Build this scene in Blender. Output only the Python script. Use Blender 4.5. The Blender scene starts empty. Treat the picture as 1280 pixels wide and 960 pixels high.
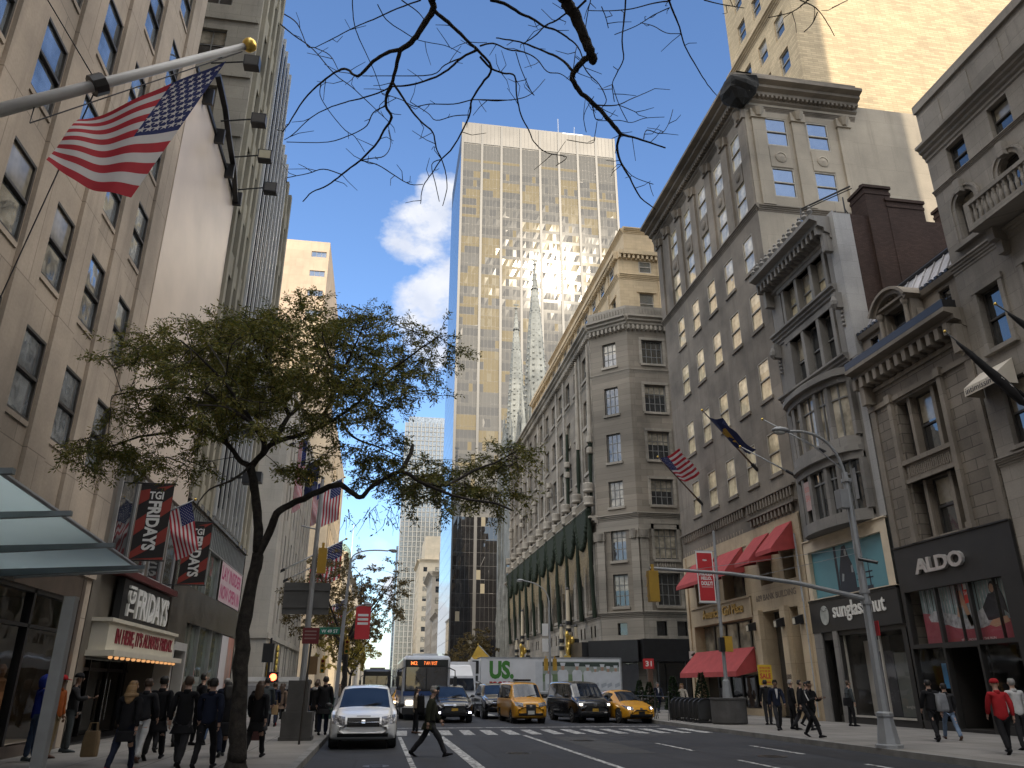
import bpy, math, random
from mathutils import Vector, Matrix
from mathutils.bvhtree import BVHTree
R = math.radians
rnd = random.Random(11)
SC = bpy.context.scene
COL = SC.collection

# ------------------------------------------------------------------ materials
def nodes(name):
    m = bpy.data.materials.new(name); m.use_nodes = True
    nt = m.node_tree
    b = nt.nodes['Principled BSDF']
    return m, nt, b

def mixc(nt, fac, a, b, mode='MIX'):
    n = nt.nodes.new('ShaderNodeMix'); n.data_type = 'RGBA'; n.blend_type = mode
    for sock, v in ((n.inputs[0], fac), (n.inputs[6], a), (n.inputs[7], b)):
        if hasattr(v, 'is_output'): nt.links.new(v, sock)
        elif isinstance(v, (int, float)): sock.default_value = v
        else: sock.default_value = (*v, 1) if len(v) == 3 else v
    return n.outputs[2]

def math_(nt, op, a, b=0.0):
    n = nt.nodes.new('ShaderNodeMath'); n.operation = op
    for i, v in enumerate((a, b)):
        if hasattr(v, 'is_output'): nt.links.new(v, n.inputs[i])
        else: n.inputs[i].default_value = v
    return n.outputs[0]

def ramp(nt, v, lo, hi, a=0.0, b=1.0):
    n = nt.nodes.new('ShaderNodeMapRange'); n.clamp = True
    nt.links.new(v, n.inputs[0])
    for i, x in enumerate((lo, hi, a, b)): n.inputs[i + 1].default_value = x
    return n.outputs[0]

def noise(nt, vec, scale, detail=4, rough=.55):
    n = nt.nodes.new('ShaderNodeTexNoise')
    n.inputs['Scale'].default_value = scale; n.inputs['Detail'].default_value = detail
    n.inputs['Roughness'].default_value = rough
    if vec is not None: nt.links.new(vec, n.inputs['Vector'])
    return n.outputs[0]

def objvec(nt): return nt.nodes.new('ShaderNodeTexCoord').outputs['Object']

def wallvec(nt):
    s = nt.nodes.new('ShaderNodeSeparateXYZ'); nt.links.new(objvec(nt), s.inputs[0])
    u = math_(nt, 'ADD', s.outputs[0], s.outputs[1])
    c = nt.nodes.new('ShaderNodeCombineXYZ'); nt.links.new(u, c.inputs[0]); nt.links.new(s.outputs[2], c.inputs[1])
    return c.outputs[0]

def scaled(nt, vec, s):
    n = nt.nodes.new('ShaderNodeMapping'); n.inputs['Scale'].default_value = s
    nt.links.new(vec, n.inputs['Vector']); return n.outputs[0]

def bumpit(nt, b, h, strength, dist=.02):
    n = nt.nodes.new('ShaderNodeBump'); n.inputs['Strength'].default_value = strength; n.inputs['Distance'].default_value = dist
    nt.links.new(h, n.inputs['Height']); nt.links.new(n.outputs[0], b.inputs['Normal'])

def mul(c, k): return tuple(min(1, x * k) for x in c)

def plain(name, col, rough=.6, var=.25, scale=3.0, metal=0.0, bump=0.0, spec=.5, coat=0.0, bscale=None):
    m, nt, b = nodes(name)
    b.inputs['Roughness'].default_value = rough; b.inputs['Metallic'].default_value = metal
    b.inputs['Specular IOR Level'].default_value = spec; b.inputs['Coat Weight'].default_value = coat
    b.inputs['Coat Roughness'].default_value = .05
    v = objvec(nt)
    n1 = noise(nt, v, scale, 6)
    c = mixc(nt, ramp(nt, n1, .3, .7), mul(col, 1 - var), mul(col, 1 + var * .6))
    nt.links.new(c, b.inputs['Base Color'])
    if bump: bumpit(nt, b, noise(nt, v, bscale or scale * 8, 5), bump)
    return m

def stone(name, col, block=(1.6, .6), joint=.55, var=.2, stain=.35, rough=.85, msize=.012, bump=.25, off=.5):
    m, nt, b = nodes(name); col = mul(col, 1.22)
    b.inputs['Roughness'].default_value = rough; b.inputs['Specular IOR Level'].default_value = .25
    v = wallvec(nt)
    t = nt.nodes.new('ShaderNodeTexBrick'); nt.links.new(v, t.inputs['Vector'])
    t.inputs['Scale'].default_value = 1; t.inputs['Brick Width'].default_value = block[0]; t.inputs['Row Height'].default_value = block[1]
    t.inputs['Mortar Size'].default_value = msize; t.inputs['Mortar Smooth'].default_value = .2; t.offset = off
    t.inputs['Color1'].default_value = (*mul(col, 1 + var * .5), 1); t.inputs['Color2'].default_value = (*mul(col, 1 - var * .6), 1)
    t.inputs['Mortar'].default_value = (*mul(col, joint), 1)
    big = noise(nt, v, .22, 5, .6)
    c = mixc(nt, 1.0, t.outputs['Color'], mixc(nt, ramp(nt, big, .32, .68), (1 - stain,) * 3, (1.1, 1.08, 1.05)), 'MULTIPLY')
    st = noise(nt, scaled(nt, v, (1.3, .09, 1)), 1.0, 5, .65)
    c = mixc(nt, ramp(nt, st, .52, .75, 0, stain * 1.3), c, mul(col, .42))
    fine = noise(nt, v, 14, 3)
    c = mixc(nt, 1.0, c, mixc(nt, fine, (.84,) * 3, (1.14,) * 3), 'MULTIPLY')
    nt.links.new(c, b.inputs['Base Color'])
    h = math_(nt, 'ADD', math_(nt, 'MULTIPLY', t.outputs['Fac'], -1.0), math_(nt, 'MULTIPLY', fine, .5))
    bumpit(nt, b, h, bump)
    return m

def glass(name, col=(.02, .025, .03), rough=.03, ior=1.9, wav=.04, wscale=.7, metal=0.0, var=1):
    m, nt, b = nodes(name)
    b.inputs['Roughness'].default_value = rough; b.inputs['IOR'].default_value = ior; b.inputs['Metallic'].default_value = metal
    v = objvec(nt)
    b.inputs['Base Color'].default_value = (*col, 1)
    if var: c = mixc(nt, ramp(nt, noise(nt, v, 1.3, 3), .35, .65), mul(col, .6), mul(col, 1.5)); nt.links.new(c, b.inputs['Base Color'])
    if wav: bumpit(nt, b, noise(nt, v, wscale, 2), wav, .3)
    return m

def shopglass(name, refl=.5, tint=(1, 1, 1)):
    m = bpy.data.materials.new(name); m.use_nodes = True; nt = m.node_tree; nt.nodes.clear()
    out = nt.nodes.new('ShaderNodeOutputMaterial'); mx = nt.nodes.new('ShaderNodeMixShader')
    tr = nt.nodes.new('ShaderNodeBsdfTransparent'); tr.inputs[0].default_value = (*tint, 1)
    gl = nt.nodes.new('ShaderNodeBsdfGlossy'); gl.inputs['Roughness'].default_value = .02
    ge = nt.nodes.new('ShaderNodeNewGeometry'); dt = nt.nodes.new('ShaderNodeVectorMath'); dt.operation = 'DOT_PRODUCT'; nt.links.new(ge.outputs['Normal'], dt.inputs[0]); nt.links.new(ge.outputs['Incoming'], dt.inputs[1])
    k = math_(nt, 'POWER', math_(nt, 'SUBTRACT', 1.0, math_(nt, 'ABSOLUTE', dt.outputs['Value'])), 5.0)
    k = math_(nt, 'ADD', math_(nt, 'MULTIPLY', k, .9), .05 + refl * .2)
    bp = nt.nodes.new('ShaderNodeBump'); bp.inputs['Strength'].default_value = .03; bp.inputs['Distance'].default_value = .3
    nt.links.new(noise(nt, objvec(nt), .6, 2), bp.inputs['Height']); nt.links.new(bp.outputs[0], gl.inputs['Normal'])
    nt.links.new(k, mx.inputs[0]); nt.links.new(tr.outputs[0], mx.inputs[1]); nt.links.new(gl.outputs[0], mx.inputs[2])
    nt.links.new(mx.outputs[0], out.inputs[0]); return m

def emis(name, col, s):
    m, nt, b = nodes(name)
    b.inputs['Base Color'].default_value = (*mul(col, .3), 1)
    b.inputs['Emission Color'].default_value = (*col, 1); b.inputs['Emission Strength'].default_value = s
    return m

def paint(name, col, rough=.25, metal=.0, coat=.6): return plain(name, col, rough, .1, .8, metal, 0, .5, coat)

def leafmat(name, c1, c2, tl=.35):
    m, nt, b = nodes(name); b.inputs['Roughness'].default_value = .6
    g = nt.nodes.new('ShaderNodeNewGeometry').outputs['Random Per Island']
    n = noise(nt, objvec(nt), .9, 3)
    c = mixc(nt, ramp(nt, math_(nt, 'ADD', math_(nt, 'MULTIPLY', g, .6), math_(nt, 'MULTIPLY', n, .6)), .3, .85), c1, c2)
    nt.links.new(c, b.inputs['Base Color'])
    tr = nt.nodes.new('ShaderNodeBsdfTranslucent'); nt.links.new(c, tr.inputs[0]); mx = nt.nodes.new('ShaderNodeMixShader'); mx.inputs[0].default_value = tl
    nt.links.new(b.outputs[0], mx.inputs[1]); nt.links.new(tr.outputs[0], mx.inputs[2]); nt.links.new(mx.outputs[0], nt.nodes['Material Output'].inputs[0]); return m

# ------------------------------------------------------------------ mesh builder
def wpos(o):
    p = Vector((0, 0, 0))
    while o: p += o.location; o = o.parent
    return p

class MB:
    def __init__(s): s.v = []; s.f = []; s.m = []
    def face(s, pts, mi=0):
        i = len(s.v); s.v += [tuple(p) for p in pts]; s.f.append(tuple(range(i, i + len(pts)))); s.m.append(mi)
    def add(s, vs, fs, mi=0):
        i = len(s.v); s.v += [tuple(p) for p in vs]
        for f in fs: s.f.append(tuple(i + k for k in f)); s.m.append(mi)
    def hexa(s, p, mi=0):
        s.add(p, [(0, 3, 2, 1), (4, 5, 6, 7), (0, 1, 5, 4), (1, 2, 6, 5), (2, 3, 7, 6), (3, 0, 4, 7)], mi)
    def box(s, x0, x1, y0, y1, z0, z1, mi=0):
        s.hexa([(x0, y0, z0), (x1, y0, z0), (x1, y1, z0), (x0, y1, z0), (x0, y0, z1), (x1, y0, z1), (x1, y1, z1), (x0, y1, z1)], mi)
    def cbox(s, c, dx, dy, dz, mi=0): s.box(c[0] - dx / 2, c[0] + dx / 2, c[1] - dy / 2, c[1] + dy / 2, c[2] - dz / 2, c[2] + dz / 2, mi)
    def tube(s, pts, rad, n=8, mi=0, caps=True):
        pts = [Vector(p) for p in pts]
        if isinstance(rad, (int, float)): rad = [rad] * len(pts)
        base = len(s.v); prev = None
        for k, p in enumerate(pts):
            d = (pts[min(k + 1, len(pts) - 1)] - pts[max(k - 1, 0)])
            if d.length < 1e-9: d = Vector((0, 0, 1))
            d.normalize()
            if prev is None: a = d.orthogonal().normalized()
            else:
                a = prev - d * prev.dot(d)
                a = a.normalized() if a.length > 1e-6 else d.orthogonal().normalized()
            prev = a; b = d.cross(a)
            for j in range(n):
                t = 2 * math.pi * j / n
                s.v.append(tuple(p + (a * math.cos(t) + b * math.sin(t)) * rad[k]))
        for k in range(len(pts) - 1):
            for j in range(n):
                j2 = (j + 1) % n
                s.f.append((base + k * n + j, base + k * n + j2, base + (k + 1) * n + j2, base + (k + 1) * n + j)); s.m.append(mi)
        if caps:
            s.f.append(tuple(base + j for j in reversed(range(n)))); s.m.append(mi)
            e = base + (len(pts) - 1) * n
            s.f.append(tuple(e + j for j in range(n))); s.m.append(mi)
    def rings(s, rows, mi=0, closed=True, caps=True):
        n = len(rows[0]); base = len(s.v)
        for r in rows: s.v += [tuple(p) for p in r]
        for k in range(len(rows) - 1):
            for j in range(n if closed else n - 1):
                j2 = (j + 1) % n
                s.f.append((base + k * n + j, base + k * n + j2, base + (k + 1) * n + j2, base + (k + 1) * n + j)); s.m.append(mi)
        if caps and closed:
            s.f.append(tuple(base + j for j in reversed(range(n)))); s.m.append(mi)
            e = base + (len(rows) - 1) * n
            s.f.append(tuple(e + j for j in range(n))); s.m.append(mi)
    def lathe(s, c, prof, n=16, mi=0, axis='z', sx=1, sy=1):
        rows = []
        for r, h in prof:
            row = []
            for j in range(n):
                t = 2 * math.pi * j / n
                a, b = r * math.cos(t) * sx, r * math.sin(t) * sy
                if axis == 'z': row.append((c[0] + a, c[1] + b, c[2] + h))
                elif axis == 'x': row.append((c[0] + h, c[1] + a, c[2] + b))
                else: row.append((c[0] + a, c[1] + h, c[2] + b))
            rows.append(row)
        s.rings(rows, mi)
    def ball(s, c, rx, ry, rz, n=12, k=8, mi=0):
        rows = []
        for i in range(k + 1):
            a = math.pi * (i / k) ; a = min(max(a, .02), math.pi - .02)
            rows.append([(c[0] + rx * math.sin(a) * math.cos(2 * math.pi * j / n), c[1] + ry * math.sin(a) * math.sin(2 * math.pi * j / n), c[2] - rz * math.cos(a)) for j in range(n)])
        s.rings(rows, mi)
    def build(s, name, mats, parent=None, smooth=False, loc=None):
        me = bpy.data.meshes.new(name)
        off = Vector(loc) if loc is not None else Vector((0, 0, 0))
        if parent is not None: off = wpos(parent)
        me.from_pydata([(x - off.x, y - off.y, z - off.z) for x, y, z in s.v], [], s.f)
        if not isinstance(mats, (list, tuple)): mats = [mats]
        for m in mats: me.materials.append(m)
        if len(mats) > 1: me.polygons.foreach_set('material_index', s.m)
        if smooth: me.polygons.foreach_set('use_smooth', [True] * len(me.polygons))
        me.update()
        o = bpy.data.objects.new(name, me); COL.objects.link(o)
        if parent is not None: o.parent = parent
        elif loc is not None: o.location = loc
        return o

def tag(o, label=None, cat=None, group=None, kind=None):
    if label: o['label'] = label
    if cat: o['category'] = cat
    if group: o['group'] = group
    if kind: o['kind'] = kind
    return o
def thing(name, label, cat, loc=(0, 0, 0), group=None):
    o = bpy.data.objects.new(name, None); COL.objects.link(o); o.location = loc; o.empty_display_size = .3
    return tag(o, label, cat, group)
def copy_tree(o, parent=None):
    c = o.copy(); COL.objects.link(c); c.parent = parent
    for ch in o.children: copy_tree(ch, c)
    return c

# ------------------------------------------------------------------ facades
class Fac:
    """R: faces the avenue from the right (west), L: from the left (east), S: faces the camera (south)"""
    def __init__(s, kind, c): s.k = kind; s.c = c
    def P(s, u, z, d=0.0):
        if s.k == 'R': return (s.c - d, u, z)
        if s.k == 'L': return (s.c + d, u, z)
        return (u, s.c - d, z)
    def box(s, mb, u0, u1, z0, z1, d0, d1, mi=0):
        P = s.P
        mb.hexa([P(u0, z0, d0), P(u1, z0, d0), P(u1, z0, d1), P(u0, z0, d1), P(u0, z1, d0), P(u1, z1, d0), P(u1, z1, d1), P(u0, z1, d1)], mi)
    def quad(s, mb, u0, u1, z0, z1, d, mi=0): mb.face([s.P(u0, z0, d), s.P(u1, z0, d), s.P(u1, z1, d), s.P(u0, z1, d)], mi)
    def wall(s, mb, u0, u1, z0, z1, holes, depth=.3, mi=0, d=0.0):
        us = sorted({u0, u1, *[min(max(x, u0), u1) for h in holes for x in h[:2]]})
        zs = sorted({z0, z1, *[min(max(x, z0), z1) for h in holes for x in h[2:4]]})
        for a, b in zip(us, us[1:]):
            for c, e in zip(zs, zs[1:]):
                um, zm = (a + b) / 2, (c + e) / 2
                if any(h[0] < um < h[1] and h[2] < zm < h[3] for h in holes): continue
                s.quad(mb, a, b, c, e, d, mi)
        for h in holes:
            a, b, c, e = h[:4]; P = s.P; q = d - depth
            mb.face([P(a, c, d), P(b, c, d), P(b, c, q), P(a, c, q)], mi); mb.face([P(a, e, d), P(b, e, d), P(b, e, q), P(a, e, q)], mi)
            mb.face([P(a, c, d), P(a, e, d), P(a, e, q), P(a, c, q)], mi); mb.face([P(b, c, d), P(b, e, d), P(b, e, q), P(b, c, q)], mi)
    def prof(s, mb, u0, u1, pts, mi=0):
        """extrude a cornice profile [(d, z), ...] along u, closed back to d=0"""
        P = s.P; n = len(pts)
        for (d0, z0), (d1, z1) in zip(pts, pts[1:]): mb.face([P(u0, z0, d0), P(u1, z0, d0), P(u1, z1, d1), P(u0, z1, d1)], mi)
        mb.face([P(u0, z, d) for d, z in pts], mi); mb.face([P(u1, z, d) for d, z in pts], mi)
    def poly(s, mb, pts, d0, d1, mi=0):
        """prism of a polygon in (u, z) from d0 to d1"""
        n = len(pts)
        mb.face([s.P(u, z, d1) for u, z in pts], mi); mb.face([s.P(u, z, d0) for u, z in pts], mi)
        for i in range(n):
            a, b = pts[i], pts[(i + 1) % n]
            mb.face([s.P(*a, d0), s.P(*b, d0), s.P(*b, d1), s.P(*a, d1)], mi)

def cornice(z0, z1, d, steps=4):
    pts = [(0, z0)]
    for i in range(steps):
        t = (i + 1) / steps; dd = d * t ** 1.4
        pts += [(dd, z0 + (z1 - z0) * (i + .35) / steps), (dd, z0 + (z1 - z0) * (i + 1) / steps)]
    pts.append((0, z1 + .05)); return pts

# ------------------------------------------------------------------ lettering
_txt = {}
def text_geo(s, bold=0.0, shear=0.0):
    key = (s, bold, shear)
    if key in _txt: return _txt[key]
    cu = bpy.data.curves.new('lettering', 'FONT'); cu.body = s; cu.size = 1; cu.offset = bold; cu.shear = shear; cu.resolution_u = 3
    cu.fill_mode = 'FRONT'
    o = bpy.data.objects.new('lettering', cu); COL.objects.link(o)
    dg = bpy.context.evaluated_depsgraph_get(); me = bpy.data.meshes.new_from_object(o.evaluated_get(dg))
    vs = [tuple(v.co) for v in me.vertices]; fs = [tuple(p.vertices) for p in me.polygons]
    ed = {}
    for f in fs:
        for a, b in zip(f, f[1:] + f[:1]): ed[(min(a, b), max(a, b))] = ed.get((min(a, b), max(a, b)), 0) + 1
    rim = [e for e, k in ed.items() if k == 1]
    bpy.data.objects.remove(o); bpy.data.curves.remove(cu); bpy.data.meshes.remove(me)
    xs = [v[0] for v in vs]; ys = [v[1] for v in vs]
    x0, x1, y0, y1 = min(xs), max(xs), min(ys), max(ys)
    vs = [((x - x0) / (x1 - x0), (y - y0) / (y1 - y0)) for x, y, _ in vs]
    _txt[key] = (vs, fs, rim); return _txt[key]
def text(mb, s, fn, thick=0.0, mi=0, bold=.0, shear=0.0):
    """fn(x, y, d) maps the unit box of the lettering to the world; solid letters when thick"""
    vs, fs, rim = text_geo(s, bold, shear)
    mb.add([fn(x, y, thick) for x, y in vs], fs, mi)
    if thick:
        n = len(vs); mb.add([fn(x, y, thick) for x, y in vs] + [fn(x, y, 0) for x, y in vs], [(a, b, b + n, a + n) for a, b in rim], mi)
def ftext(mb, F, s, u0, u1, z0, z1, d, thick=.0, mi=0, bold=.0, shear=0.0):
    if F.k == 'R': u0, u1 = max(u0, u1), min(u0, u1)
    text(mb, s, lambda x, y, t: F.P(u0 + (u1 - u0) * x, z0 + (z1 - z0) * y, d + t), thick, mi, bold, shear)

# ------------------------------------------------------------------ windows
def add_windows(root, F, cells, w, h, frame, panes, dep=.22, style='dh', t=.06, sill=None, variants=5, seed=1, nx=2, ny=2, name='window'):
    """cells: (u, z) of each opening's lower centre. One frame mesh and a few pane meshes are shared by all the copies."""
    r = random.Random(seed); P = F.P; o0 = Vector(P(0, 0, 0))
    def L(u, z, d): return tuple(Vector(P(u, z, d)) - o0)
    def lb(mb, a, b, c, e, d0, d1, mi=0):
        mb.hexa([L(a, c, d0), L(b, c, d0), L(b, c, d1), L(a, c, d1), L(a, e, d0), L(b, e, d0), L(b, e, d1), L(a, e, d1)], mi)
    fm = MB(); a, b = -w / 2, w / 2; d0, d1 = -dep - .02, -dep + .06
    lb(fm, a, a + t, 0, h, d0, d1); lb(fm, b - t, b, 0, h, d0, d1); lb(fm, a + t, b - t, 0, t, d0, d1); lb(fm, a + t, b - t, h - t, h, d0, d1)
    if style == 'dh': lb(fm, a + t, b - t, h * .48, h * .48 + t, d0, d1 + .02)
    if style == 'grid':
        for i in range(1, nx): x = a + w * i / nx; lb(fm, x - t * .35, x + t * .35, t, h - t, d0, d1 - .01)
        for i in range(1, ny): z = h * i / ny; lb(fm, a + t, b - t, z - t * .35, z + t * .35, d0, d1 - .02)
    fmesh = None; pm = []
    out = []
    for k in range(variants):
        mb = MB(); bl = r.choice((0, 0, .3, .45, .5, .95)) if len(panes) > 1 else 0
        j = [r.uniform(-.012, .012) for _ in range(4)]; zs = h - bl * h
        def Q(u, z): 
            fx = (u - a) / w; fz = z / h
            return L(u, z, -dep + (j[0] * (1 - fx) + j[1] * fx) * (1 - fz) + (j[2] * (1 - fx) + j[3] * fx) * fz)
        if zs > .01: mb.face([Q(a, 0), Q(b, 0), Q(b, zs), Q(a, zs)], 0)
        if bl: mb.face([Q(a, zs), Q(b, zs), Q(b, h), Q(a, h)], 1)
        pm.append(mb)
    fo = None; po = [None] * variants
    for (u, z) in cells:
        loc = Vector(P(u, z, 0)) - wpos(root)
        if fo is None: f = fo = fm.build(name, frame); f.parent = root
        else: f = fo.copy(); COL.objects.link(f); f.parent = root
        f.location = loc
        k = r.randrange(variants)
        if po[k] is None: p = po[k] = pm[k].build('pane', panes)
        else: p = po[k].copy(); COL.objects.link(p)
        p.parent = f; p.location = (0, 0, 0)
        out.append(f)
    return out
def holes_of(cells, w, h): return [(u - w / 2, u + w / 2, z, z + h) for u, z in cells]

def shell(mb, x0, x1, y0, y1, z0, z1, skip, mi=0):
    """the walls and roof of a building's body, leaving out the side that gets its own facade"""
    if 'W' not in skip: mb.face([(x0, y0, z0), (x0, y1, z0), (x0, y1, z1), (x0, y0, z1)], mi)
    if 'E' not in skip: mb.face([(x1, y0, z0), (x1, y1, z0), (x1, y1, z1), (x1, y0, z1)], mi)
    if 'S' not in skip: mb.face([(x0, y0, z0), (x1, y0, z0), (x1, y0, z1), (x0, y0, z1)], mi)
    if 'N' not in skip: mb.face([(x0, y1, z0), (x1, y1, z0), (x1, y1, z1), (x0, y1, z1)], mi)
    mb.face([(x0, y0, z1), (x1, y0, z1), (x1, y1, z1), (x0, y1, z1)], mi)
# ------------------------------------------------------------------ shared materials
G_DARK = glass('window_glass', (.03, .033, .036), .03, 2.2, .05)
G_BLIND = glass('blind_behind_glass', (.34, .31, .25), .12, 1.7, .02)
G_PALE = glass('pale_painted_reflection_glass', (.50, .44, .30), .04, 2.3, .06)  # pale base colour stands in for sunlit buildings reflected from across the avenue
G_SHOP = shopglass('shop_glass', .0)
BLACKM = plain('black_metal', (.018, .018, .02), .35, .2, 2)
DARKM = plain('dark_bronze_metal', (.05, .045, .04), .4, .25, 2)
GREYM = plain('grey_galvanised_steel', (.36, .37, .38), .4, .2, 3, .55)
WHITEP = plain('white_paint', (.75, .74, .7), .5, .08, 2)
CHROME = plain('polished_steel', (.6, .6, .6), .18, .05, 2, 1.0)
GOLD = plain('gilded_metal', (.75, .52, .13), .3, .15, 3, .8)
INTER = plain('shop_interior', (.10, .085, .07), .8, .5, 1.2)
DARKIN = plain('dark_interior', (.02, .018, .017), .9, .5, 1)
RUBBER = plain('tyre_rubber', (.018, .018, .018), .8, .2, 8)
FRAME_D = plain('dark_window_frame', (.06, .055, .05), .5, .2, 4)
FRAME_L = plain('pale_window_frame', (.34, .31, .26), .6, .2, 4)
FRAME_G = plain('grey_window_frame', (.17, .17, .165), .55, .2, 4)
RED = plain('red_canvas', (.34, .05, .05), .85, .18, 2, bump=.1)

# ------------------------------------------------------------------ ground, road and pavements
CURB_L, CURB_R = -1.5, 13.3
XL, XR = -8.3, 21.0
ST0, ST1 = 53.6, 70.4          # the cross street
def asphalt():
    m, nt, b = nodes('asphalt'); v = objvec(nt)
    b.inputs['Specular IOR Level'].default_value = .35
    n1 = noise(nt, v, .35, 6); n2 = noise(nt, v, 60, 3); n3 = noise(nt, scaled(nt, v, (1.4, .05, 1)), 1.0, 4)
    c = mixc(nt, ramp(nt, n1, .35, .65), (.026, .028, .033), (.050, .051, .056))
    c = mixc(nt, ramp(nt, n3, .5, .7, 0, .6), c, (.026, .026, .029))
    w = nt.nodes.new('ShaderNodeTexVoronoi'); w.feature = 'DISTANCE_TO_EDGE'; w.inputs['Scale'].default_value = .16
    nt.links.new(mixc(nt, .12, v, noise(nt, v, .8, 4)), w.inputs['Vector'])
    c = mixc(nt, ramp(nt, w.outputs['Distance'], .002, .006, .55, 0), c, (.018, .018, .019))
    vo = nt.nodes.new('ShaderNodeTexVoronoi'); vo.inputs['Scale'].default_value = .33; nt.links.new(v, vo.inputs['Vector'])
    c = mixc(nt, ramp(nt, vo.outputs['Distance'], .16, .2, .35, 0), c, (.03, .03, .032))
    c = mixc(nt, 1.0, c, mixc(nt, n2, (.75,) * 3, (1.25,) * 3), 'MULTIPLY')
    nt.links.new(c, b.inputs['Base Color'])
    nt.links.new(ramp(nt, n1, .3, .7, .62, .82), b.inputs['Roughness'])
    bumpit(nt, b, n2, .25, .01); return m
def pavement_mat():
    m, nt, b = nodes('pavement_flags'); v = objvec(nt)
    b.inputs['Roughness'].default_value = .8; b.inputs['Specular IOR Level'].default_value = .3
    t = nt.nodes.new('ShaderNodeTexBrick'); nt.links.new(v, t.inputs['Vector']); t.offset = 0
    t.inputs['Scale'].default_value = 1; t.inputs['Brick Width'].default_value = 1.55; t.inputs['Row Height'].default_value = 1.55; t.inputs['Mortar Size'].default_value = .012
    t.inputs['Color1'].default_value = (.27, .255, .235, 1); t.inputs['Color2'].default_value = (.22, .21, .195, 1); t.inputs['Mortar'].default_value = (.07, .065, .06, 1)
    n1 = noise(nt, v, .5, 6); n2 = noise(nt, v, 25, 3)
    c = mixc(nt, 1.0, t.outputs['Color'], mixc(nt, ramp(nt, n1, .3, .7), (.72,) * 3, (1.12,) * 3), 'MULTIPLY')
    vo = nt.nodes.new('ShaderNodeTexVoronoi'); vo.inputs['Scale'].default_value = 1.7; nt.links.new(v, vo.inputs['Vector'])
    c = mixc(nt, ramp(nt, vo.outputs['Distance'], .04, .06, .6, 0), c, (.05, .05, .048))
    c = mixc(nt, 1.0, c, mixc(nt, n2, (.85,) * 3, (1.15,) * 3), 'MULTIPLY')
    nt.links.new(c, b.inputs['Base Color']); bumpit(nt, b, n2, .15, .01); return m
ASPH = asphalt(); PAVE = pavement_mat()
KERB = plain('granite_kerb', (.24, .235, .22), .75, .3, 2, bump=.2)
def worn(name, col):
    m, nt, b = nodes(name); v = objvec(nt); b.inputs['Roughness'].default_value = .7
    n = noise(nt, v, 5, 6, .7); c = mixc(nt, ramp(nt, n, .42, .56), mul(col, .18), col)
    c = mixc(nt, 1, c, mixc(nt, noise(nt, v, .9, 3), (.7,) * 3, (1.1,) * 3), 'MULTIPLY')
    nt.links.new(c, b.inputs['Base Color']); return m
LINE = worn('worn_road_paint', (.62, .62, .6))

mb = MB(); mb.face([(-3000, -3000, -.02), (3000, -3000, -.02), (3000, 3000, -.02), (-3000, 3000, -.02)])
tag(mb.build('ground', plain('city_ground', (.13, .125, .115), .9, .3, .05)), kind='structure')
mb = MB(); mb.box(CURB_L, CURB_R, -150, 1500, -.3, 0)
tag(mb.build('road', ASPH), kind='structure')
mb = MB(); mb.box(CURB_R + .002, 300, ST0, ST1, -.3, -.002); mb.box(-300, CURB_L - .002, ST0, ST1, -.3, -.002)
tag(mb.build('cross_street', ASPH), kind='structure')
for name, x0, x1, y0, y1 in (('pavement_left', -40, CURB_L, -150, ST0), ('pavement_left_beyond', -60, CURB_L, ST1, 900), ('pavement_right', CURB_R, 60, -150, ST0), ('pavement_right_beyond', CURB_R, 60, ST1, 900)):
    mb = MB(); k = .18; rad = 2.2
    inner = x1 if 'left' in name else x0
    s = -1 if 'left' in name else 1
    ends = []
    if y1 in (ST0,): ends.append((y1, 1))
    if y0 in (ST1,): ends.append((y0, -1))
    def outline(ins):
        xi = inner + s * ins; xo = x0 if s < 0 else x1; p = []
        lo, hi = y0, y1
        for (yy, sg) in ((y0, -1), (y1, 1)):
            if (yy, sg) in ends:
                ye = yy - sg * ins; rr = rad - ins; arc = [(xi + s * (rr - rr * math.cos(a)), ye - sg * (rr - rr * math.sin(a))) for a in [math.pi / 2 * i / 6 for i in range(7)]]
                seq = [(xo, ye)] + arc[::-1]
            else: seq = [(xo, yy), (xi, yy)]
            p += seq if sg < 0 else seq[::-1]
        return p
    po, pi = outline(0), outline(k)
    n = len(pi); mb.face([(x, y, .15) for x, y in pi]); 
    tag(mb.build(name, PAVE), kind='structure')
    mb = MB(); n = len(po)
    for i in range(n):
        a, b = po[i], po[(i + 1) % n]; c, d = pi[i], pi[(i + 1) % n]
        mb.face([(*a, -.05), (*b, -.05), (*b, .15), (*a, .15)]); mb.face([(*a, .15), (*b, .15), (*d, .15), (*c, .15)])
    tag(mb.build('kerb' if name == 'pavement_left' else 'kerb', KERB), kind='structure')

mb = MB()
for i, (x0, x1, y0, y1) in enumerate(((3.1, 4.6, 14, 27.5), (6.2, 7.6, 22, 29.4), (9.4, 10.9, 12, 19.5), (-.9, .3, 26, 30), (10.1, 11.1, 36.8, 50), (5.9, 8.2, 43, 49.5), (2.7, 3.3, 31, 50), (7.0, 12.6, 29.6, 30.2), (11.6, 12.8, 15, 24), (1.2, 2.0, 36.5, 47))): mb.face([(x0, y0, .004), (x1, y0 + .05, .004), (x1 - .04, y1, .004), (x0 + .03, y1 - .06, .004)], i % 2)
tag(mb.build('road_patches', [plain('dark_asphalt_patch', (.022, .022, .024), .7, .35, 3, bump=.2), plain('pale_asphalt_patch', (.055, .055, .056), .85, .3, 3, bump=.2)]), kind='structure')
mb = MB()
def stripe(x0, y0, x1, y1, w, z=.008):
    d = Vector((x1 - x0, y1 - y0, 0)).normalized(); q = Vector((-d.y, d.x, 0)) * w / 2
    p = Vector((x0, y0, z)); e = Vector((x1, y1, z)); mb.face([p + q, p - q, e - q, e + q])
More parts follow.
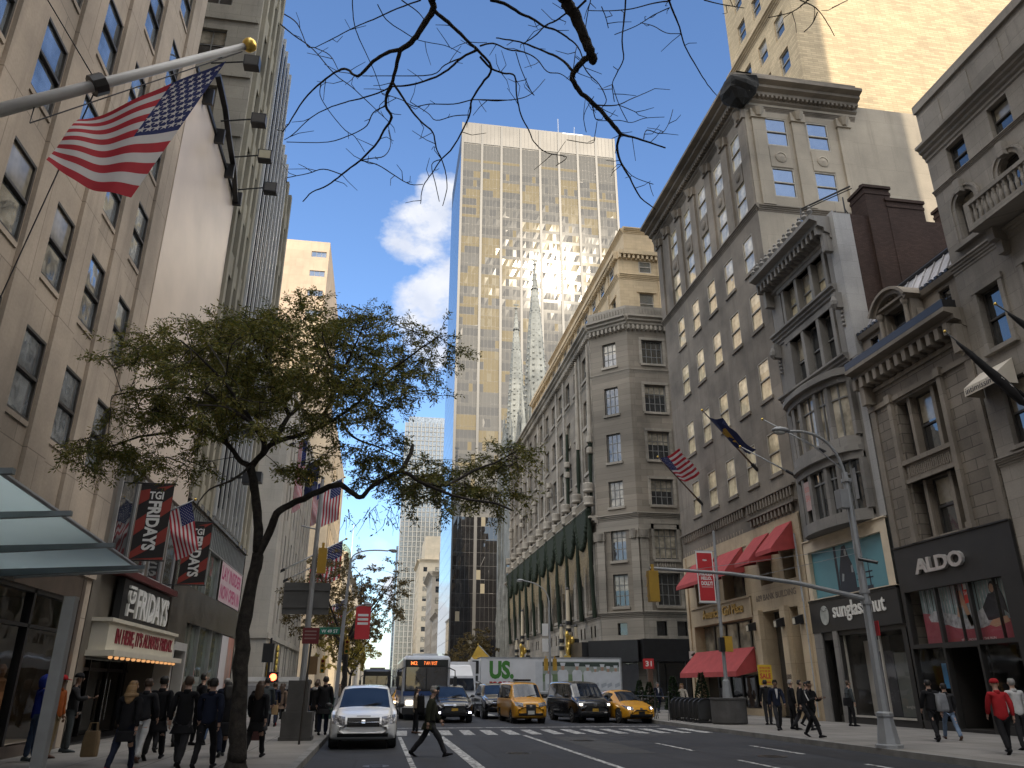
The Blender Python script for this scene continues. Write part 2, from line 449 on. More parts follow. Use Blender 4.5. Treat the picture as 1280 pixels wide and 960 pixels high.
stripe(.92, 12, .92, 30.0, .13); stripe(2.36, 8, 2.36, 30.2, .26); stripe(5.45, 12, 5.45, 30.4, .15)
for y in (22.5, 16.5, 10.5): stripe(8.85, y, 8.85, y + 3.2, .13)
for y in (21.0, 15.0): stripe(11.3, y, 11.3, y + 3.2, .13)
x = 1.0
while x < 12.9:
    stripe(x, 30.9, x + .12, 34.2, .42); x += .84
stripe(1.0, 36.1, 12.6, 36.1, .35)
for xx in (2.3, 5.6, 8.9, 11.4):
    for k in range(40): 
        y = 75 + k * 9; stripe(xx, y, xx, y + 3, .13)
x = CURB_L + .8
while x < 12.6: stripe(x, 50.2, x, 52.8, .5); stripe(x, 71.2, x, 73.8, .5); x += 1.1
tag(mb.build('road_markings', LINE), kind='structure')
for (mx, my, mr) in ((6.9, 27.3, .42), (10.2, 20.6, .38), (3.9, 22.6, .36), (0.1, 19.6, .3)):
    mb = MB(); mb.lathe((mx, my, .001), [(mr, 0), (mr, .006), (mr * .86, .007), (mr * .84, .003), (.02, .003)], 28)
    for k in range(-3, 4): mb.box(mx - mr * .5, mx + mr * .5, my + k * .08 - .015, my + k * .08 + .015, .004, .0075)
    tag(mb.build('manhole_cover', DARKM, loc=(mx, my, 0)), 'round iron manhole cover set in the asphalt', 'manhole cover', 'manhole covers in the avenue')

# ------------------------------------------------------------------ camera, sun, sky
cam = bpy.data.cameras.new('camera'); co = bpy.data.objects.new('camera', cam); COL.objects.link(co)
cam.sensor_width = 36; cam.sensor_fit = 'HORIZONTAL'; cam.lens = 36 * 961 / 1280
co.location = (0, 0, 1.7); co.rotation_euler = (R(90 + 21.42), 0, R(-9.34)); cam.clip_end = 6000; cam.clip_start = .1
SC.camera = co
SKYTINT = (.75, .91, 1.17)
AZ, EL = 13.0, 29.5      # the sun stands behind the camera, this many degrees to its right
sv = Vector((math.sin(R(AZ)) * math.cos(R(EL)), -math.cos(R(AZ)) * math.cos(R(EL)), math.sin(R(EL))))
sl = bpy.data.lights.new('sun', 'SUN'); sl.energy = 3.15; sl.angle = R(.5); sl.color = (1, .86, .66)
so = bpy.data.objects.new('sun', sl); COL.objects.link(so); so.rotation_euler = sv.to_track_quat('Z', 'Y').to_euler()
W = bpy.data.worlds.new('World'); SC.world = W; W.use_nodes = True; nt = W.node_tree
bg = nt.nodes['Background']; sky = nt.nodes.new('ShaderNodeTexSky'); sky.sky_type = 'NISHITA'; sky.sun_disc = False
sky.sun_elevation = R(EL); sky.sun_rotation = R(180 - AZ); sky.altitude = 10; sky.air_density = 1.25; sky.dust_density = .6; sky.ozone_density = 1.6
tc = nt.nodes.new('ShaderNodeTexCoord').outputs['Generated']
def pixdir(x, y):
    P_, Y_ = R(21.42), R(9.34); a = (x - 640) / 961; b = (480 - y) / 961
    f = Vector((math.sin(Y_) * math.cos(P_), math.cos(Y_) * math.cos(P_), math.sin(P_))); r = Vector((math.cos(Y_), -math.sin(Y_), 0)); u = r.cross(f)
    return (f + r * a + u * b).normalized()
def cloudblob(d, lo, hi):
    n = nt.nodes.new('ShaderNodeVectorMath'); n.operation = 'DOT_PRODUCT'; n.inputs[1].default_value = d; nt.links.new(tc, n.inputs[0])
    return ramp(nt, n.outputs['Value'], lo, hi)
def dirof(az, el): return (math.sin(R(az)) * math.cos(R(el)), math.cos(R(az)) * math.cos(R(el)), math.sin(R(el)))
def union(lst):
    m = None
    for az, el, r0, r1 in lst:
        q = cloudblob(dirof(az, el), math.cos(R(r0)), math.cos(R(r1))); m = q if m is None else math_(nt, 'MAXIMUM', m, q)
    return m
front = union(((1.0, 32.3, 4.2, 1.5), (3.8, 33.8, 4.4, 1.5), (1.8, 27.2, 3.8, 1.2), (3.8, 28, 4.4, 1.5), (3.2, 24.5, 3.6, 1), (-1.2, 8.6, 2.6, .5), (1.5, 6.5, 3, .6), (-4, 4, 4, 1)))
back = union(((185, 76, 30, 10), (100, 42, 34, 10), (-130, 42, 40, 12), (90, 62, 26, 8), (-85, 55, 30, 10), (205, 14, 24, 6)))  # unseen bright clouds added overhead and behind the camera to lift the street's shade
cn = noise(nt, scaled(nt, tc, (1, 1, 1.6)), 10, 9, .6)
d1 = ramp(nt, math_(nt, 'ADD', cn, math_(nt, 'MULTIPLY', front, .42)), .74, .92)
d2 = math_(nt, 'MULTIPLY', ramp(nt, math_(nt, 'ADD', noise(nt, tc, 4, 8, .6), math_(nt, 'MULTIPLY', back, .46)), .52, .80), ramp(nt, back, .02, .25))
shade = ramp(nt, noise(nt, tc, 16, 5), .3, .75)
skyc = mixc(nt, 1.0, sky.outputs[0], SKYTINT, 'MULTIPLY')
c1 = mixc(nt, math_(nt, 'MULTIPLY', d1, .92), skyc, mixc(nt, shade, (3.6, 3.9, 4.6), (5.4, 5.4, 5.5)))
c2 = mixc(nt, d2, c1, mixc(nt, shade, (13, 12.7, 12.2), (20, 19.3, 18.3)))
nt.links.new(c2, bg.inputs['Color'])
bg.inputs['Strength'].default_value = .125
vs = SC.view_settings; vs.view_transform = 'Standard'; vs.look = 'None'; vs.gamma = 1; vs.use_curve_mapping = False; vs.exposure = .68
cy = SC.cycles; cy.max_bounces = 7; cy.diffuse_bounces = 3; cy.glossy_bounces = 4; cy.transparent_max_bounces = 10; cy.sample_clamp_indirect = 6; cy.caustics_reflective = False; cy.caustics_refractive = False
cy.use_denoising = True
# ================================================================== right side of the avenue
FR = Fac('R', XR)
def bld(name, label, x, y): return thing(name, label, 'building', (x, y, .15))

# ---- grey limestone house at the picture's right edge (arched windows, white awning)
ST_R1 = stone('grey_limestone', (.255, .238, .215), (1.5, .62), .75, .14, .42)
b = bld('townhouse', 'grey limestone shop house with arched top windows and a balcony, at the right edge', 21, 12)
Y0, Y1 = -6.0, 22.9; ZT = 24.3
cols = [21.52 - 2.2 * k for k in range(9)]; GC = [21.52 - 2.2 * k for k in range(9)]
arch = [(u, 17.3) for u in cols]; mid = [(u, 12.85) for u in cols]; low = [(u, 9.3) for u in cols]; top = [(u - .15, 20.25) for u in cols]
mb = MB()
holes = holes_of(arch, .95, 1.95) + holes_of(mid, 1.08, 2.3) + holes_of(low, 1.1, 2.3) + holes_of(top, .95, 1.25) + [(10, 21.9, .5, 7.7)]
FR.wall(mb, Y0, Y1, .15, ZT, holes, .32)
shell(mb, XR, 44, Y0, Y1, .15, ZT, 'W')
# arch heads: spandrel pieces filling the corners of the openings
for u, z in arch:
    for s in (-1, 1):
        pts = [(u + s * .475, z + 1.95)] + [(u + s * .475 * math.cos(a), z + 1.475 + .475 * math.sin(a)) for a in [math.pi / 2 * i / 6 for i in range(7)]]
        FR.poly(mb, pts, -.3, -.004)
b_wall = mb.build('wall', ST_R1, b)
mb = MB()
FR.prof(mb, Y0, Y1 + .02, cornice(21.6, 22.3, .42)); FR.box(mb, Y0, Y1 + .012, 24.05, 24.42, -.3, .12); FR.prof(mb, Y0, Y1, cornice(16.3, 16.75, .18)); FR.prof(mb, Y0, Y1, cornice(19.95, 20.15, .12)); FR.prof(mb, Y0, Y1, cornice(8.75, 9.05, .2))
for u, z in arch:
    w = .475
    for r0, r1, dd in ((w + .02, w + .24, .07), (w + .18, w + .27, .12)):
        arc = [(u - r * math.cos(a), z + 1.475 + r * math.sin(a)) for r, rg in ((r1, range(13)), (r0, range(12, -1, -1))) for a in [math.pi * i / 12 for i in rg]]
        for i in range(12):
            q = [arc[i], arc[i + 1], arc[24 - i], arc[25 - i]]; FR.poly(mb, q, 0, dd)
        FR.box(mb, u - r1, u - r0, z, z + 1.475, 0, dd); FR.box(mb, u + r0, u + r1, z, z + 1.475, 0, dd)
    FR.box(mb, u - .14, u + .14, z + 1.9, z + 2.45, 0, .26); FR.box(mb, u - .85, u + .85, z - .2, z, 0, .22)
for u, z in mid:
    for s in (-1, 1): FR.box(mb, u + s * .62 - .09, u + s * .62 + .09, z, z + 2.3, 0, .08)
    FR.box(mb, u - .75, u + .75, z + 2.3, z + 2.52, 0, .1); FR.box(mb, u - .78, u + .78, z - .16, z, 0, .16)
for u, z in low: FR.box(mb, u - .7, u + .7, z - .14, z, 0, .12)
for k in range(14): FR.box(mb, Y1 - .2 - k * 1.6 - 1.1, Y1 - .2 - k * 1.6, 22.6, 23.8, 0, .035)
mb.build('stone_trim', ST_R1, b)
add_windows(b, FR, arch, .95, 1.95, FRAME_D, [G_DARK, G_BLIND], .26, 'dh', .06, seed=3)
add_windows(b, FR, mid, 1.08, 2.3, FRAME_D, [G_DARK, G_BLIND], .26, 'dh', .07, seed=4)
add_windows(b, FR, low, 1.1, 2.3, FRAME_D, [G_DARK, G_BLIND], .26, 'dh', .07, seed=5)
add_windows(b, FR, top, .95, 1.25, FRAME_D, [G_DARK, G_BLIND], .26, 'dh', .06, seed=6)
mb = MB()
FR.box(mb, 14, 20.62, 16.78, 17.0, 0, 1.05); FR.box(mb, 14, 20.62, 17.75, 17.9, .85, 1.05); FR.box(mb, 20.4, 20.62, 17, 17.75, .85, 1.05); FR.box(mb, 20.5, 20.62, 17.75, 17.9, 0, .85)
u = 20.25
while u > 14.2: mb.lathe(FR.P(u, 17.0, .95), [(.05, 0), (.07, .1), (.085, .25), (.045, .5), (.07, .68), (.07, .75)], 8); u -= .24
for d in (.2, .45, .7): mb.lathe(FR.P(20.55, 17.0, d), [(.05, 0), (.07, .1), (.085, .25), (.045, .5), (.07, .68), (.07, .75)], 8)
for u in (20.3, 18.1, 15.9): FR.poly(mb, [(u - .15, 16.78), (u + .15, 16.78), (u + .15, 16.3), (u - .15, 16.3)], 0, .55); FR.box(mb, u - .13, u + .13, 15.8, 16.3, 0, .3)
mb.build('balcony', ST_R1, b)
mb = MB(); u0, u1 = 21.25, 22.78
for uu0, uu1 in ((u0, u1),):
    P = FR.P
    mb.face([P(uu0, 12.25, .02), P(uu1, 12.25, .02), P(uu1, 11.62, .82), P(uu0, 11.62, .82)]); mb.face([P(uu0, 11.62, .82), P(uu1, 11.62, .82), P(uu1, 11.3, .84), P(uu0, 11.3, .84)])
    for uu in (uu0, uu1): mb.face([P(uu, 12.25, .02), P(uu, 11.62, .82), P(uu, 11.3, .84), P(uu, 11.3, .02)])
AW = plain('cream_canvas', (.55, .5, .42), .9, .1, 2)
aw = mb.build('awning', AW, b)
mb = MB(); ftext(mb, FR, 'intimissimi', 21.32, 22.7, 11.36, 11.56, .846, .006); mb.build('lettering', DARKM, aw)
mb = MB(); FR.box(mb, 10.05, 21.85, .5, .55, -.3, -.25); 
FR.box(mb, 10, 21.9, 7.5, 7.7, -.3, -.1)
for u in (21.85, 19, 16, 13, 10.1): FR.box(mb, u - .06, u + .06, .5, 7.5, -.28, -.14)
FR.box(mb, 10, 21.9, 3.4, 3.55, -.28, -.14)
sh = mb.build('shopfront', DARKM, b)
mb = MB(); FR.quad(mb, 10, 21.9, .5, 7.5, -.2); mb.build('pane', G_SHOP, sh)
mb = MB(); FR.box(mb, 10, 21.9, .16, 7.7, -5, -4.9); FR.box(mb, 10, 21.9, .15, .3, -4.9, -.3); FR.box(mb, 10, 21.9, 7.72, 7.8, -4.9, -.33); FR.box(mb, 21.92, 22, .16, 7.7, -4.9, -.33); FR.box(mb, 12, 20, .3, 1.2, -2.5, -1.5)
mb.build('shop_interior', INTER, b)
mb = MB(); FR.box(mb, 21.3, 21.42, 8.0, 8.5, .02, .1); FR.box(mb, 20.95, 21.05, 8.0, 8.5, .02, .1); FR.box(mb, 20.4, 20.5, 8.0, 8.5, .02, .1); FR.box(mb, 20.5, 20.8, 8.2, 8.3, .02, .1); FR.box(mb, 20.8, 20.9, 8.0, 8.5, .02, .1)
mb.build('steel_letters', CHROME, b)

# ---- brownstone-grey house with the ALDO shopfront
ST_R2 = stone('weathered_brownstone', (.21, .188, .162), (1.05, .42), .5, .3, .5, msize=.02, bump=.5)
ST_R2S = stone('smooth_brownstone', (.24, .215, .184), (2.2, 3.0), .7, .2, .55)
BLK = plain('black_shop_cladding', (.026, .025, .024), .45, .2, 1.5)
SLATE = stone('patched_white_roof_sheets', (.42, .42, .45), (.9, 2.6), .3, .4, .5, .7)
b = bld('shop_house', 'narrow weathered brown stone house with mansard roof and dormer above the black shoe shopfront', 21, 26)
Y0, Y1 = 22.95, 29.35
bay = [(24.95, 27.55, 7.1, 9.35), (24.95, 27.55, 10.3, 12.85)]
att = [(23.55, 24.15, 15.5, 16.35), (28.2, 28.75, 15.5, 16.35)]
mb = MB(); FR.wall(mb, Y0, Y1, 6.98, 14.2, bay, .55); mb2 = MB()
shell(mb, XR, 40, Y0, Y1, .15, 14.9, 'W'); mb.build('wall', ST_R2, b)
mb = MB(); FR.wall(mb, Y0, Y1, 14.9, 16.62, att + [(25.55, 26.7, 15.3, 16.62)], .3, d=-.25)
for (p, q) in ((24.6, .16), (27.72, .16)):
    FR.box(mb, p, p + q * 1.4, 7.0, 12.9, 0, .16); FR.box(mb, p - .06, p + .28, 12.9, 13.25, 0, .22); FR.box(mb, p - .05, p + .27, 7.0, 7.25, 0, .2)
FR.box(mb, 24.85, 27.7, 9.35, 9.5, -.2, .12); FR.box(mb, 24.9, 27.6, 9.5, 10.12, -.2, .03); FR.box(mb, 24.8, 27.75, 10.12, 10.3, -.2, .14)
for k in range(22): FR.box(mb, 25.05 + k * .115, 25.1 + k * .115, 9.6, 10.0, .03, .06)
for (a, bb, c, d) in bay:
    for u in (25.5, 26.95): FR.box(mb, u - .09, u + .09, c, d, -.45, -.12)
for u in (23.15, 29.1): FR.box(mb, u - .17, u + .17, 7.0, 14.1, 0, .07)
FR.box(mb, Y0, Y1, 12.95, 13.15, 0, .1); FR.box(mb, Y0 + .02, Y1 - .02, 13.75, 13.9, 0, .1)
FR.prof(mb, Y0 - .1, Y1 + .1, cornice(14.2, 14.95, .85, 3))
u = Y0 + .2
while u < Y1: FR.box(mb, u, u + .22, 14.0, 14.45, 0, .62); u += .5
for u in (23.05, 28.95): FR.box(mb, u - .16, u + .16, 13.2, 14.3, 0, .5); mb.lathe(FR.P(u, 13.3, .3), [(.05, -.25), (.15, 0), (.1, .25)], 8)
FR.prof(mb, Y0, Y1, [(-.25, 16.5), (-.1, 16.55), (-.02, 16.75), (-.25, 16.8)])
mb.build('stone_trim', ST_R2S, b)
mb = MB(); P = FR.P
mb.face([P(Y0, 16.7, -.3), P(Y1, 16.7, -.3), P(Y1, 18.35, -1.2), P(Y0, 18.35, -1.2)]); mb.face([P(Y0, 18.35, -1.2), P(Y1, 18.35, -1.2), P(Y1, 18.4, -12), P(Y0, 18.4, -12)])
for uu in (Y0, Y1): mb.face([P(uu, 16.7, -.3), P(uu, 18.35, -1.2), P(uu, 18.4, -12), P(uu, 14.9, -12), P(uu, 14.9, -.3)])
k = Y0 + .3
while k < Y1 - .1: mb.tube([P(k, 16.75, -.28), P(k, 18.35, -1.17)], .035, 6); k += .58
mb.tube([P(Y0, 18.4, -1.18), P(Y1, 18.4, -1.18)], .11, 8, 1)
mb.build('mansard_roof', [SLATE, BLACKM], b)
mb = MB(); FR.box(mb, Y0 - .08, Y1 + .08, 14.98, 15.3, .25, .82); k = Y0
while k < Y1: FR.box(mb, k, k + .1, 15.3, 15.42, .3, .5); k += .2
k = Y0
while k < Y1: FR.box(mb, k, k + .16, 16.8, 16.92, -.2, -.05); k += .3
mb.build('gutter', BLACKM, b)
mb = MB()                                                     # dormer with a segmental pediment
FR.box(mb, 25.1, 25.5, 15.0, 16.75, -.25, .32); FR.box(mb, 26.75, 27.15, 15.0, 16.75, -.25, .32)
for u in (25.3, 26.95):
    mb.lathe(FR.P(u, 15.3, .42), [(.13, 0), (.1, .1), (.085, 1.0), (.14, 1.12), (.16, 1.3)], 10)
    for s in (-1, 1): FR.poly(mb, [(u + s * .25, 15.05), (u + s * .75, 15.05), (u + s * .5, 15.25), (u + s * .35, 15.7), (u + s * .25, 16.1)], -.2, .15)
FR.box(mb, 25.5, 26.75, 16.55, 16.75, -.4, .3)
cx, cz, rr = 26.125, 16.0, 1.32
arc = [math.radians(28 + 124 * i / 12) for i in range(13)]
for i in range(12):
    a0, a1 = arc[i], arc[i + 1]
    for r0, r1, dd in ((1.12, 1.3, .55), (1.3, 1.42, .72)):
        FR.poly(mb, [(cx + r0 * math.cos(a0), cz + r0 * math.sin(a0)), (cx + r1 * math.cos(a0), cz + r1 * math.sin(a0)), (cx + r1 * math.cos(a1), cz + r1 * math.sin(a1)), (cx + r0 * math.cos(a1), cz + r0 * math.sin(a1))], -.5, dd)
    FR.poly(mb, [(cx + 1.12 * math.cos(a0), cz + 1.12 * math.sin(a0)), (cx + 1.12 * math.cos(a1), cz + 1.12 * math.sin(a1)), (cx, 16.7)], -.3, .2)
FR.box(mb, 25.0, 27.25, 16.72, 16.82, -.4, .5)
for k in range(9): mb.ball(FR.P(cx + .5 * math.cos(k * .7), 16.98 + .12 * math.sin(k * .7), .24), .13, .13, .1, 8, 5)
FR.box(mb, 25.05, 27.2, 15.0, 17.2, -2.4, -.5)
mb.build('dormer', ST_R2S, b)
add_windows(b, FR, [(26.125, 15.3)], 1.2, 1.25, FRAME_D, [G_DARK], .12, 'dh', .06, name='window')
add_windows(b, FR, [(23.85, 15.5), (28.47, 15.5)], .58, .85, FRAME_D, [G_DARK], .42, 'dh', .05)
for z, h in ((7.1, 2.25), (10.3, 2.55)):
    add_windows(b, FR, [(26.23, z)], 1.22, h, FRAME_D, [G_DARK, G_BLIND], .48, 'dh', .07, seed=int(z) + 2, variants=1)
    add_windows(b, FR, [(25.18, z), (27.3, z)], .46, h, FRAME_D, [G_DARK], .48, 'dh', .05)
mb = MB()                                                     # black shopfront
holes = [(23.85, 29.1, 3.2, 5.2), (23.75, 25.55, .45, 3.05), (25.65, 27.35, .15, 3.0), (27.45, 29.2, .45, 3.05)]
FR.wall(mb, Y0 + .03, Y1 - .03, .15, 6.95, holes, .25, d=.1); FR.box(mb, Y0 + .03, Y1 - .03, 6.95, 7.0, 0, .16)
FR.quad(mb, Y0 + .03, Y1 - .03, .15, 6.95, .001)
for uu in (Y0 + .03, Y1 - .03): mb.face([FR.P(uu, .15, 0), FR.P(uu, .15, .1), FR.P(uu, 6.95, .1), FR.P(uu, 6.95, 0)])
mb.v = [v for v in mb.v]
# drop the backing sheet where the openings are by rebuilding it with the same holes
mb = MB(); FR.wall(mb, Y0 + .03, Y1 - .03, .15, 6.95, holes, .25, d=.1); FR.box(mb, Y0 + .03, Y1 - .03, 6.95, 7.0, 0, .16)
for uu in (Y0 + .03, Y1 - .03): mb.face([FR.P(uu, .15, -.3), FR.P(uu, .15, .1), FR.P(uu, 6.95, .1), FR.P(uu, 6.95, -.3)])
for u in (25.6, 27.4): FR.box(mb, u - .06, u + .06, 3.2, 5.2, -.1, .06)
for u in (24.4, 26.3): FR.box(mb, u - .015, u + .015, 3.2, 5.2, -.1, .02)
sf = mb.build('shopfront', BLK, b)
mb = MB(); ftext(mb, FR, 'ALDO', 25.35, 28.05, 5.78, 6.36, .1, .12, bold=.035); mb.build('sign_letters', plain('brushed_silver', (.62, .6, .58), .3, .1, 2, .6), sf)
for h in (holes[1], holes[3]): mb = MB(); FR.quad(mb, h[0], h[1], h[2], h[3], 0); mb.build('pane', G_SHOP, sf)
mb = MB(); FR.quad(mb, 23.85, 29.1, 3.2, 5.2, .0); mb.build('poster_glass', shopglass('poster_window_glass', -.05), sf)
# printed poster behind the upper window: a model lying on a red couch
mats = [plain('poster_silver_curtain', (.22, .3, .3), .6, .4, 1), plain('poster_red_couch', (.30, .06, .08), .6, .3, 1), plain('poster_skin', (.42, .25, .16), .6, .1, 2), plain('poster_black_clothes', (.025, .025, .03), .5, .3, 2), plain('poster_red_card', (.6, .05, .04), .6, .05, 2), plain('poster_white', (.7, .68, .66), .6, .05, 2), plain('poster_silver_skirt', (.4, .4, .42), .5, .5, 6)]
mb = MB()
FR.quad(mb, 23.7, 28.6, 3.05, 5.3, -.2, 0); k = 23.75
while k < 28.5: FR.quad(mb, k, k + .05, 3.9, 5.3, -.199, 6 if int(k * 10) % 3 else 3); k += .16
def pp(pts, d, mi): mb.face([FR.P(u, z, d) for u, z in pts], mi)
pp([(23.7, 3.05), (28.6, 3.05), (28.6, 4.35), (28.2, 4.3), (27.6, 3.85), (24.6, 3.75), (24.2, 3.85), (23.7, 3.8)], -.196, 1)
pp([(28.3, 4.2), (27.9, 4.4), (27.2, 4.25), (26.7, 4.15), (26.2, 3.95), (26.2, 3.6), (26.9, 3.7), (27.6, 3.95), (28.2, 4.0)], -.194, 6)
pp([(26.7, 4.1), (26.45, 4.95), (26.3, 5.0), (26.2, 4.7), (25.9, 3.75), (26.1, 3.7), (26.35, 4.5), (26.5, 4.0)], -.192, 2)
pp([(26.25, 3.62), (26.2, 4.1), (25.6, 4.2), (25.2, 4.35), (24.8, 4.3), (24.55, 3.95), (24.9, 3.75), (25.5, 3.62)], -.192, 6)
pp([(25.35, 4.3), (24.95, 4.75), (24.5, 4.7), (24.35, 4.2), (24.5, 3.8), (25.2, 3.85)], -.190, 3)
pp([(25.0, 3.85), (24.3, 3.95), (24.2, 3.75), (24.9, 3.6), (25.2, 3.7)], -.188, 2)
pp([(24.72 + .17 * math.cos(a), 4.93 + .22 * math.sin(a)) for a in [k * math.pi / 6 for k in range(12)]], -.188, 3)
pp([(24.75 + .11 * math.cos(a), 4.91 + .155 * math.sin(a)) for a in [k * math.pi / 6 for k in range(12)]], -.186, 2)
pp([(24.2, 4.0), (24.45, 4.2), (24.6, 5.05), (24.42, 5.0), (24.25, 4.5)], -.187, 3)
pp([(25.75, 4.55), (26.15, 4.5), (26.15, 5.25), (25.75, 5.25)], -.180, 4); pp([(25.8, 5.02), (26.1, 4.98), (26.1, 5.22), (25.8, 5.22)], -.178, 5)
ftext(mb, FR, 'SHOP', 25.78, 26.12, 4.8, 4.93, -.177, 0, 5); ftext(mb, FR, "IT'S A MOOD ON THE RUN", 25.0, 26.7, 3.22, 3.3, -.18, 0, 5)
mb.build('poster', mats, sf)
mb = MB(); FR.box(mb, Y0 + .1, Y1 - .1, .16, 3.15, -4.3, -4.2); FR.box(mb, Y0 + .1, Y1 - .1, .15, .25, -4.2, .08); FR.box(mb, Y0 + .1, Y1 - .1, 3.06, 3.15, -4.2, -.2); FR.box(mb, Y0 + .04, Y0 + .1, .16, 3.1, -4.2, -.2); FR.box(mb, Y1 - .1, Y1 - .04, .16, 3.1, -4.2, -.2)
FR.box(mb, 25.5, 25.58, .2, 3.05, -1.3, -.2); FR.box(mb, 27.4, 27.48, .2, 3.05, -1.3, -.2)
for z in (.7, 1.25, 1.8, 2.35): FR.box(mb, 24.0, 25.4, z, z + .05, -3.4, -3.0)
mb.build('shop_interior', DARKIN, b)
mb = MB()
for z in (.75, 1.3, 1.85, 2.4):
    for k in range(6): u = 24.1 + k * .21; FR.box(mb, u, u + .1, z, z + .12, -3.3, -3.05); FR.poly(mb, [(u, z + .12), (u + .1, z + .12), (u + .1, z + .2)], -3.3, -3.05)
for z in (1.0, 1.5, 2.0): FR.box(mb, 26.0, 26.5, z, z + .06, -1.6, -1.3, 0); FR.poly(mb, [(26.0, z + .06), (26.35, z + .06), (26.2, z + .14), (26.05, z + .26)], -1.5, -1.35)
mb.build('shoe_display', plain('tan_leather', (.4, .24, .1), .5, .3, 3), b)
mb = MB(); FR.box(mb, 28.0, 28.6, 1.6, 2.5, -.6, -.57); mb.build('window_card', plain('blue_card', (.08, .3, .6), .5, .05, 2), b)

# ---- grey cast-front building over the sunglasses shop
ST_R3 = stone('grey_painted_stone', (.215, .208, .198), (1.4, 3.2), .7, .18, .5)
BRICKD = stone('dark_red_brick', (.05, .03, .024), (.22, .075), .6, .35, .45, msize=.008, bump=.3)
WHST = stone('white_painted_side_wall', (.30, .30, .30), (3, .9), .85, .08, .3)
b = bld('bay_front_building', 'grey building with bowed window bays and heavy bracketed cornice above the sunglasses shop', 21, 33)
Y0, Y1 = 29.42, 36.35; ZT = 23.5
mb = MB()
fl5 = [(u, 20.0) for u in (31.1, 32.3, 33.5, 34.7)]
bays = [(30.3, 35.5, 8.9, 11.2), (30.3, 35.5, 12.4, 14.9), (30.6, 35.2, 16.4, 19.0), (30.5, 35.3, 20.0, 22.1)]
FR.wall(mb, Y0, Y1, 8.42, ZT, bays, .5); mb.face([(XR, Y1, .15), (45, Y1, .15), (45, Y1, ZT), (XR, Y1, ZT)]); mb.face([(XR, Y0, ZT), (45, Y0, ZT), (45, Y1, ZT), (XR, Y1, ZT)])
mb.build('wall', ST_R3, b)
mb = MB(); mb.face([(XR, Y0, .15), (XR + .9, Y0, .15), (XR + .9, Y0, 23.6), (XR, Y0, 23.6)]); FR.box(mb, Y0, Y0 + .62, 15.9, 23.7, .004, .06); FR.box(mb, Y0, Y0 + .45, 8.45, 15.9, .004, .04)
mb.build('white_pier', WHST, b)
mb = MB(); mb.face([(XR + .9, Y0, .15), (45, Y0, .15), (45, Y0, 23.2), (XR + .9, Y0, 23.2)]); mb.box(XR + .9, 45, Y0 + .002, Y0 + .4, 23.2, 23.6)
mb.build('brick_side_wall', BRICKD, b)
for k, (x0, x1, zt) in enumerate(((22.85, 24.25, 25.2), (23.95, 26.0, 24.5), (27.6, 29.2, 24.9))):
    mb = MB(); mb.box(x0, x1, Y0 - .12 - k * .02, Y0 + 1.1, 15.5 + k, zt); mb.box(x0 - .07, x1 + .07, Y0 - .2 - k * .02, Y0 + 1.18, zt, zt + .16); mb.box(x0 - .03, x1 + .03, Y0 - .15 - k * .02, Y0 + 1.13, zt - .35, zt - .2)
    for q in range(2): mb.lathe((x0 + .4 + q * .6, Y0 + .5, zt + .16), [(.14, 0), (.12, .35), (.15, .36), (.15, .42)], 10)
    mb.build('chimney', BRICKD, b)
mb = MB()
for (a, bb, c, d) in bays:
    FR.box(mb, a - .15, bb + .15, c - .25, c, -.4, .1); FR.box(mb, a - .15, bb + .15, d, d + .3, -.4, .1)
for (z0, z1) in ((19.2, 19.9), (15.6, 16.25)): FR.prof(mb, Y0 + .62, Y1, cornice(z0, z1, .38))
# bowed bays on two storeys
def bow(u, dmax, ins=0): t = (u - 32.9) / 2.75; return dmax * math.sqrt(max(0, 1 - t * t)) - ins
N = 14; us = [30.15 + 5.5 * i / N for i in range(N + 1)]
for (z0, z1, ex) in ((8.45, 8.95, .12), (11.2, 11.55, .1), (11.55, 11.8, .3), (11.8, 12.3, .12), (14.9, 15.2, .1), (15.2, 15.45, .34), (15.45, 15.6, .18)):
    for u0, u1 in zip(us, us[1:]):
        d0, d1 = bow(u0, .85) + ex, bow(u1, .85) + ex
        mb.hexa([P(u0, z0, -.1), P(u1, z0, -.1), P(u1, z0, d1), P(u0, z0, d0), P(u0, z1, -.1), P(u1, z1, -.1), P(u1, z1, d1), P(u0, z1, d0)])
for (z0, z1) in ((8.95, 11.2), (12.3, 14.9)):
    for u in (30.22, 31.35, 32.2, 33.6, 34.45, 35.55):
        d = bow(min(max(u, 30.25), 35.55), .85); FR.box(mb, u - .12, u + .12, z0, z1, d - .25, d + .04)
for u in (30.8, 32.1, 33.6, 35.0): FR.box(mb, u - .13, u + .13, 16.4, 19.0, -.35, .08); FR.box(mb, u - .12, u + .12, 20.0, 22.1, -.35, .05)
FR.prof(mb, Y0 + .3, Y1 + .05, cornice(22.25, 23.5, 1.15, 4))
u = Y0 + .5
while u < Y1: FR.box(mb, u, u + .16, 22.55, 23.05, 0, .78); u += .42
u = Y0 + .5
while u < Y1: mb.lathe(P(u, 23.5, .95), [(.16, 0), (.18, .08), (.06, .16), (.16, .34), (.05, .5), (.09, .58), (.02, .7)], 8); u += .52
for s, u in ((1, 29.95), (1, 36.1)):
    FR.box(mb, u - .16, u + .16, 18.5, 19.3, 0, .42); mb.lathe(P(u, 18.75, .42), [(.06, -.3), (.2, -.1), (.2, .1), (.08, .35)], 8)
    FR.box(mb, u - .13, u + .13, 21.6, 22.6, 0, .5)
    for q in range(4): mb.ball(P(u, 18.3 - q * .22, .1), .09, .1, .09, 8, 5)
mb.build('stone_trim', ST_R3, b)
mb = MB()
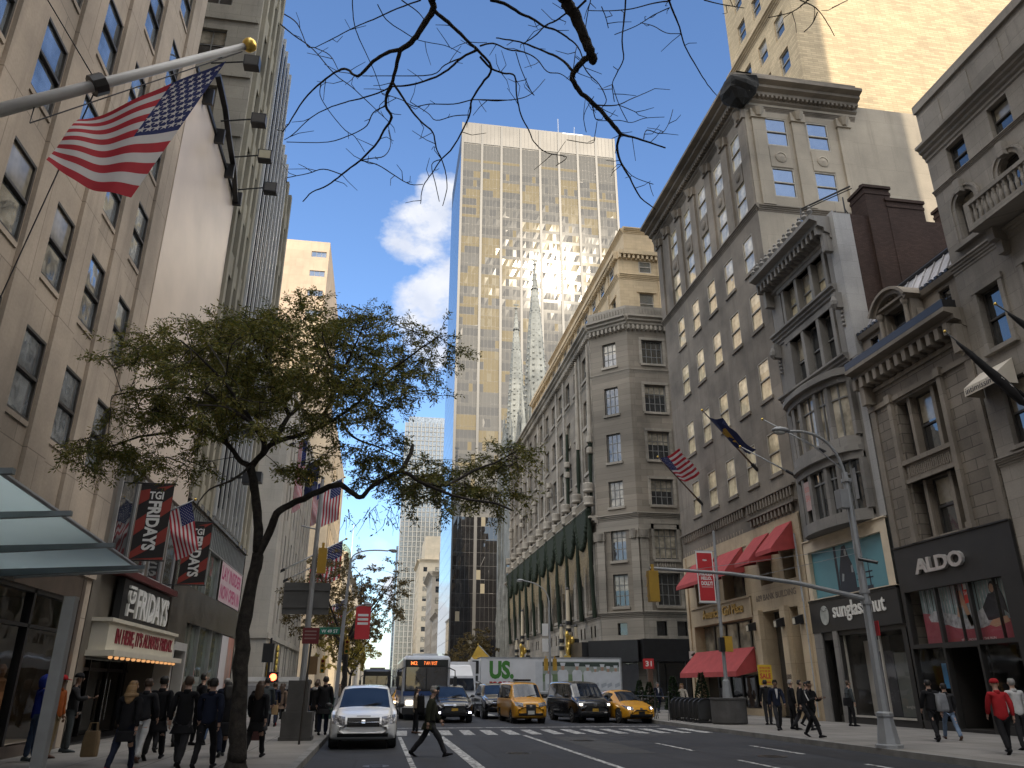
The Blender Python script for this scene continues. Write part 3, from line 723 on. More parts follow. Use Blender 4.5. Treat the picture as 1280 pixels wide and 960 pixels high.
for (z0, z1) in ((8.95, 11.2), (12.3, 14.9)):
    for u0, u1 in zip(us, us[1:]):
        mb.face([P(u0, z0, bow(u0, .85, .16)), P(u1, z0, bow(u1, .85, .16)), P(u1, z1, bow(u1, .85, .16)), P(u0, z1, bow(u0, .85, .16))], 0 if z0 < 10 else 1)
pb = mb.build('bay_window', [G_DARK, G_BLIND], b)
mb = MB()
for (z0, z1) in ((8.95, 11.2), (12.3, 14.9)):
    for u in (30.8, 31.8, 32.9, 34.0, 35.0): d = bow(u, .85, .12); FR.box(mb, u - .03, u + .03, z0, z1, d - .05, d + .03)
    for u0, u1 in zip(us, us[1:]):
        zz = z0 + (z1 - z0) * .72; d0, d1 = bow(u0, .85, .13), bow(u1, .85, .13)
        mb.hexa([P(u0, zz, d0 - .05), P(u1, zz, d1 - .05), P(u1, zz, d1 + .04), P(u0, zz, d0 + .04), P(u0, zz + .07, d0 - .05), P(u1, zz + .07, d1 - .05), P(u1, zz + .07, d1 + .04), P(u0, zz + .07, d0 + .04)])
mb.build('window_frame', FRAME_G, pb)
add_windows(b, FR, [(31.45, 16.4), (32.85, 16.4), (34.3, 16.4)], 1.2, 2.6, FRAME_G, [G_DARK, G_BLIND], .36, 'dh', .07, seed=8)
add_windows(b, FR, [(31.45, 20), (32.85, 20), (34.3, 20)], 1.25, 2.1, FRAME_G, [G_PALE, G_BLIND], .36, 'dh', .07, seed=9)
# notices in the lower bay
mb = MB(); FR.quad(mb, 30.5, 31.2, 9.4, 10.8, .42); mb.build('window_notice', plain('grey_notice', (.2, .2, .2), .6, .2, 6), b)
mb = MB(); FR.quad(mb, 33.7, 34.35, 9.6, 11.0, .75, 0)
ftext(mb, FR, 'BOOKS', 33.75, 34.3, 10.5, 10.75, .753, 0, 1); ftext(mb, FR, 'SAVE', 33.75, 34.3, 10.05, 10.35, .753, 0, 1); mb.build('window_notice', [plain('pink_notice', (.42, .3, .28), .6, .1, 6), plain('pink_letters', (.5, .12, .1), .6, .1, 6)], b)
# teal poster window and black sign
CREAM = plain('cream_painted_frame', (.62, .53, .4), .7, .12, 1.5); TEAL = plain('teal_poster', (.12, .30, .36), .35, .12, .5)
mb = MB(); FR.wall(mb, Y0 + .05, 36.3, 5.56, 8.4, [(29.95, 35.95, 5.6, 7.85)], .25, d=.12); FR.box(mb, Y0 + .05, 36.3, 8.38, 8.43, -.1, .2); FR.box(mb, Y0 + .05, 36.3, 5.5, 5.6, -.1, .2)
mb.build('poster_frame', CREAM, b)
mb = MB(); FR.quad(mb, 29.95, 35.95, 5.6, 7.85, -.08, 0)
pd = -.075
def pq(pts, mi): mb.face([P(u, z, pd) for u, z in pts], mi)
pq([(34.0, 5.62), (34.0, 7.84), (33.8, 7.84), (33.8, 5.62)], 1); pq([(31.3, 5.62), (34.1, 5.62), (34.1, 5.85), (31.3, 5.8)], 1)
pd = -.072
pq([(32.5, 5.8), (33.8, 5.8), (33.75, 6.6), (33.55, 7.1), (33.3, 7.75), (33.0, 7.8), (32.85, 7.3), (32.65, 6.9), (32.5, 6.4)], 1)
for u, h, w in ((31.9, 7.8, .16), (31.4, 7.0, .1), (32.2, 7.2, .08)): pq([(u, 5.7), (u + w, 5.7), (u + w * .6, h), (u + w * .4, h)], 1)
for z in (6.1, 6.35): pq([(31.2, z), (32.4, z), (32.4, z + .06), (31.2, z + .06)], 1)
pd = -.069
pq([(33.05 + .1 * math.cos(a), 7.45 + .15 * math.sin(a)) for a in [k * math.pi / 5 for k in range(10)]], 2); pq([(33.45, 6.2), (33.6, 6.2), (33.5, 6.55), (33.35, 6.5)], 2); pq([(32.6, 6.5), (32.75, 6.5), (32.75, 6.8), (32.6, 6.85)], 2)
mb.build('poster', [TEAL, plain('poster_ink', (.02, .03, .05), .4, .2, 2), plain('poster_light', (.32, .36, .38), .4, .2, 2)], b)
mb = MB(); FR.box(mb, Y0 + .05, 36.4, 4.05, 5.54, -.1, .16); FR.box(mb, Y0 + .05, 36.4, 5.46, 5.56, -.1, .2); sg = mb.build('shop_sign', BLK, b)
mb = MB(); ftext(mb, FR, 'sunglass hut', 30.35, 34.35, 4.42, 5.3, .16, .05, bold=.012); mb.build('sign_letters', WHITEP, sg)
mb = MB(); mb.add([P(35.1 + .36 * math.cos(a), 4.8 + .44 * math.sin(a), .19) for a in [k * math.pi / 12 for k in range(24)]], [tuple(range(24))]); 
for k in range(24):
    a0, a1 = k * math.pi / 12, (k + 1) * math.pi / 12
    mb.face([P(35.1 + .36 * math.cos(a0), 4.8 + .44 * math.sin(a0), .19), P(35.1 + .36 * math.cos(a1), 4.8 + .44 * math.sin(a1), .19), P(35.1 + .36 * math.cos(a1), 4.8 + .44 * math.sin(a1), .16), P(35.1 + .36 * math.cos(a0), 4.8 + .44 * math.sin(a0), .16)])
for k in range(6):
    a = R(20 + k * 24); mb.cbox(P(35.1 + .3 * math.cos(a), 4.82 + .22 + .06 * math.sin(3 * a), .2), .02, .1, .02, 1)
mb.build('sign_emblem', [plain('grey_disc', (.4, .42, .4), .4, .25, 3), BLACKM], sg)
mb = MB(); holes = [(29.75, 34.3, .5, 3.85), (34.75, 35.65, .15, 3.7)]
FR.wall(mb, Y0 + .05, 36.35, .15, 4.05, holes, .3, d=.05); sf = mb.build('shopfront', BLK, b)
mb = MB(); FR.quad(mb, 29.75, 34.3, .5, 3.85, -.15); mb.build('pane', G_SHOP, sf)
mb = MB()
for u in (29.8, 31.6, 34.25): FR.box(mb, u - .04, u + .04, .5, 3.85, -.18, -.1)
FR.box(mb, 29.75, 34.3, .42, .5, -.1, .1); mb.build('window_frame', plain('pale_metal', (.42, .4, .36), .4, .1, 2), sf)
mb = MB(); FR.box(mb, Y0 + .1, 36.3, .16, 4, -2.6, -2.5); FR.box(mb, Y0 + .1, 36.3, .15, .4, -2.5, -.3); FR.box(mb, Y0 + .1, 36.3, 3.88, 3.98, -2.5, -.3); FR.box(mb, 34.4, 34.5, .2, 3.9, -2.5, -.3); FR.box(mb, 29.5, 29.6, .2, 3.9, -2.5, -.3)
FR.box(mb, 32.8, 34.0, .5, 3.6, -1.0, -.9, 1); FR.box(mb, 31.7, 32.7, .5, 3.1, -.8, -.7, 2); FR.box(mb, 29.9, 31.5, .5, 3.0, -.7, -.6, 3)
ftext(mb, FR, 'sunglass hut', 30.2, 31.2, .8, .95, -.59, 0, 1)
mb.build('shop_interior', [plain('dim_interior', (.07, .065, .06), .8, .3, 1), plain('pale_panel', (.5, .48, .44), .6, .1, 1), plain('dark_panel', (.05, .05, .055), .5, .2, 1), plain('grey_panel', (.12, .13, .12), .5, .2, 1)], b)
mb = MB(); FR.box(mb, 35.7, 36.35, .15, 4.05, .06, .14); FR.box(mb, 34.35, 34.7, .15, 4.05, .06, .16); mb.build('stone_pier', ST_R3, b)
# roof ironwork
mb = MB(); 
for k, (x, y) in enumerate(((21.6, 35.2), (21.8, 34.4), (22.4, 31.2), (22.4, 30.4))):
    mb.tube([(x, y, 23.5), (x, y, 25.0 + .3 * (k % 2))], .04, 6); mb.tube([(x, y, 24.6), (x + .6, y, 23.5)], .03, 6)
mb.tube([(20.7, 31.6, 25.2), (22.8, 30.2, 25.9)], .05, 6); mb.tube([(20.7, 31.5, 25.05), (22.8, 30.1, 25.7)], .03, 6); mb.tube([(20.7, 31.6, 25.2), (20.6, 31.6, 24.4)], .03, 6); mb.tube([(21.6, 35.2, 24.8), (21.8, 34.4, 24.9)], .03, 6)
mb.build('roof_rail', BLACKM, b)
# ---- brown corner building with red awnings
ST4 = stone('brown_limestone', (.20, .177, .150), (2.4, 1.9), .75, .14, .55)
ST4L = stone('warm_lit_cream_limestone', (.44, .36, .255), (2.4, 1.3), .75, .1, .42)  # cream stone whose colour also stands in for warm sunlight reflected onto the wall
ST4S = stone('grey_buff_limestone', (.28, .25, .205), (2.4, 1.9), .8, .08, .3)
G_PALE2 = glass('cream_blind_glass', (.66, .58, .42), .1, 1.9, .04)
b = bld('corner_office_building', 'brown ten storey corner building with red awnings and a black netted cornice corner', 21, 44)
Y0, Y1 = 36.4, 52.6; ZT = 37.3
ucol = [38.15, 40.95, 43.75, 46.6, 49.4]; uc6 = ucol + [51.6]
rows = [12.55, 16.9, 21.3, 25.15, 29.05, 32.75]
cells = [(u, z) for z in rows for u in ucol]
FS = Fac('S', Y0)
sc = [(23.05, 29.55), (25.9, 29.55), (23.05, 33.4), (25.9, 33.4), (24.3, 26.0), (27, 26)]
mb = MB(); FR.wall(mb, Y0, Y1, 10.1, ZT, holes_of(cells, 1.3, 2.35), .13); shell(mb, XR, 46, Y0, Y1, .15, ZT, 'WS')
mb.build('wall', ST4, b)
mb = MB(); FS.wall(mb, XR, 28.6, 23.0, ZT, holes_of(sc, 1.5, 2.15), .13); mb.face([(28.6, Y0, .2), (46, Y0, .2), (46, Y0, ZT), (28.6, Y0, ZT)]); mb.face([(XR, Y0, .2), (28.6, Y0, .2), (28.6, Y0, 23), (XR, Y0, 23)])
mb.build('south_wall', ST4S, b)
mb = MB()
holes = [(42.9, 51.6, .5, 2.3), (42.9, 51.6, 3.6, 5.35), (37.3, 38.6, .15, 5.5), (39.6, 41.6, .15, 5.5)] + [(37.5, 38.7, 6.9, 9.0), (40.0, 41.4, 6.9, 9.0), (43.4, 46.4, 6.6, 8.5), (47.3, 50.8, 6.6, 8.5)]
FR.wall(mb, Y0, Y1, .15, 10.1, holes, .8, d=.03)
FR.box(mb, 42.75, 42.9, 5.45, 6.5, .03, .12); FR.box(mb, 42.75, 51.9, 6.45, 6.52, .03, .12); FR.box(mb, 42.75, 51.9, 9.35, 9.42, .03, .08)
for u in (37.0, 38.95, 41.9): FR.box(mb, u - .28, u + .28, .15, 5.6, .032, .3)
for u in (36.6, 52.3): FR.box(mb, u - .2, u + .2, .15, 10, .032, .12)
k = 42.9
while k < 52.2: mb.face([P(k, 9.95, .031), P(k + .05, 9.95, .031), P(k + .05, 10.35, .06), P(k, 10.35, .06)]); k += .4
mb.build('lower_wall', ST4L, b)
mb = MB()
def band(z, d, h=.25): FR.prof(mb, Y0 - d, Y1 + d, cornice(z, z + h, d))
band(28.35, .22, .4); band(36.0, .2, .3)
FR.prof(mb, Y0 - 1.0, Y1 + 1.0, cornice(36.6, 37.9, 1.15, 4)); FS.prof(mb, XR - 1.0, 28.9, cornice(36.6, 37.9, 1.05, 4)); FS.prof(mb, XR - .1, 28.7, cornice(28.35, 28.75, .2)); FS.prof(mb, XR - .1, 28.7, cornice(36.0, 36.3, .16))
FR.box(mb, Y0 - .6, Y1 + .3, 37.9, 38.5, -.5, .5); FS.box(mb, XR - .5, 28.8, 37.9, 38.5, -.3, .6)
k = Y0
while k < Y1: FR.box(mb, k, k + .14, 36.85, 37.1, 0, .45); k += .3
k = XR
while k < 28.6: FS.box(mb, k, k + .14, 36.85, 37.1, 0, .4); k += .3
for u in [36.85] + [(a + c) / 2 for a, c in zip(uc6, uc6[1:])] + [52.25]:
    FR.box(mb, u - .42, u + .42, 28.85, 35.3, 0, .14); FR.box(mb, u - .5, u + .5, 35.3, 35.95, 0, .26); mb.lathe(P(u, 35.4, .2), [(.2, 0), (.34, .3), (.42, .5)], 8)
for u in ucol: FR.box(mb, u - .6, u + .6, 31.35, 32.6, -.1, .05); mb.ball(P(u, 32, .05), .12, .34, .34, 10, 6)
for z in rows[:4]:
    for u in ucol: FR.box(mb, u - .75, u + .75, z - .2, z, 0, .1)
# rows of little brackets above the second floor
k = 36.7
while k < 52.2:
    if not 41.9 < k < 42.3: FR.box(mb, k, k + .13, 11.0, 11.5, 0, .16)
    k += .34
k = 36.8
while k < 41.8: FR.box(mb, k, k + .16, 10.2, 10.6, .03, .2); k += .42
FR.box(mb, Y0, 42, 10.62, 10.72, 0, .24); FR.box(mb, Y0, Y1, 11.52, 11.62, 0, .2)
mb.build('stone_trim', ST4, b)
mb = MB()
for u in (21.8, 24.5, 27.7): FS.box(mb, u - .42, u + .42, 28.85, 35.3, 0, .15); FS.box(mb, u - .5, u + .5, 35.3, 35.95, 0, .26); mb.lathe(FS.P(u, 35.4, .2), [(.2, 0), (.34, .3), (.42, .5)], 8)
for u in (23.05, 25.9): FS.box(mb, u - .72, u + .72, 31.75, 33.25, -.1, .04); mb.lathe(FS.P(u, 32.5, .02), [(.4, 0), (.4, -.06), (.3, -.09), (.28, -.05), (.02, -.1)], 14, axis='y')
mb.build('pilaster_trim', ST4S, b)
GS = glass('sky_facing_glass', (.05, .06, .07), .03, 3.2, .02)
add_windows(b, FR, cells, 1.3, 2.35, FRAME_L, [G_PALE, G_PALE2], .07, 'dh', .07, seed=12, variants=6)
add_windows(b, FS, sc, 1.5, 2.15, FRAME_L, [GS], .08, 'dh', .08, seed=13)
mb = MB()
rr = random.Random(5); rows_ = []
for i in range(7):
    z = 37.75 - i * .29; row = []
    for j in range(12):
        a = 2 * math.pi * j / 12; w = (1.0, 1.04, 1.02, .98, .8, .55, .2)[i]
        row.append((XR - .3 + w * math.copysign(abs(math.cos(a)) ** .45, math.cos(a)) * rr.uniform(.88, 1.08), Y0 - .25 + w * math.copysign(abs(math.sin(a)) ** .45, math.sin(a)) * rr.uniform(.88, 1.08), z + rr.uniform(-.08, .08)))
    rows_.append(row)
mb.rings(rows_); mb.build('black_netting', plain('black_net', (.008, .008, .008), .95, .4, 6, bump=.5), b)
def awning(u0, u1, zt, zb, dep, parent, mat=RED, F=FR, val=.22):
    mb = MB(); q = F.P; n = 6
    pr = [(.05 + dep * (i / n), zt - (zt - zb) * (i / n) ** 1.05) for i in range(n + 1)]
    for (d0, z0), (d1, z1) in zip(pr, pr[1:]): mb.face([q(u0, z0, d0), q(u1, z0, d0), q(u1, z1, d1), q(u0, z1, d1)])
    mb.face([q(u0, zb, dep + .05), q(u1, zb, dep + .05), q(u1, zb - val, dep + .06), q(u0, zb - val, dep + .06)])
    for u in (u0, u1): mb.face([q(u, zt, .05), q(u, zb, dep + .05), q(u, zb - val, dep + .06), q(u, zb, .05)])
    return mb.build('awning', mat, parent)
awning(37.2, 38.95, 9.75, 8.3, 1.35, b); awning(39.8, 41.6, 9.6, 8.1, 1.35, b); awning(43.2, 46.5, 9.4, 7.9, 1.3, b); awning(47.1, 51.0, 9.4, 7.9, 1.3, b)
awning(43.0, 51.6, 3.75, 2.45, 1.25, b, val=.28)
USG = glass('upper_shop_glass', (.2, .18, .14), .05, 2.0, .05)
for h in holes:
    mb = MB(); FR.box(mb, h[0] + .02, h[1] - .02, h[2], h[2] + .06, -.7, -.6); FR.box(mb, h[0] + .02, h[1] - .02, h[3] - .08, h[3], -.7, -.6)
    for q in range(1, max(2, round((h[1] - h[0]) / 1.7))): u = h[0] + (h[1] - h[0]) * q / max(2, round((h[1] - h[0]) / 1.7)); FR.box(mb, u - .1, u + .1, h[2] + .06, h[3] - .08, -.7, -.58)
    sf = mb.build('shop_window', BLACKM, b); mb = MB(); FR.quad(mb, h[0], h[1], h[2], h[3], -.66); mb.build('pane', G_DARK if h[3] < 2.5 or h[1] < 42 and h[3] < 6 else USG, sf)
mb = MB(); ftext(mb, FR, 'American Girl Place', 43.9, 49.9, 5.72, 6.28, .05, .06, bold=.012); mb.build('sign_letters', plain('gold_letters', (.45, .30, .08), .35, .2, 3, .6), b)
mb = MB(); ftext(mb, FR, '609 BANK BUILDING', 37.7, 42.2, 6.08, 6.42, .033, .01, bold=.012); ftext(mb, FR, '609', 38.75, 39.2, 2.0, 2.25, .31, .02, bold=.01)
mb.build('engraved_letters', plain('engraved_shadow_grey', (.16, .13, .10), .8, .1, 3), b)
for u in (37.0, 38.95, 42.2):
    mb = MB(); FR.box(mb, u - .18, u + .18, 4.55, 5.0, .3, .34, 0); mb.hexa([P(u - .16, 4.6, .35), P(u + .16, 4.6, .35), P(u + .16, 4.5, .7), P(u - .16, 4.5, .7), P(u - .16, 5.0, .35), P(u + .16, 5.0, .35), P(u + .16, 4.85, .75), P(u - .16, 4.85, .75)], 0); FR.quad(mb, u - .13, u + .13, 4.54, 4.82, .76, 1)
    mb.build('wall_lantern', [BLACKM, plain('lantern_glass', (.5, .47, .38), .3, .1, 3)], b)
mb = MB(); mb.tube([P(36.75, .3, .25), P(36.75, 9, .25)], .05, 6); mb.build('drain_pipe', GREYM, b)
mb = MB(); FR.quad(mb, 38.6, 39.3, .3, 3.0, -.64, 0); mb.build('door', plain('dark_door', (.04, .035, .03), .5, .2, 2), b)

# ---- tall buff brick tower behind
BUFF = stone('buff_brick', (.42, .338, .222), (.8, .2), .72, .28, .16, msize=.02, bump=.2, rough=.9)
b = bld('brick_tower', 'tall sunlit buff brick tower with blank side wall, rising behind the brown corner building', 40, 50)
TX, TY = 29.0, 41.2; FW = Fac('R', TX)
mb = MB(); wc = [(u, z) for u in (43.2, 46.0, 48.8) for z in (39.2, 42.9, 46.6, 50.3, 55.5, 59.2)]
FW.wall(mb, TY, 51.4, 30, 74, holes_of(wc, 1.35, 2.1), .25); mb.face([(TX, TY, 20), (75, TY, 20), (75, TY, 74), (TX, TY, 74)]); mb.face([(TX, 51.4, 20), (75, 51.4, 20), (75, 51.4, 74), (TX, 51.4, 74)]); mb.face([(TX, TY, 74), (75, TY, 74), (75, 51.4, 74), (TX, 51.4, 74)]); mb.face([(75, TY, 20), (75, 51.4, 20), (75, 51.4, 74), (75, TY, 74)])
mb.build('wall', BUFF, b)
mb = MB(); FW.prof(mb, TY - .0, 51.8, cornice(53.3, 53.9, .45)); FW.box(mb, TY, 51.4, 38.6, 38.9, 0, .15); FW.box(mb, TY, 51.4, 42.3, 42.5, 0, .1); mb.build('stone_trim', ST4L, b)
add_windows(b, FW, wc, 1.35, 2.1, FRAME_L, [GS, G_BLIND], .18, 'dh', .08, seed=21)

# ---- department store on the next corner
SB = stone('store_brick', (.197, .178, .153), (2.6, .62), .55, .22, .42)
SL = stone('store_limestone', (.276, .257, .228), (1.8, .6), .55, .16, .5)
b = bld('department_store', 'long stone department store hung with green garlands on the far corner', 30, 95)
CX = 24.2; CY = 71.6; WY = 74.6
class Cham(Fac):
    """the cut corner, between (21, WY) and (CX, CY); u runs 0..1 from west to south"""
    def __init__(s):
        s.k = 'S'; a = Vector((XR, WY, 0)); e = Vector((CX, CY, 0)); s.a = a; s.dv = (e - a); s.L = s.dv.length; s.t = s.dv.normalized(); s.n = Vector((s.t.y, -s.t.x, 0))
    def P(s, u, z, d=0.0): q = s.a + s.t * u + s.n * d; return (q.x, q.y, z)
FC = Cham(); FSS = Fac('S', CY)
ww = 1.5
srow = [(8.7, 3.0), (13.0, 3.4), (18.3, 2.6), (22.9, 3.0), (28.0, 3.0), (33.4, 2.7)]
wcols = [77.6 + 4.1 * k for k in range(13)]
wcells = [[(u, z) for u in wcols] for z, h in srow]
zc = 39.0
mb = MB(); hs = []
for (z, h), cl in zip(srow, wcells):
    hs += holes_of(cl, 1.9 if z > 17 else 2.3, h)
hs += [(u - .28 + s, u + .28 + s, 6.1, 7.2) for u in wcols for s in (-.7, .7)]
FR.wall(mb, WY, 130, 5.0, zc, hs, .4)
ch = [(FC.L / 2 - .05, z) for z, h in srow]
FC.wall(mb, 0, FC.L, 5.0, zc, [(FC.L / 2 - .8, FC.L / 2 + .8, z, z + h) for z, h in srow] + [(FC.L / 2 - .5, FC.L / 2 + .5, 6.1, 7.2)], .35)
sw = [26.9, 31.5, 36.0]
FSS.wall(mb, CX, 60, 5.0, zc, [(u - 1.15, u + 1.15, z, z + h) for u in sw for z, h in srow] + [(u - .5 + s, u + .5 + s, 6.0, 7.3) for u in sw for s in (-1, 1)], .35)
mb.face([(XR, WY, zc), (CX, CY, zc), (60, CY, zc), (60, 130, zc), (XR, 130, zc)]); mb.face([(XR, 130, .1), (60, 130, .1), (60, 130, zc), (XR, 130, zc)])
# set-back storeys
mb.build('wall', SB, b)
mb = MB(); X2, Y2 = 25.0, 75.5; FR2 = Fac('R', X2); FS2 = Fac('S', Y2)
up = [(u, 41.4) for u in [78 + 4.1 * k for k in range(13)]]; ups = [(28.2, 41.4), (31.8, 41.4), (35.5, 41.4)]
FR2.wall(mb, Y2, 129, zc, 49, holes_of(up, 1.5, 2.6), .3); FS2.wall(mb, X2, 58, zc, 49, holes_of(ups, 1.7, 2.6), .3); mb.face([(X2, Y2, 49), (58, Y2, 49), (58, 129, 49), (X2, 129, 49)])
FR3, FS3 = Fac('R', 26.4), Fac('S', 77.2)
ups3 = [(31.2, 50.6), (34.2, 50.6)]
FS3.wall(mb, 26.4, 56, 49, 54.0, holes_of(ups3, 2.0, 1.4), .3); FR3.wall(mb, 77.2, 120, 49, 54.0, [], .3); mb.face([(26.4, 77.2, 54), (56, 77.2, 54), (56, 120, 54), (26.4, 120, 54)])
FS2.prof(mb, X2, 58, cornice(45.6, 46.3, .35)); FR2.prof(mb, Y2, 129, cornice(45.6, 46.3, .35)); FS3.prof(mb, 26.4, 56, cornice(53.0, 53.7, .4)); FR3.prof(mb, 77.2, 120, cornice(53.0, 53.7, .4))
SU = stone('upper_store_stone', (.42, .34, .23), (1.2, .4), .75, .1, .25)
mb.build('upper_storeys', SU, b)
ups4 = [(28.2, 46.6), (31.8, 46.6), (35.5, 46.6)]; up4 = [(u, 46.6) for u, _ in up]
mb = MB()
for F, cl in ((FS2, ups + ups4), (FR2, up + up4)):
    for u, z in cl: F.box(mb, u - 1.15, u + 1.15, z - .3, z - .05, 0, .2); F.box(mb, u - 1.15, u + 1.15, z + 1.62 + (z < 45), z + 1.85 + (z < 45), 0, .16)
for F, cl in ((FS2, ups), (FR2, up)):
    for u, z in cl: F.box(mb, u + 1.5, u + 2.0, 40, 45.6, 0, .18); F.box(mb, u + 1.5, u + 2.0, 46.3, 49, 0, .14)
k = X2
while k < 40: FS2.box(mb, k, k + .25, 48.3, 48.8, 0, .5); k += .55
FS2.box(mb, X2, 58, 48.8, 49.3, -.2, .6); FR2.box(mb, Y2, 129, 48.8, 49.3, -.2, .6)
k = Y2
while k < 128: FR2.box(mb, k, k + .25, 48.3, 48.8, 0, .5); k += .55
mb.build('upper_trim', SU, b)
for F, cl, n_ in ((FS2, ups4, 3), (FR2, up4, 9)): add_windows(b, F, cl[:n_], 1.5, 1.5, FRAME_L, [GS], -.03, 'dh', .1)
add_windows(b, FS2, ups, 1.7, 2.6, FRAME_L, [GS], .25, 'dh', .09); add_windows(b, FR2, up[:9], 1.5, 2.6, FRAME_L, [G_DARK], .25, 'dh', .09); add_windows(b, FS3, ups3, 2.0, 1.4, FRAME_L, [GS], .25, 'single', .09)
# trim
mb = MB()
for F, u0, u1 in ((FR, WY, 130), (FC, -.1, FC.L + .1), (FSS, CX, 60)):
    F.prof(mb, u0, u1, cornice(37.4, 38.8, .8, 4)); F.box(mb, u0, u1, 38.8, 40.1, -.35, .1) if F is not FR else F.box(mb, u0, u1, 38.8, 39.6, -.35, .1)
    F.prof(mb, u0, u1, cornice(32.3, 32.7, .16)); F.prof(mb, u0, u1, cornice(16.9, 17.5, .35)); F.prof(mb, u0, u1, cornice(7.6, 8.2, .3)); F.box(mb, u0, u1, 15.9, 16.9, .002, .1)
k = WY
while k < 129: FR.box(mb, k, k + .3, 37.2, 37.7, 0, .5); k += .62
for F, u1 in ((FC, FC.L), (FSS, 36)):
    k = .1 if F is FC else CX
    while k < u1: F.box(mb, k, k + .22, 37.2, 37.7, 0, .5); k += .5
    k = .4 if F is FC else CX + 1.6
    while k < u1: F.box(mb, k, k + .14, 39.1, 39.75, .1, .2); k += .34
for u in [WY + .5] + [u + 2.05 for u in wcols]:
    FR.box(mb, u - .45, u + .45, 17.6, 37.2, 0, .14) if int(u * 10) % 3 else None
    FR.box(mb, u - .55, u + .55, 8.2, 16.0, 0, .3); FR.box(mb, u - .65, u + .65, 15.0, 15.9, 0, .45)
for F, us_ in ((FC, (.35, FC.L - .35)), (FSS, (CX + .45, 29.3, 34))):
    for u in us_: F.box(mb, u - .4, u + .4, 8.2, 15.0, 0, .25); F.box(mb, u - .48, u + .48, 15.0, 15.9, 0, .34); mb.lathe(F.P(u, 15.0, .25), [(.25, 0), (.45, .7)], 8)
for cl, (z, h) in zip(wcells, srow):
    for u, z_ in cl: FR.box(mb, u - 1.15, u + 1.15, z - .3, z, 0, .18)
for z, h in srow:
    FC.box(mb, FC.L / 2 - .95, FC.L / 2 + .95, z - .25, z, 0, .15)
    for u in sw: FSS.box(mb, u - 1.35, u + 1.35, z - .25, z, 0, .16); FSS.box(mb, u - 1.45, u - 1.16, z, z + h, 0, .1); FSS.box(mb, u + 1.16, u + 1.45, z, z + h, 0, .1); FSS.box(mb, u - 1.45, u + 1.45, z + h, z + h + .3, 0, .14)
for u in sw: mb.lathe(FSS.P(u + 2.2, 36.3, .05), [(.55, 0), (.5, -.12), (.3, -.14), (.25, -.08), (.02, -.1)], 14, axis='y')
for F, us_ in ((FSS, sw),):
    for u in us_:
        k = u - 1.0
        while k < u + 1.0: mb.lathe(F.P(k, 12.1, .05), [(.07, 0), (.09, .25), (.06, .5), (.08, .8)], 8); k += .25
mb.build('stone_trim', SL, b)
# the lowest storey of pale rusticated blocks
mb = MB(); 
FR.wall(mb, WY, 130, .15, 7.6, [(u - 1.7, u + 1.7, .3, 5.0) for u in wcols] + [(u - .28 + s, u + .28 + s, 6.1, 7.2) for u in wcols for s in (-.7, .7)], .4, d=.06)
FC.wall(mb, 0, FC.L, .15, 7.6, [(FC.L / 2 - 1.4, FC.L / 2 + 1.4, .15, 4.6), (FC.L / 2 - .5, FC.L / 2 + .5, 6.1, 7.2)], .4, d=.06)
FSS.wall(mb, CX, 60, .15, 7.6, [(u - 1.8, u + 1.8, .3, 4.6) for u in sw] + [(u - .5 + s, u + .5 + s, 6.0, 7.3) for u in sw for s in (-1, 1)], .4, d=.06)
mb.build('base_storey', SL, b)
for (z, h), cl in zip(srow, wcells):
    add_windows(b, FR, cl, 1.9 if z > 17 else 2.3, h, FRAME_G, [G_DARK, G_BLIND] if z > 12 else [G_DARK], .33, 'grid', .1, seed=int(z), nx=2, ny=2)
    add_windows(b, FC, [(FC.L / 2, z)], 1.6, h, FRAME_G, [G_DARK, G_BLIND], .3, 'grid', .1, seed=int(z) + 50, nx=3, ny=3, variants=1)
    add_windows(b, FSS, [(u, z) for u in sw[:2]], 2.3, h, FRAME_G, [G_DARK, G_BLIND], .3, 'grid', .1, seed=int(z) + 70, nx=4, ny=3, variants=2)
mb = MB()
for u in wcols:
    FR.quad(mb, u - 1.7, u + 1.7, .3, 5, -.3)
    for s in (-.7, .7): FR.quad(mb, u - .28 + s, u + .28 + s, 6.1, 7.2, -.3)
FC.quad(mb, FC.L / 2 - 1.4, FC.L / 2 + 1.4, .15, 4.6, -.3); FC.quad(mb, FC.L / 2 - .5, FC.L / 2 + .5, 6.1, 7.2, -.25)
for u in sw:
    FSS.quad(mb, u - 1.8, u + 1.8, .3, 4.6, -.3)
    for s in (-1, 1): FSS.quad(mb, u - .5 + s, u + .5 + s, 6, 7.3, -.25)
mb.build('show_window', G_DARK, b)
# black scaffold canopy round the foot
mb = MB()
for F, u0, u1 in ((FSS, CX - 1, 60), (FC, -.3, FC.L + .3)):
    F.box(mb, u0, u1, 3.7, 5.6, .1, 2.4) if F is FSS else F.box(mb, u0, u1, 3.7, 5.55, .1, 2.3)
FR.box(mb, WY - .6, 82, 4.2, 5.5, .1, 2.2)
for u in (24.5, 27, 29.5, 32, 35): mb.tube([(u, CY - 2.2, .15), (u, CY - 2.2, 3.8)], .06, 8)
for u in (76, 79, 82): mb.tube([(XR - 2.0, u, .15), (XR - 2.0, u, 4.3)], .06, 8)
mb.build('canopy', BLACKM, b)
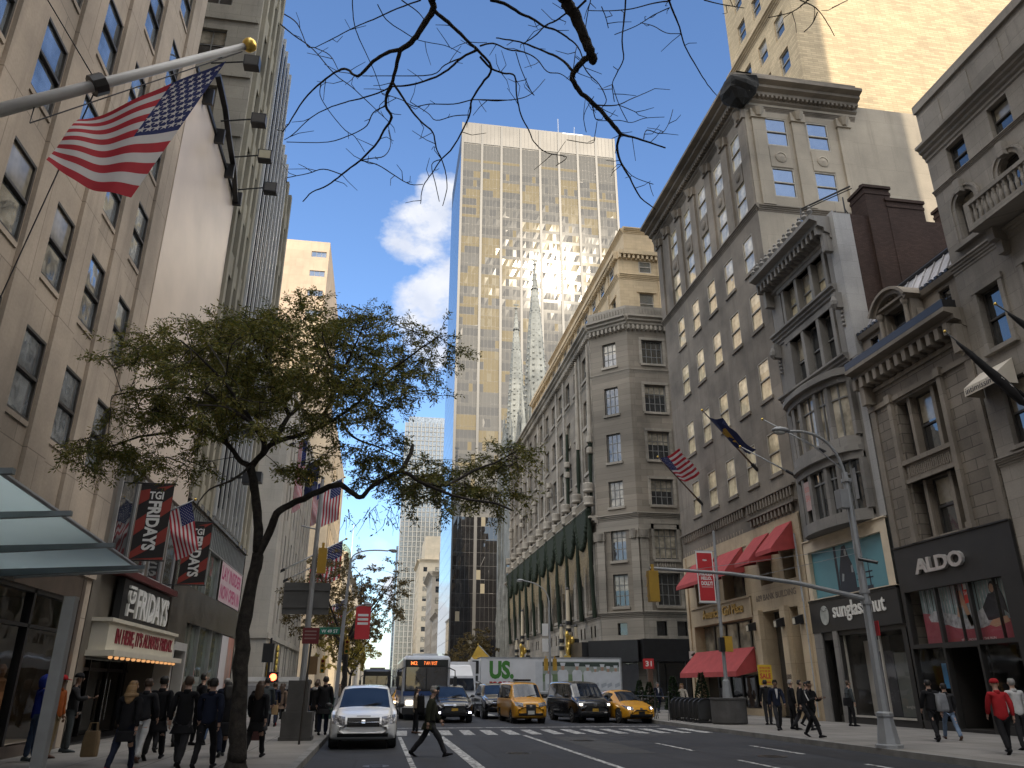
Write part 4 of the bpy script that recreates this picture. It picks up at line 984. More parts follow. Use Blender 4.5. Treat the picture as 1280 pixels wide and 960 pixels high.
# garlands: swags, drops, gold icicle lights, stone balcony drums
GARL = plain('fir_garland', (.008, .017, .007), .9, .5, 9, bump=.8, bscale=20)
rr = random.Random(9)
def furry(mb, pts, rad, n=9):
    P_ = []; 
    for a, c in zip(pts, pts[1:]):
        for i in range(4): P_.append(Vector(a).lerp(Vector(c), i / 4))
    P_.append(Vector(pts[-1])); mb.tube(P_, [rad * rr.uniform(.75, 1.2) for _ in P_], n)
swag = [WY + .4 + 5.1 * k for k in range(11)]
for k, u in enumerate(swag):
    mb = MB(); d = .75
    furry(mb, [P(u, 7.8, d - .2), P(u, 13, d), P(u, 18.4, d)], .24)
    if k < 3: furry(mb, [P(u, 19, d - .3), P(u, 24, d - .35), P(u, 29.5, d - .4)], .2)
    if k < len(swag) - 1:
        v = swag[k + 1]; furry(mb, [P(u, 18.4, d), P((u + v) / 2, 18.2, d), P(v, 18.4, d)], .26)
        n = 14; pts = []
        for i in range(n + 1):
            t = i / n; pts.append((u + (v - u) * t, 18.3 - 3.5 * math.sin(math.pi * t) ** .7))
        for i in range(n):
            a, c = pts[i], pts[i + 1]; mb.hexa([P(a[0], a[1], d - .2), P(c[0], c[1], d - .2), P(c[0], c[1], d + .25), P(a[0], a[1], d + .25), P(a[0], 18.25, d - .2), P(c[0], 18.25, d - .2), P(c[0], 18.25, d + .25), P(a[0], 18.25, d + .25)])
        furry(mb, [P(a, z, d + .1) for a, z in pts], .32)
    o = mb.build('garland', GARL, b)
    if k < len(swag) - 1:
        mb = MB(); v = swag[k + 1]; i = 0; uu = u + .45
        while uu < v - .4:
            t = (uu - u) / (v - u); zt = 18.0 - 3.5 * math.sin(math.pi * t) ** .7; L = rr.uniform(1.2, 4.4); mb.tube([P(uu, zt, d), P(uu, zt - L, d)], [.05, .02], 4); uu += .17
        mb.build('icicle_lights', plain('gilt_strands', (.36, .29, .18), .5, .4, 5), o)
DRUM = plain('pale_drum_stone', (.32, .29, .245), .8, .25, 1)
for u in swag:
    mb = MB()
    for z in (18.7, 20.1): mb.lathe(P(u, z, .75), [(.48, 0), (.55, .12), (.5, .3), (.55, .85), (.5, .95)], 12)
    for z in (24.2, 25.4): mb.lathe(P(u, z, .45), [(.3, 0), (.36, .1), (.33, .6), (.3, .7)], 10) if swag.index(u) % 2 == 0 else None
    mb.lathe(P(u, 29.5, .35), [(.3, -3.4), (.24, 0), (.17, 4.5), (.12, 7.2)], 8) if swag.index(u) < 2 else None
    FR.prof(mb, u - .6, u + 4.5, cornice(16.6, 17.6, .9)); mb.build('balcony_drum', DRUM, b)
mb = MB(); k = 0
for u0, u1 in zip(swag, swag[1:]):
    FR.box(mb, u0 + .5, u1 - .5, 19.4, 19.5, .9, 1.0); FR.box(mb, u0 + .5, u1 - .5, 18.5, 18.6, .9, 1.0); uu = u0 + .6
    while uu < u1 - .5: mb.tube([P(uu, 18.6, .95), P(uu, 19.4, .95)], .03, 4); uu += .22
mb.build('balcony_railing', plain('pale_iron', (.3, .27, .22), .6, .2, 2), b)

# ---- cathedral with two spires
MARB = stone('grey_white_marble', (.225, .235, .225), (.9, .5), .7, .12, .4)
b = bld('cathedral', 'grey white gothic cathedral with twin pointed spires', 30, 172)
mb = MB()
def spire(cx, cy, w, zb, z1, zt):
    h = w / 2
    mb.box(cx - h, cx + h, cy - h, cy + h, .2, zb)
    for s in (-1, 1):
        for t in (-1, 1):
            bx, by = cx + s * h, cy + t * h; mb.box(bx - .9, bx + .9, by - .9, by + .9, .2, zb * .96)
            mb.lathe((bx, by, zb * .96), [(1.0, 0), (.75, 3.0), (.35, 7.0), (.03, 11)], 8)
    for zz in (12, 22, 33, 44):
        mb.box(cx - h - .35, cx + h + .35, cy - h - .35, cy + h + .35, zz, zz + .7)
    n = 8; R0 = h * 1.02
    prof = [(R0, zb), (R0 * .96, zb + 1), (R0 * .9, z1 - 6), (R0 * .92, z1 - 4)]
    mb.lathe((cx, cy, 0), prof, 8)
    mb.lathe((cx, cy, 0), [(R0 * .86, z1 - 4), (R0 * .45, z1 + (zt - z1) * .5), (.12, zt - 3), (.02, zt)], 8)
    mb.box(cx - .7, cx + .7, cy - .1, cy + .1, zt - 2.2, zt - 1.8); mb.lathe((cx, cy, zt - 3.5), [(.1, 0), (.5, .4), (.1, .9)], 8)
    for k in range(8):
        a = math.pi / 8 + k * math.pi / 4
        for q in range(26):
            t = q / 26; rad = R0 * .88 * (1 - t) ** 1.02 + .1; z = z1 - 4 + (zt - z1 + 1) * t
            mb.ball((cx + rad * math.cos(a), cy + rad * math.sin(a), z), .2 + .16 * (1 - t), .2 + .16 * (1 - t), .3, 5, 4)
        mb.lathe((cx + R0 * 1.02 * math.cos(a), cy + R0 * 1.02 * math.sin(a), zb), [(.45, 0), (.4, z1 - zb - 6), (.55, z1 - zb - 5), (.25, z1 - zb - 1), (.02, z1 - zb + 4.5)], 6)
spire(32.0, 161, 7.0, 52, 62, 100.5); spire(31.4, 184, 6.6, 52, 62, 100)
mb.box(27.5, 34, 165, 180, .2, 38)
mb.face([(27.5, 165, 38), (27.5, 180, 38), (27.5, 172.5, 48)]); mb.face([(27.5, 165, 38), (27.5, 172.5, 48), (60, 172.5, 48), (60, 165, 38)]); mb.face([(27.5, 180, 38), (27.5, 172.5, 48), (60, 172.5, 48), (60, 180, 38)])
mb.box(34, 110, 156, 189, .2, 24); mb.box(34, 110, 163, 182, 24, 38)
FWc = Fac('R', 27.6); FSc = Fac('S', 156.7)
for k in range(9):
    y = 157.3 + k * 3.4; mb.lathe((27.2, y, .2), [(.7, 0), (.65, 14 + 5 * (k % 2)), (.8, 15 + 5 * (k % 2)), (.5, 18 + 5 * (k % 2)), (.02, 24 + 5 * (k % 2))], 6)
for k in range(9):
    x = 37 + k * 8; mb.box(x, x + 1.2, 152.8, 156, .2, 18); mb.lathe((x + .6, 153.4, 18), [(.9, 0), (.5, 3), (.02, 8)], 6)
for cx, cy in ((32, 156.7), (31.4, 179.7)):
    for z in (24, 34, 45): 
        for s in (-2.2, 0, 2.2): mb.box(cx + s * .8 - .15, cx + s * .8 + .15, cy - .25, cy, z, z + 8)
mb.build('stone_body', MARB, b)
mb = MB()
def lancet(F, u, z, w, h, d):
    F.poly(mb, [(u - w / 2, z), (u + w / 2, z), (u + w / 2, z + h * .7), (u + w * .3, z + h * .88), (u, z + h), (u - w * .3, z + h * .88), (u - w / 2, z + h * .7)], d - .1, d + .04)
for cyy in (161, 184):
    F = Fac('R', (32.0 - 3.5 if cyy == 161 else 31.4 - 3.3)); G_ = Fac('S', cyy - (3.5 if cyy == 161 else 3.3))
    for z, h in ((14, 6), (25, 7), (36, 7), (53.5, 4)):
        for s in (-1.5, 1.5): lancet(F, cyy + s, z, 1.4, h, .05); lancet(G_, (32.0 if cyy == 161 else 31.4) + s, z, 1.4, h, .05)
    cx = 32.0 if cyy == 161 else 31.4; R0 = 3.57 if cyy == 161 else 3.37
    for q in range(6):
        t = .05 + q * .15; rad = R0 * .86 * (1 - t) * math.cos(math.pi / 8) + .12; z = 58 + 40.5 * t
        for a in range(8):
            an = a * math.pi / 4; mb.lathe((cx + rad * math.cos(an), cyy + rad * math.sin(an), z), [(.02, -.42), (.3, 0), (.02, .42)], 6)
F = Fac('R', 27.5); lancet(F, 172.5, 2, 4.5, 8, .05); lancet(F, 167.5, 2, 2.5, 6, .05); lancet(F, 177.5, 2, 2.5, 6, .05)
mb.lathe((27.4, 172.5, 24), [(4, 0), (4, -.1)], 20, axis='x')
mb.build('lancet_window', plain('dark_tracery', (.05, .055, .055), .4, .3, 1), b)
# ================================================================== left side of the avenue
FL = Fac('L', XL); P = FL.P
def bldl(name, label, y): return thing(name, label, 'building', (XL, y, .15))
ST_A = stone('warm_limestone', (.41, .35, .29), (2.4, 3.32), .6, .12, .42, msize=.014, bump=.15)
GRAN = plain('brown_polished_granite', (.10, .075, .06), .3, .3, 2.5)
b = bldl('office_building', 'warm beige limestone office building with a glass canopy over its shop, at the left edge', 12)
Y0, Y1, ZT = -8.0, 24.5, 52
cols = [22.6 - 2.4 * k for k in range(8)]; rows = [7.35, 10.65, 14.0, 17.35, 20.7, 24.05, 27.4, 30.75, 34.1, 37.4]
cells = [(u, z) for z in rows for u in cols]
mb = MB(); FL.wall(mb, Y0, Y1, 4.9, ZT, holes_of(cells, 1.26, 2.0), .1)
FL.wall(mb, Y0, Y1, .15, 4.9, [(15.2, 23.7, .4, 3.9), (8, 14, .4, 3.9)], .35)
mb.face([(XL, Y1, .15), (-40, Y1, .15), (-40, Y1, ZT), (XL, Y1, ZT)]); mb.face([(XL, Y0, ZT), (-40, Y0, ZT), (-40, Y1, ZT), (XL, Y1, ZT)])
mb.build('wall', ST_A, b)
mb = MB()
es = [Y1] + [c for c in cols]
for i, u in enumerate(cols):
    hi = Y1 - .003 if i == 0 else cols[i - 1] - .68; FL.box(mb, u + .68, hi, 4.9, ZT, 0, .1)
FL.box(mb, Y0, Y1 - .003, 4.55, 4.95, 0, .1)
for u, z in cells: FL.box(mb, u - .6, u + .6, z - .12, z, -.09, .04)
mb.build('stone_pier', ST_A, b)
add_windows(b, FL, cells, 1.26, 2.0, FRAME_D, [glass('street_window_glass', (.30, .33, .36), .03, 2.5, .05, metal=.6), G_BLIND], .05, 'dh', .07, seed=31, variants=6)
mb = MB(); FL.box(mb, 14, 15.2, .15, 4.5, 0, .25); FL.box(mb, 23.7, 23.95, .15, 4.5, 0, .06); FL.box(mb, 12, 15.4, 3.0, 4.9, .0, .9); FL.box(mb, 15.2, 23.7, .15, .4, -.2, .08); FL.box(mb, 15.2, 23.7, 3.9, 4.5, 0, .05); mb.build('granite_surround', GRAN, b)
mb = MB()
for u in (15.25, 18.2, 20.9, 23.6): FL.box(mb, u - .06, u + .06, .4, 3.9, -.2, .0)
FL.box(mb, 15.2, 23.7, 3.0, 3.08, -.2, .0); FL.box(mb, 15.2, 23.7, 3.8, 3.9, -.2, 0); sf = mb.build('shop_window', BLACKM, b)
mb = MB(); FL.quad(mb, 15.2, 23.7, .4, 3.9, -.1); mb.build('pane', G_SHOP, sf)
mb = MB(); FL.box(mb, 15.1, 24.2, .16, 4.5, -3.6, -3.5); FL.box(mb, 15.1, 24.2, .15, .4, -3.5, -.36); FL.box(mb, 15.1, 24.2, 4.0, 4.1, -3.5, -.36); FL.box(mb, 24.1, 24.2, .3, 4, -3.5, -.36); FL.box(mb, 15.0, 15.1, .3, 4, -3.5, -.36)
mb.build('shop_interior', plain('warm_shop_interior', (.20, .155, .10), .8, .5, .8), b)
MANC = plain('mannequin_coat', (.25, .12, .05), .8, .6, 1.5)
for k, (u, h) in enumerate(((16.2, 1.7), (18.9, 1.75), (20.2, 1.7), (21.8, 1.72), (22.9, 1.6))):
    mb = MB(); mb.lathe(FL.P(u, .4, -1.2), [(.25, 0), (.25, .04), (.03, .05), (.03, .7), (.16, .75), (.2, 1.0), (.15, 1.15), (.22, 1.4), (.07, 1.5), (.1, 1.6), (.11, 1.72), (.05, 1.82)], 12); mb.build('mannequin', MANC, b)
# glass canopy on steel brackets
mb = MB(); XO = -5.55
GLC = leafmat('frosted_canopy_glass', (.66, .76, .78), (.72, .8, .82), .8)
mb.hexa([(XL, 9.5, 4.55), (XO, 9.5, 4.72), (XO, 19.45, 4.20), (XL, 19.45, 4.02), (XL, 9.5, 4.58), (XO, 9.5, 4.75), (XO, 19.45, 4.23), (XL, 19.45, 4.05)])
cn = mb.build('canopy', GLC, b); BRK = plain('grey_blue_steel', (.2, .23, .25), .4, .15, 2, .4)
for y in (11.5, 13.8, 16.2, 18.4):
    z = 4.55 - (y - 9.5) * .053; mb = MB()
    mb.hexa([(XL, y - .05, z - .22), (XO + .35, y - .05, z + .02), (XO + .35, y + .05, z + .02), (XL, y + .05, z - .22), (XL, y - .05, z - .06), (XO + .35, y - .05, z + .1), (XO + .35, y + .05, z + .1), (XL, y + .05, z - .06)]); mb.build('bracket', BRK, cn)
mb = MB(); mb.tube([(XL, 19.45, 4.0), (XO, 19.45, 4.2)], .045, 6); mb.tube([(XO, 9.5, 4.7), (XO, 19.45, 4.2)], .04, 6); mb.build('rim', GREYM, cn)

# ---- restaurant with the blank stone panel above
PANEL = plain('smooth_stone_panel', (.64, .53, .43), .3, .14, .35, 0, 0, .6)
DGRAN = plain('dark_veined_granite', (.085, .075, .065), .25, .55, 1.1)
b = bldl('restaurant_building', 'restaurant front with a tall blank beige panel above its black and white sign', 29)
Y0, Y1 = 24.52, 33.25
mb = MB(); FL.box(mb, Y0 + .02, Y1, 8.4, 23.6, -.5, .12); 
mb.build('blank_panel', PANEL, b)
mb = MB(); FL.wall(mb, Y0 + .02, Y1 + .0, .15, 8.4, [(25.1, 33.0, .15, 2.55)], 1.2, d=-.12)
mb.face([(XL, Y0 + .02, 23.2), (-30, Y0 + .02, 23.2), (-30, Y1, 23.2), (XL, Y1, 23.2)]); FL.box(mb, Y0 + .02, 25.1, .15, 8.4, -.1, .02)
for k, u in enumerate((27.2, 29.3, 31.4)): FL.box(mb, u - .18, u + .18, 5.2, 8.35, -.1, .05)
mb.build('wall', plain('grey_brown_front', (.14, .125, .105), .5, .35, .9), b)
mb = MB()
for (u0, u1) in ((25.4, 27.0), (27.45, 29.1), (29.6, 31.2), (31.6, 33.0)): FL.box(mb, u0, u1, 5.3, 8.2, -.12, .0)
mb.build('window', G_DARK, b)
mb = MB()
for (u0, u1) in ((25.4, 27.0), (27.45, 29.1), (29.6, 31.2), (31.6, 33.0)):
    for u in (u0 - .05, u1): FL.box(mb, u, u + .06, 5.3, 8.2, -.1, .06)
    FL.box(mb, u0, u1, 5.22, 5.3, -.1, .08); FL.box(mb, u0, u1, 8.2, 8.28, -.1, .08)
mb.build('window_frame', plain('white_window_trim', (.4, .4, .4), .5, .2, 2), b)
mb = MB()      # dark curved frame along the panel's top with brackets
pts = [(XL + .2, 25.2, 23.75), (XL + .5, 26.2, 24.9), (XL + .55, 27.8, 24.6), (XL + .5, 29.4, 24.2), (XL + .45, 31.2, 23.9), (XL + .3, 33.1, 23.3)]
for a, c in zip(pts, pts[1:]):
    a, c = Vector(a), Vector(c); mb.hexa([tuple(a + Vector(q)) for q in ((-.16, 0, -.07), (.06, 0, -.07), (.06, 0, .07), (-.16, 0, .07))] + [tuple(c + Vector(q)) for q in ((-.16, 0, -.07), (.06, 0, -.07), (.06, 0, .07), (-.16, 0, .07))])
for y in (26.0, 28.4, 30.8, 33.0): mb.box(XL - .1, XL + .5, y - .08, y + .08, 23.2, 23.9)
FL.box(mb, Y0 + .05, Y1, 23.58, 23.75, -.4, .2); mb.build('sign_frame', BLACKM, b)
LIT = [(25.6, 25.3, 0), (28.2, 24.6, 0), (30.4, 24.4, 1), (32.6, 24.2, 0)]
for y, z, on in LIT:
    mb = MB(); mb.tube([(XL + .3, y, z - .4), (XL + 1.7, y, z - .1)], .035, 6); mb.box(XL + 1.55, XL + 2.15, y - .18, y + .22, z - .4, z + .1)
    fl = mb.build('floodlight', BLACKM, b)
    mb = MB(); mb.face([(XL + 1.6, y - .185, z - .36), (XL + 2.1, y - .185, z - .36), (XL + 2.1, y - .185, z + .06), (XL + 1.6, y - .185, z + .06)]); mb.build('lens', plain('floodlight_lens', (.5, .46, .34) if on else (.1, .1, .1), .15, .1, 4), fl)
mb = MB(); FL.box(mb, 26.75, 32.45, 3.62, 4.9, .0, .22); sg = mb.build('shop_sign', BLKS := plain('black_sign_board', (.012, .012, .013), .5, .2, 2), b)
WL = plain('white_letters', (.72, .72, .7), .45, .05, 2)
mb = MB(); ftext(mb, FL, 'FRIDAYS', 28.2, 32.3, 3.76, 4.72, .22, .07, bold=.03)
text(mb, 'TGI', lambda x, y, d: FL.P(27.98 - y * .72, 3.78 + x * .95, .22 + d), .07, 0, .02)
mb.build('sign_letters', WL, sg)
mb = MB(); XM = .5
FL.box(mb, 25.1, 33.0, 2.62, 3.5, 0, XM); FL.box(mb, 25.0, 33.1, 3.46, 3.56, -.05, XM + .1); FL.box(mb, 24.95, 33.3, 2.5, 2.66, -.05, XM + .3)
mq = mb.build('marquee', plain('marquee_white', (.62, .58, .48), .5, .08, 1.5), b)
mb = MB(); ftext(mb, FL, "IN HERE, IT'S ALWAYS FRIDAY.", 25.8, 32.7, 2.8, 3.32, XM + .012, .02, bold=.02); mb.build('sign_letters', plain('dark_red_letters', (.24, .02, .035), .5, .1, 3), mq)
BULB = emis('warm_bulb', (1, .5, .2), .5)
for k in range(14): mb = MB(); mb.lathe(FL.P(25.3 + k * .58, 2.42, XM + .12), [(.04, 0), (.07, .04), (.05, .085)], 8); mb.build('marquee_bulb', BULB, mq)
mb = MB()
for u in (25.15, 26.9, 28.7, 30.6, 32.4): FL.box(mb, u, u + .1, .15, 2.5, -1.1, -.98)
FL.box(mb, 25.1, 33, 2.15, 2.25, -1.1, -1.0)
FL.box(mb, 25.1, 33, .15, .2, -1.1, -.0)
dr = mb.build('door', BLACKM, b)
mb = MB(); FL.quad(mb, 25.1, 33, .2, 2.5, -1.06); mb.build('pane', glass('dark_door_glass', (.006, .006, .006), .05, 1.5, .02), dr)
mb = MB()
for u in (26.75, 27.1, 30.4, 30.8): mb.tube([FL.P(u, .6, -.92), FL.P(u, 1.9, -.92)], .025, 6); 
FL.box(mb, 27.2, 28.5, .85, .93, -.97, -.93); mb.build('handle', CHROME, dr)
mb = MB(); FL.box(mb, 33.0, 33.24, .15, 3.2, -.1, .5); FL.box(mb, 33.24, 35.3, 3.0, 3.3, -.1, .5); FL.box(mb, 35.1, 35.3, .15, 3.0, -.1, .5); mb.build('pale_door_case', plain('pale_stucco', (.42, .41, .39), .7, .1, 1), b)
mb = MB(); FL.box(mb, 25.5, 33.0, 4.95, 5.15, -.1, .35); mb.build('red_ledge', plain('dark_red_ledge', (.10, .02, .02), .5, .2, 2), b)
def tgi_banner(y, label):
    t = thing('hanging_banner', label, 'banner', (XL, y, 5.4), 'striped restaurant banners'); x0, x1, z0, z1 = XL + .28, XL + 1.3, 5.45, 7.9
    mats = [plain('banner_black', (.014, .012, .012), .7, .2, 2), plain('banner_red', (.26, .035, .025), .7, .1, 2), WL]
    mb = MB(); mb.box(x0, x1, y - .012, y + .012, z0, z1, 0)
    yy = y - .016; s = .48
    def clip(k):        # diagonal red stripes, clipped to the banner
        pts = []
        for t_ in (0, 1):
            za = k + t_ * s
            pts.append(za)
        a, c = pts; poly = [(x0, a), (x1, a + .85), (x1, c + .85), (x0, c)]
        out = []
        for (ux, uz) in poly: out.append((ux, min(max(uz, z0), z1)))
        return out
    for k in (4.2, 5.2, 6.2, 7.2):
        q = clip(k)
        mb.face([(x, yy, z) for x, z in q], 1)
    mb.face([(x0 + .3, yy - .002, z0 + .3), (x1 - .3, yy - .002, z0 + .3), (x1 - .3, yy - .002, z1 - .12), (x0 + .3, yy - .002, z1 - .12)], 0)
    text(mb, 'TGI', lambda u, v, d: (x0 + .3 + u * .44, yy - .005, z1 - .5 + v * .26), 0, 2, .03)
    text(mb, 'FRIDAYS', lambda u, v, d: (x0 + .31 + v * .42, yy - .005, z1 - .56 - u * 1.6), 0, 2, .04)
    mb.build('banner_cloth', mats, t)
    mb = MB(); mb.tube([(XL, y, z1 + .03), (x1 + .05, y, z1 + .03)], .025, 6); mb.tube([(XL, y, z0 - .03), (x1 + .05, y, z0 - .03)], .025, 6); mb.build('banner_bracket', BLACKM, t)
tgi_banner(26.5, 'black and red striped restaurant banner nearer the glass canopy'); tgi_banner(33.0, 'black and red striped restaurant banner partly covered by a small flag')

# ---- tall grey building with metal fins
ST_C = stone('grey_limestone_left', (.30, .285, .25), (1.6, .8), .75, .12, .35)
ST_CY = stone('pale_yellow_stone', (.29, .27, .215), (1.6, 3), .8, .1, .35)
b = bldl('finned_tower', 'tall grey stone building with pale vertical metal fins above a shop with a pink sign', 41)
Y0, Y1, ZT = 33.27, 49.0, 82
YA, YB, ZA, ZB = 37.75, 42.7, 39.4, 34.5
def top_of(u): return ZT if u < YA else (ZA if u < YB else ZB)
FSl = Fac('S', Y0); sc = [(u, z) for u in (-10.6, -13.4) for z in [24.7 + 3.75 * k for k in range(15)]]
mb = MB(); FSl.wall(mb, -32, XL, 23, ZT, holes_of(sc, 1.45, 2.0), .28); 
ec = [(u, z) for u in (34.5, 35.7, 36.9, 46.4, 47.6) for z in [10.2 + 3.75 * k for k in range(16)] if z < top_of(u) - 4]
eh = holes_of(ec, .82, 2.5) + [(38.0, 42.5, 9.0, ZA - .8), (42.9, 45.4, 9.0, ZB - .8)]
for u0, u1 in ((Y0, YA), (YA, YB), (YB, Y1)):
    zt = top_of((u0 + u1) / 2); FL.wall(mb, u0, u1, 9.0, zt, [h for h in eh if u0 < (h[0] + h[1]) / 2 < u1], .35); mb.face([(XL, u1, .15), (-32, u1, .15), (-32, u1, zt), (XL, u1, zt)]); mb.face([(XL, u0, zt), (-32, u0, zt), (-32, u1, zt), (XL, u1, zt)])
for z in [23.6 + 3.75 * k for k in range(15)]: FSl.box(mb, -30, XL - .05, z, z + .22, 0, .1)
mb.build('wall', ST_C, b)
mb = MB()
for u in (33.7, 35.1, 36.3, 37.5, 45.7, 47.0, 48.6): FL.box(mb, u - .2, u + .2, 9, top_of(u), 0, .22)
for z in [9.0 + 3.75 * k for k in range(19)]: FL.box(mb, 33.9, 37.3, z - .05, z + 1.15, -.1, .12)
for z in [9.0 + 3.75 * k for k in range(7)]: FL.box(mb, 45.9, 48.4, z - .05, z + 1.15, -.1, .1)
mb.build('stone_pier', ST_CY, b)
add_windows(b, FSl, sc[:15], 1.45, 2.0, FRAME_G, [G_DARK, G_BLIND], .2, 'grid', .08, seed=41, nx=2, ny=2)
add_windows(b, FL, ec[:80], .82, 2.5, FRAME_D, [G_DARK], .3, 'dh', .06, seed=42)
mb = MB(); FL.quad(mb, 38.0, 42.5, 9.0, ZA - .8, -.32); FL.quad(mb, 42.9, 45.4, 9.0, ZB - .8, -.32); mb.build('curtain_wall', glass('blue_grey_curtain_glass', (.03, .04, .055), .08, 2.0, .05), b)
rr = random.Random(4); FINM = plain('white_metal_fin', (.52, .52, .5), .35, .15, .7, .3)
for k in range(8): mb = MB(); u = 38.1 + k * 1.03; FL.box(mb, u - .08, u + .08, 9.2, top_of(u) + .3, -.3, .3); mb.build('fin', FINM, b)
RODM = plain('dark_steel', (.045, .05, .058), .35, .2, 1, .5)
for k in range(15):
    mb = MB(); u = 38.3 + k * .49; zb = 10.0 + rr.uniform(-.6, 2.6); FL.box(mb, u - .07, u + .07, zb, top_of(u) - .5, -.3, .14 + .12 * (k % 2)); mb.ball(FL.P(u, zb, .1), .1, .1, .18, 8, 5); mb.build('dark_rod', RODM, b)
mb = MB()
for z in [12.6 + 3.75 * k for k in range(7)]: FL.box(mb, 38.0, 42.5, z, z + 1.0, -.3, -.02); z < 33 and FL.box(mb, 42.9, 45.4, z, z + 1.0, -.3, -.02)
mb.build('spandrel', RODM, b)
mb = MB(); FL.wall(mb, 33.3, Y1 - .1, .15, 9.0, [(36.4, 48.6, 1.2, 4.25), (33.5, 48.8, 5.7, 8.85)], .3, d=.1); mb.face([P(33.3, .15, .1), P(33.3, 9, .1), P(33.3, 9, 0), P(33.3, .15, 0)])
FL.box(mb, 33.3, Y1 - .1, 8.98, 9.2, -.1, .2)
mb.build('granite_base', DGRAN, b)
mb = MB()
for u in (36.45, 39.3, 42.2, 44.8, 48.55): FL.box(mb, u - .05, u + .05, 1.2, 4.25, -.15, .06)
for u in (33.6, 36.4, 39.2, 41.9, 48.7): FL.box(mb, u - .05, u + .05, 5.7, 8.85, -.15, .06)
FL.box(mb, 33.5, 48.8, 7.75, 7.82, -.15, .08)
for k in range(37): FL.box(mb, 33.6 + k * .41, 33.68 + k * .41, 7.82, 8.85, -.12, .1)
fr = mb.build('shop_window', plain('silver_frame', (.4, .42, .42), .3, .1, 2, .5), b)
mb = MB(); FL.quad(mb, 36.4, 48.6, 1.2, 4.25, -.1); FL.quad(mb, 33.5, 48.8, 5.7, 8.85, -.1); mb.build('pane', glass('green_grey_shop_glass', (.10, .12, .10), .04, 2.0, .05), fr)
mb = MB(); FL.quad(mb, 42.3, 48.6, 5.75, 7.72, .09, 0)
for i, (s_, a, c) in enumerate((('LAY INSIDER', 42.6, 48.3), ('NOW OPEN IN', 42.6, 48.3))): ftext(mb, FL, s_, a, c, 6.85 - i * .95, 7.55 - i * .95, .094, 0, 1, bold=.03)
mb.build('shop_poster', [plain('pink_white_poster', (.62, .48, .5), .6, .08, 2), plain('pink_letters_left', (.45, .05, .16), .6, .08, 2)], b)
mb = MB(); FL.quad(mb, 44.9, 46.8, .6, 4.2, .08, 0); FL.quad(mb, 46.8, 48.6, .6, 4.2, .08, 1)
for u, w in ((47.0, .3), (47.8, .4)): mb.face([P(u + w * math.cos(a), 2.6 + 1.1 * math.sin(a), .084) for a in [k * math.pi / 6 for k in range(12)]], 2)
mb.build('shop_poster', [plain('white_poster', (.6, .58, .58), .6, .08, 1), plain('salmon_poster', (.42, .2, .15), .6, .2, .7), plain('poster_shape', (.35, .24, .2), .6, .2, 1)], b)
mb = MB()
for (u, z) in ((38.5, 13.6), (40.4, 11.6), (42.5, 12.2)):
    mb.tube([P(u, z, 0), P(u, z + .1, 1.1)], .04, 6); mb.box(XL + .9, XL + 1.5, u - .3, u + .3, z - .25, z + .3)
mb.build('floodlight', BLACKM, b)

# ---- pale six storey block beyond the cross street
ST_D = stone('pale_limestone', (.42, .39, .34), (1.9, .95), .82, .07, .2)
b = bldl('pale_stone_block', 'pale limestone low block with slim dark windows and two flagpoles, across the side street', 78)
Y0, Y1, ZT = 62.5, 88, 24.5; FD = Fac('L', XL); FDs = Fac('S', Y0)
mb = MB(); dc = [(u, z) for u in (66.0, 67.6, 70.6, 72.2, 75.2, 76.8, 79.8, 81.4, 84.4, 86) for z in (2.0, 6.4, 10.6, 14.8, 19.0)]
FD.wall(mb, Y0, Y1, .15, ZT, holes_of(dc, .8, 2.9), .3); sdc = [(u, z) for u in (-13, -16, -19) for z in (6.4, 10.6, 14.8, 19)]
FDs.wall(mb, -30, XL, .15, ZT, holes_of(sdc, 1.0, 2.6), .3); mb.face([(XL, Y0, ZT), (-30, Y0, ZT), (-30, Y1, ZT), (XL, Y1, ZT)]); mb.face([(XL, Y1, .1), (-30, Y1, .1), (-30, Y1, ZT), (XL, Y1, ZT)])
FD.box(mb, Y0, Y1, 5.0, 5.4, 0, .12); FDs.box(mb, -30, XL, 5.0, 5.4, 0, .12); FD.box(mb, Y0, Y1, ZT, ZT + .5, -.3, .12)
for u in (67, 71.4, 76, 80.6, 85.2): FD.box(mb, u - 2.0, u - 1.7, 5.4, ZT, 0, .15)
mb.build('wall', ST_D, b)
add_windows(b, FD, dc, .8, 2.9, FRAME_D, [G_DARK], .25, 'dh', .07, seed=51); add_windows(b, FDs, sdc, 1.0, 2.6, FRAME_D, [G_DARK], .25, 'dh', .07, seed=52)
mb = MB()
for y in (64.0, 69.0): 
    for k in range(6): mb.ball((XL + .16, y, 2.0 + k * .5), .14, .35, .36, 8, 5)
mb.build('gilded_relief', GOLD, b)

# ---- sunlit slab and its lower wing
ST_E = stone('sunlit_limestone', (.38, .30, .225), (2.6, 1.9), .8, .1, .15)
b = thing('stone_slab_tower', 'sunlit tan stone slab tower with a few slit windows, above the leafy tree', 'building', (-27, 150, .15))
mb = MB(); FE = Fac('S', 140.0); ew = [(-16.6, 82.4 - k * 4.4) for k in range(15)]
FE.wall(mb, -46, -14.6, .15, 86, holes_of(ew, 3.0, 1.3), .3); shell(mb, -46, -14.6, 140.0, 175, .15, 86, 'S'); mb.build('wall', ST_E, b)
add_windows(b, FE, ew, 3.0, 1.3, FRAME_G, [GS], .2, 'grid', .12, nx=3, ny=1)
b = thing('stone_wing', 'sunlit cream stone wing of the slab tower, standing at the avenue behind hanging flags', 'building', (-14, 128, .15))
mb = MB(); FE2 = Fac('S', 118.0); FE2e = Fac('L', -8.6)
FE2.wall(mb, -24, -8.6, .15, 40, [(-13.5, -11, 1, 9)], .4); 
ewc = [(u, z) for u in (121, 125, 129, 133, 137, 141, 145) for z in (12, 17, 22, 27, 32)]
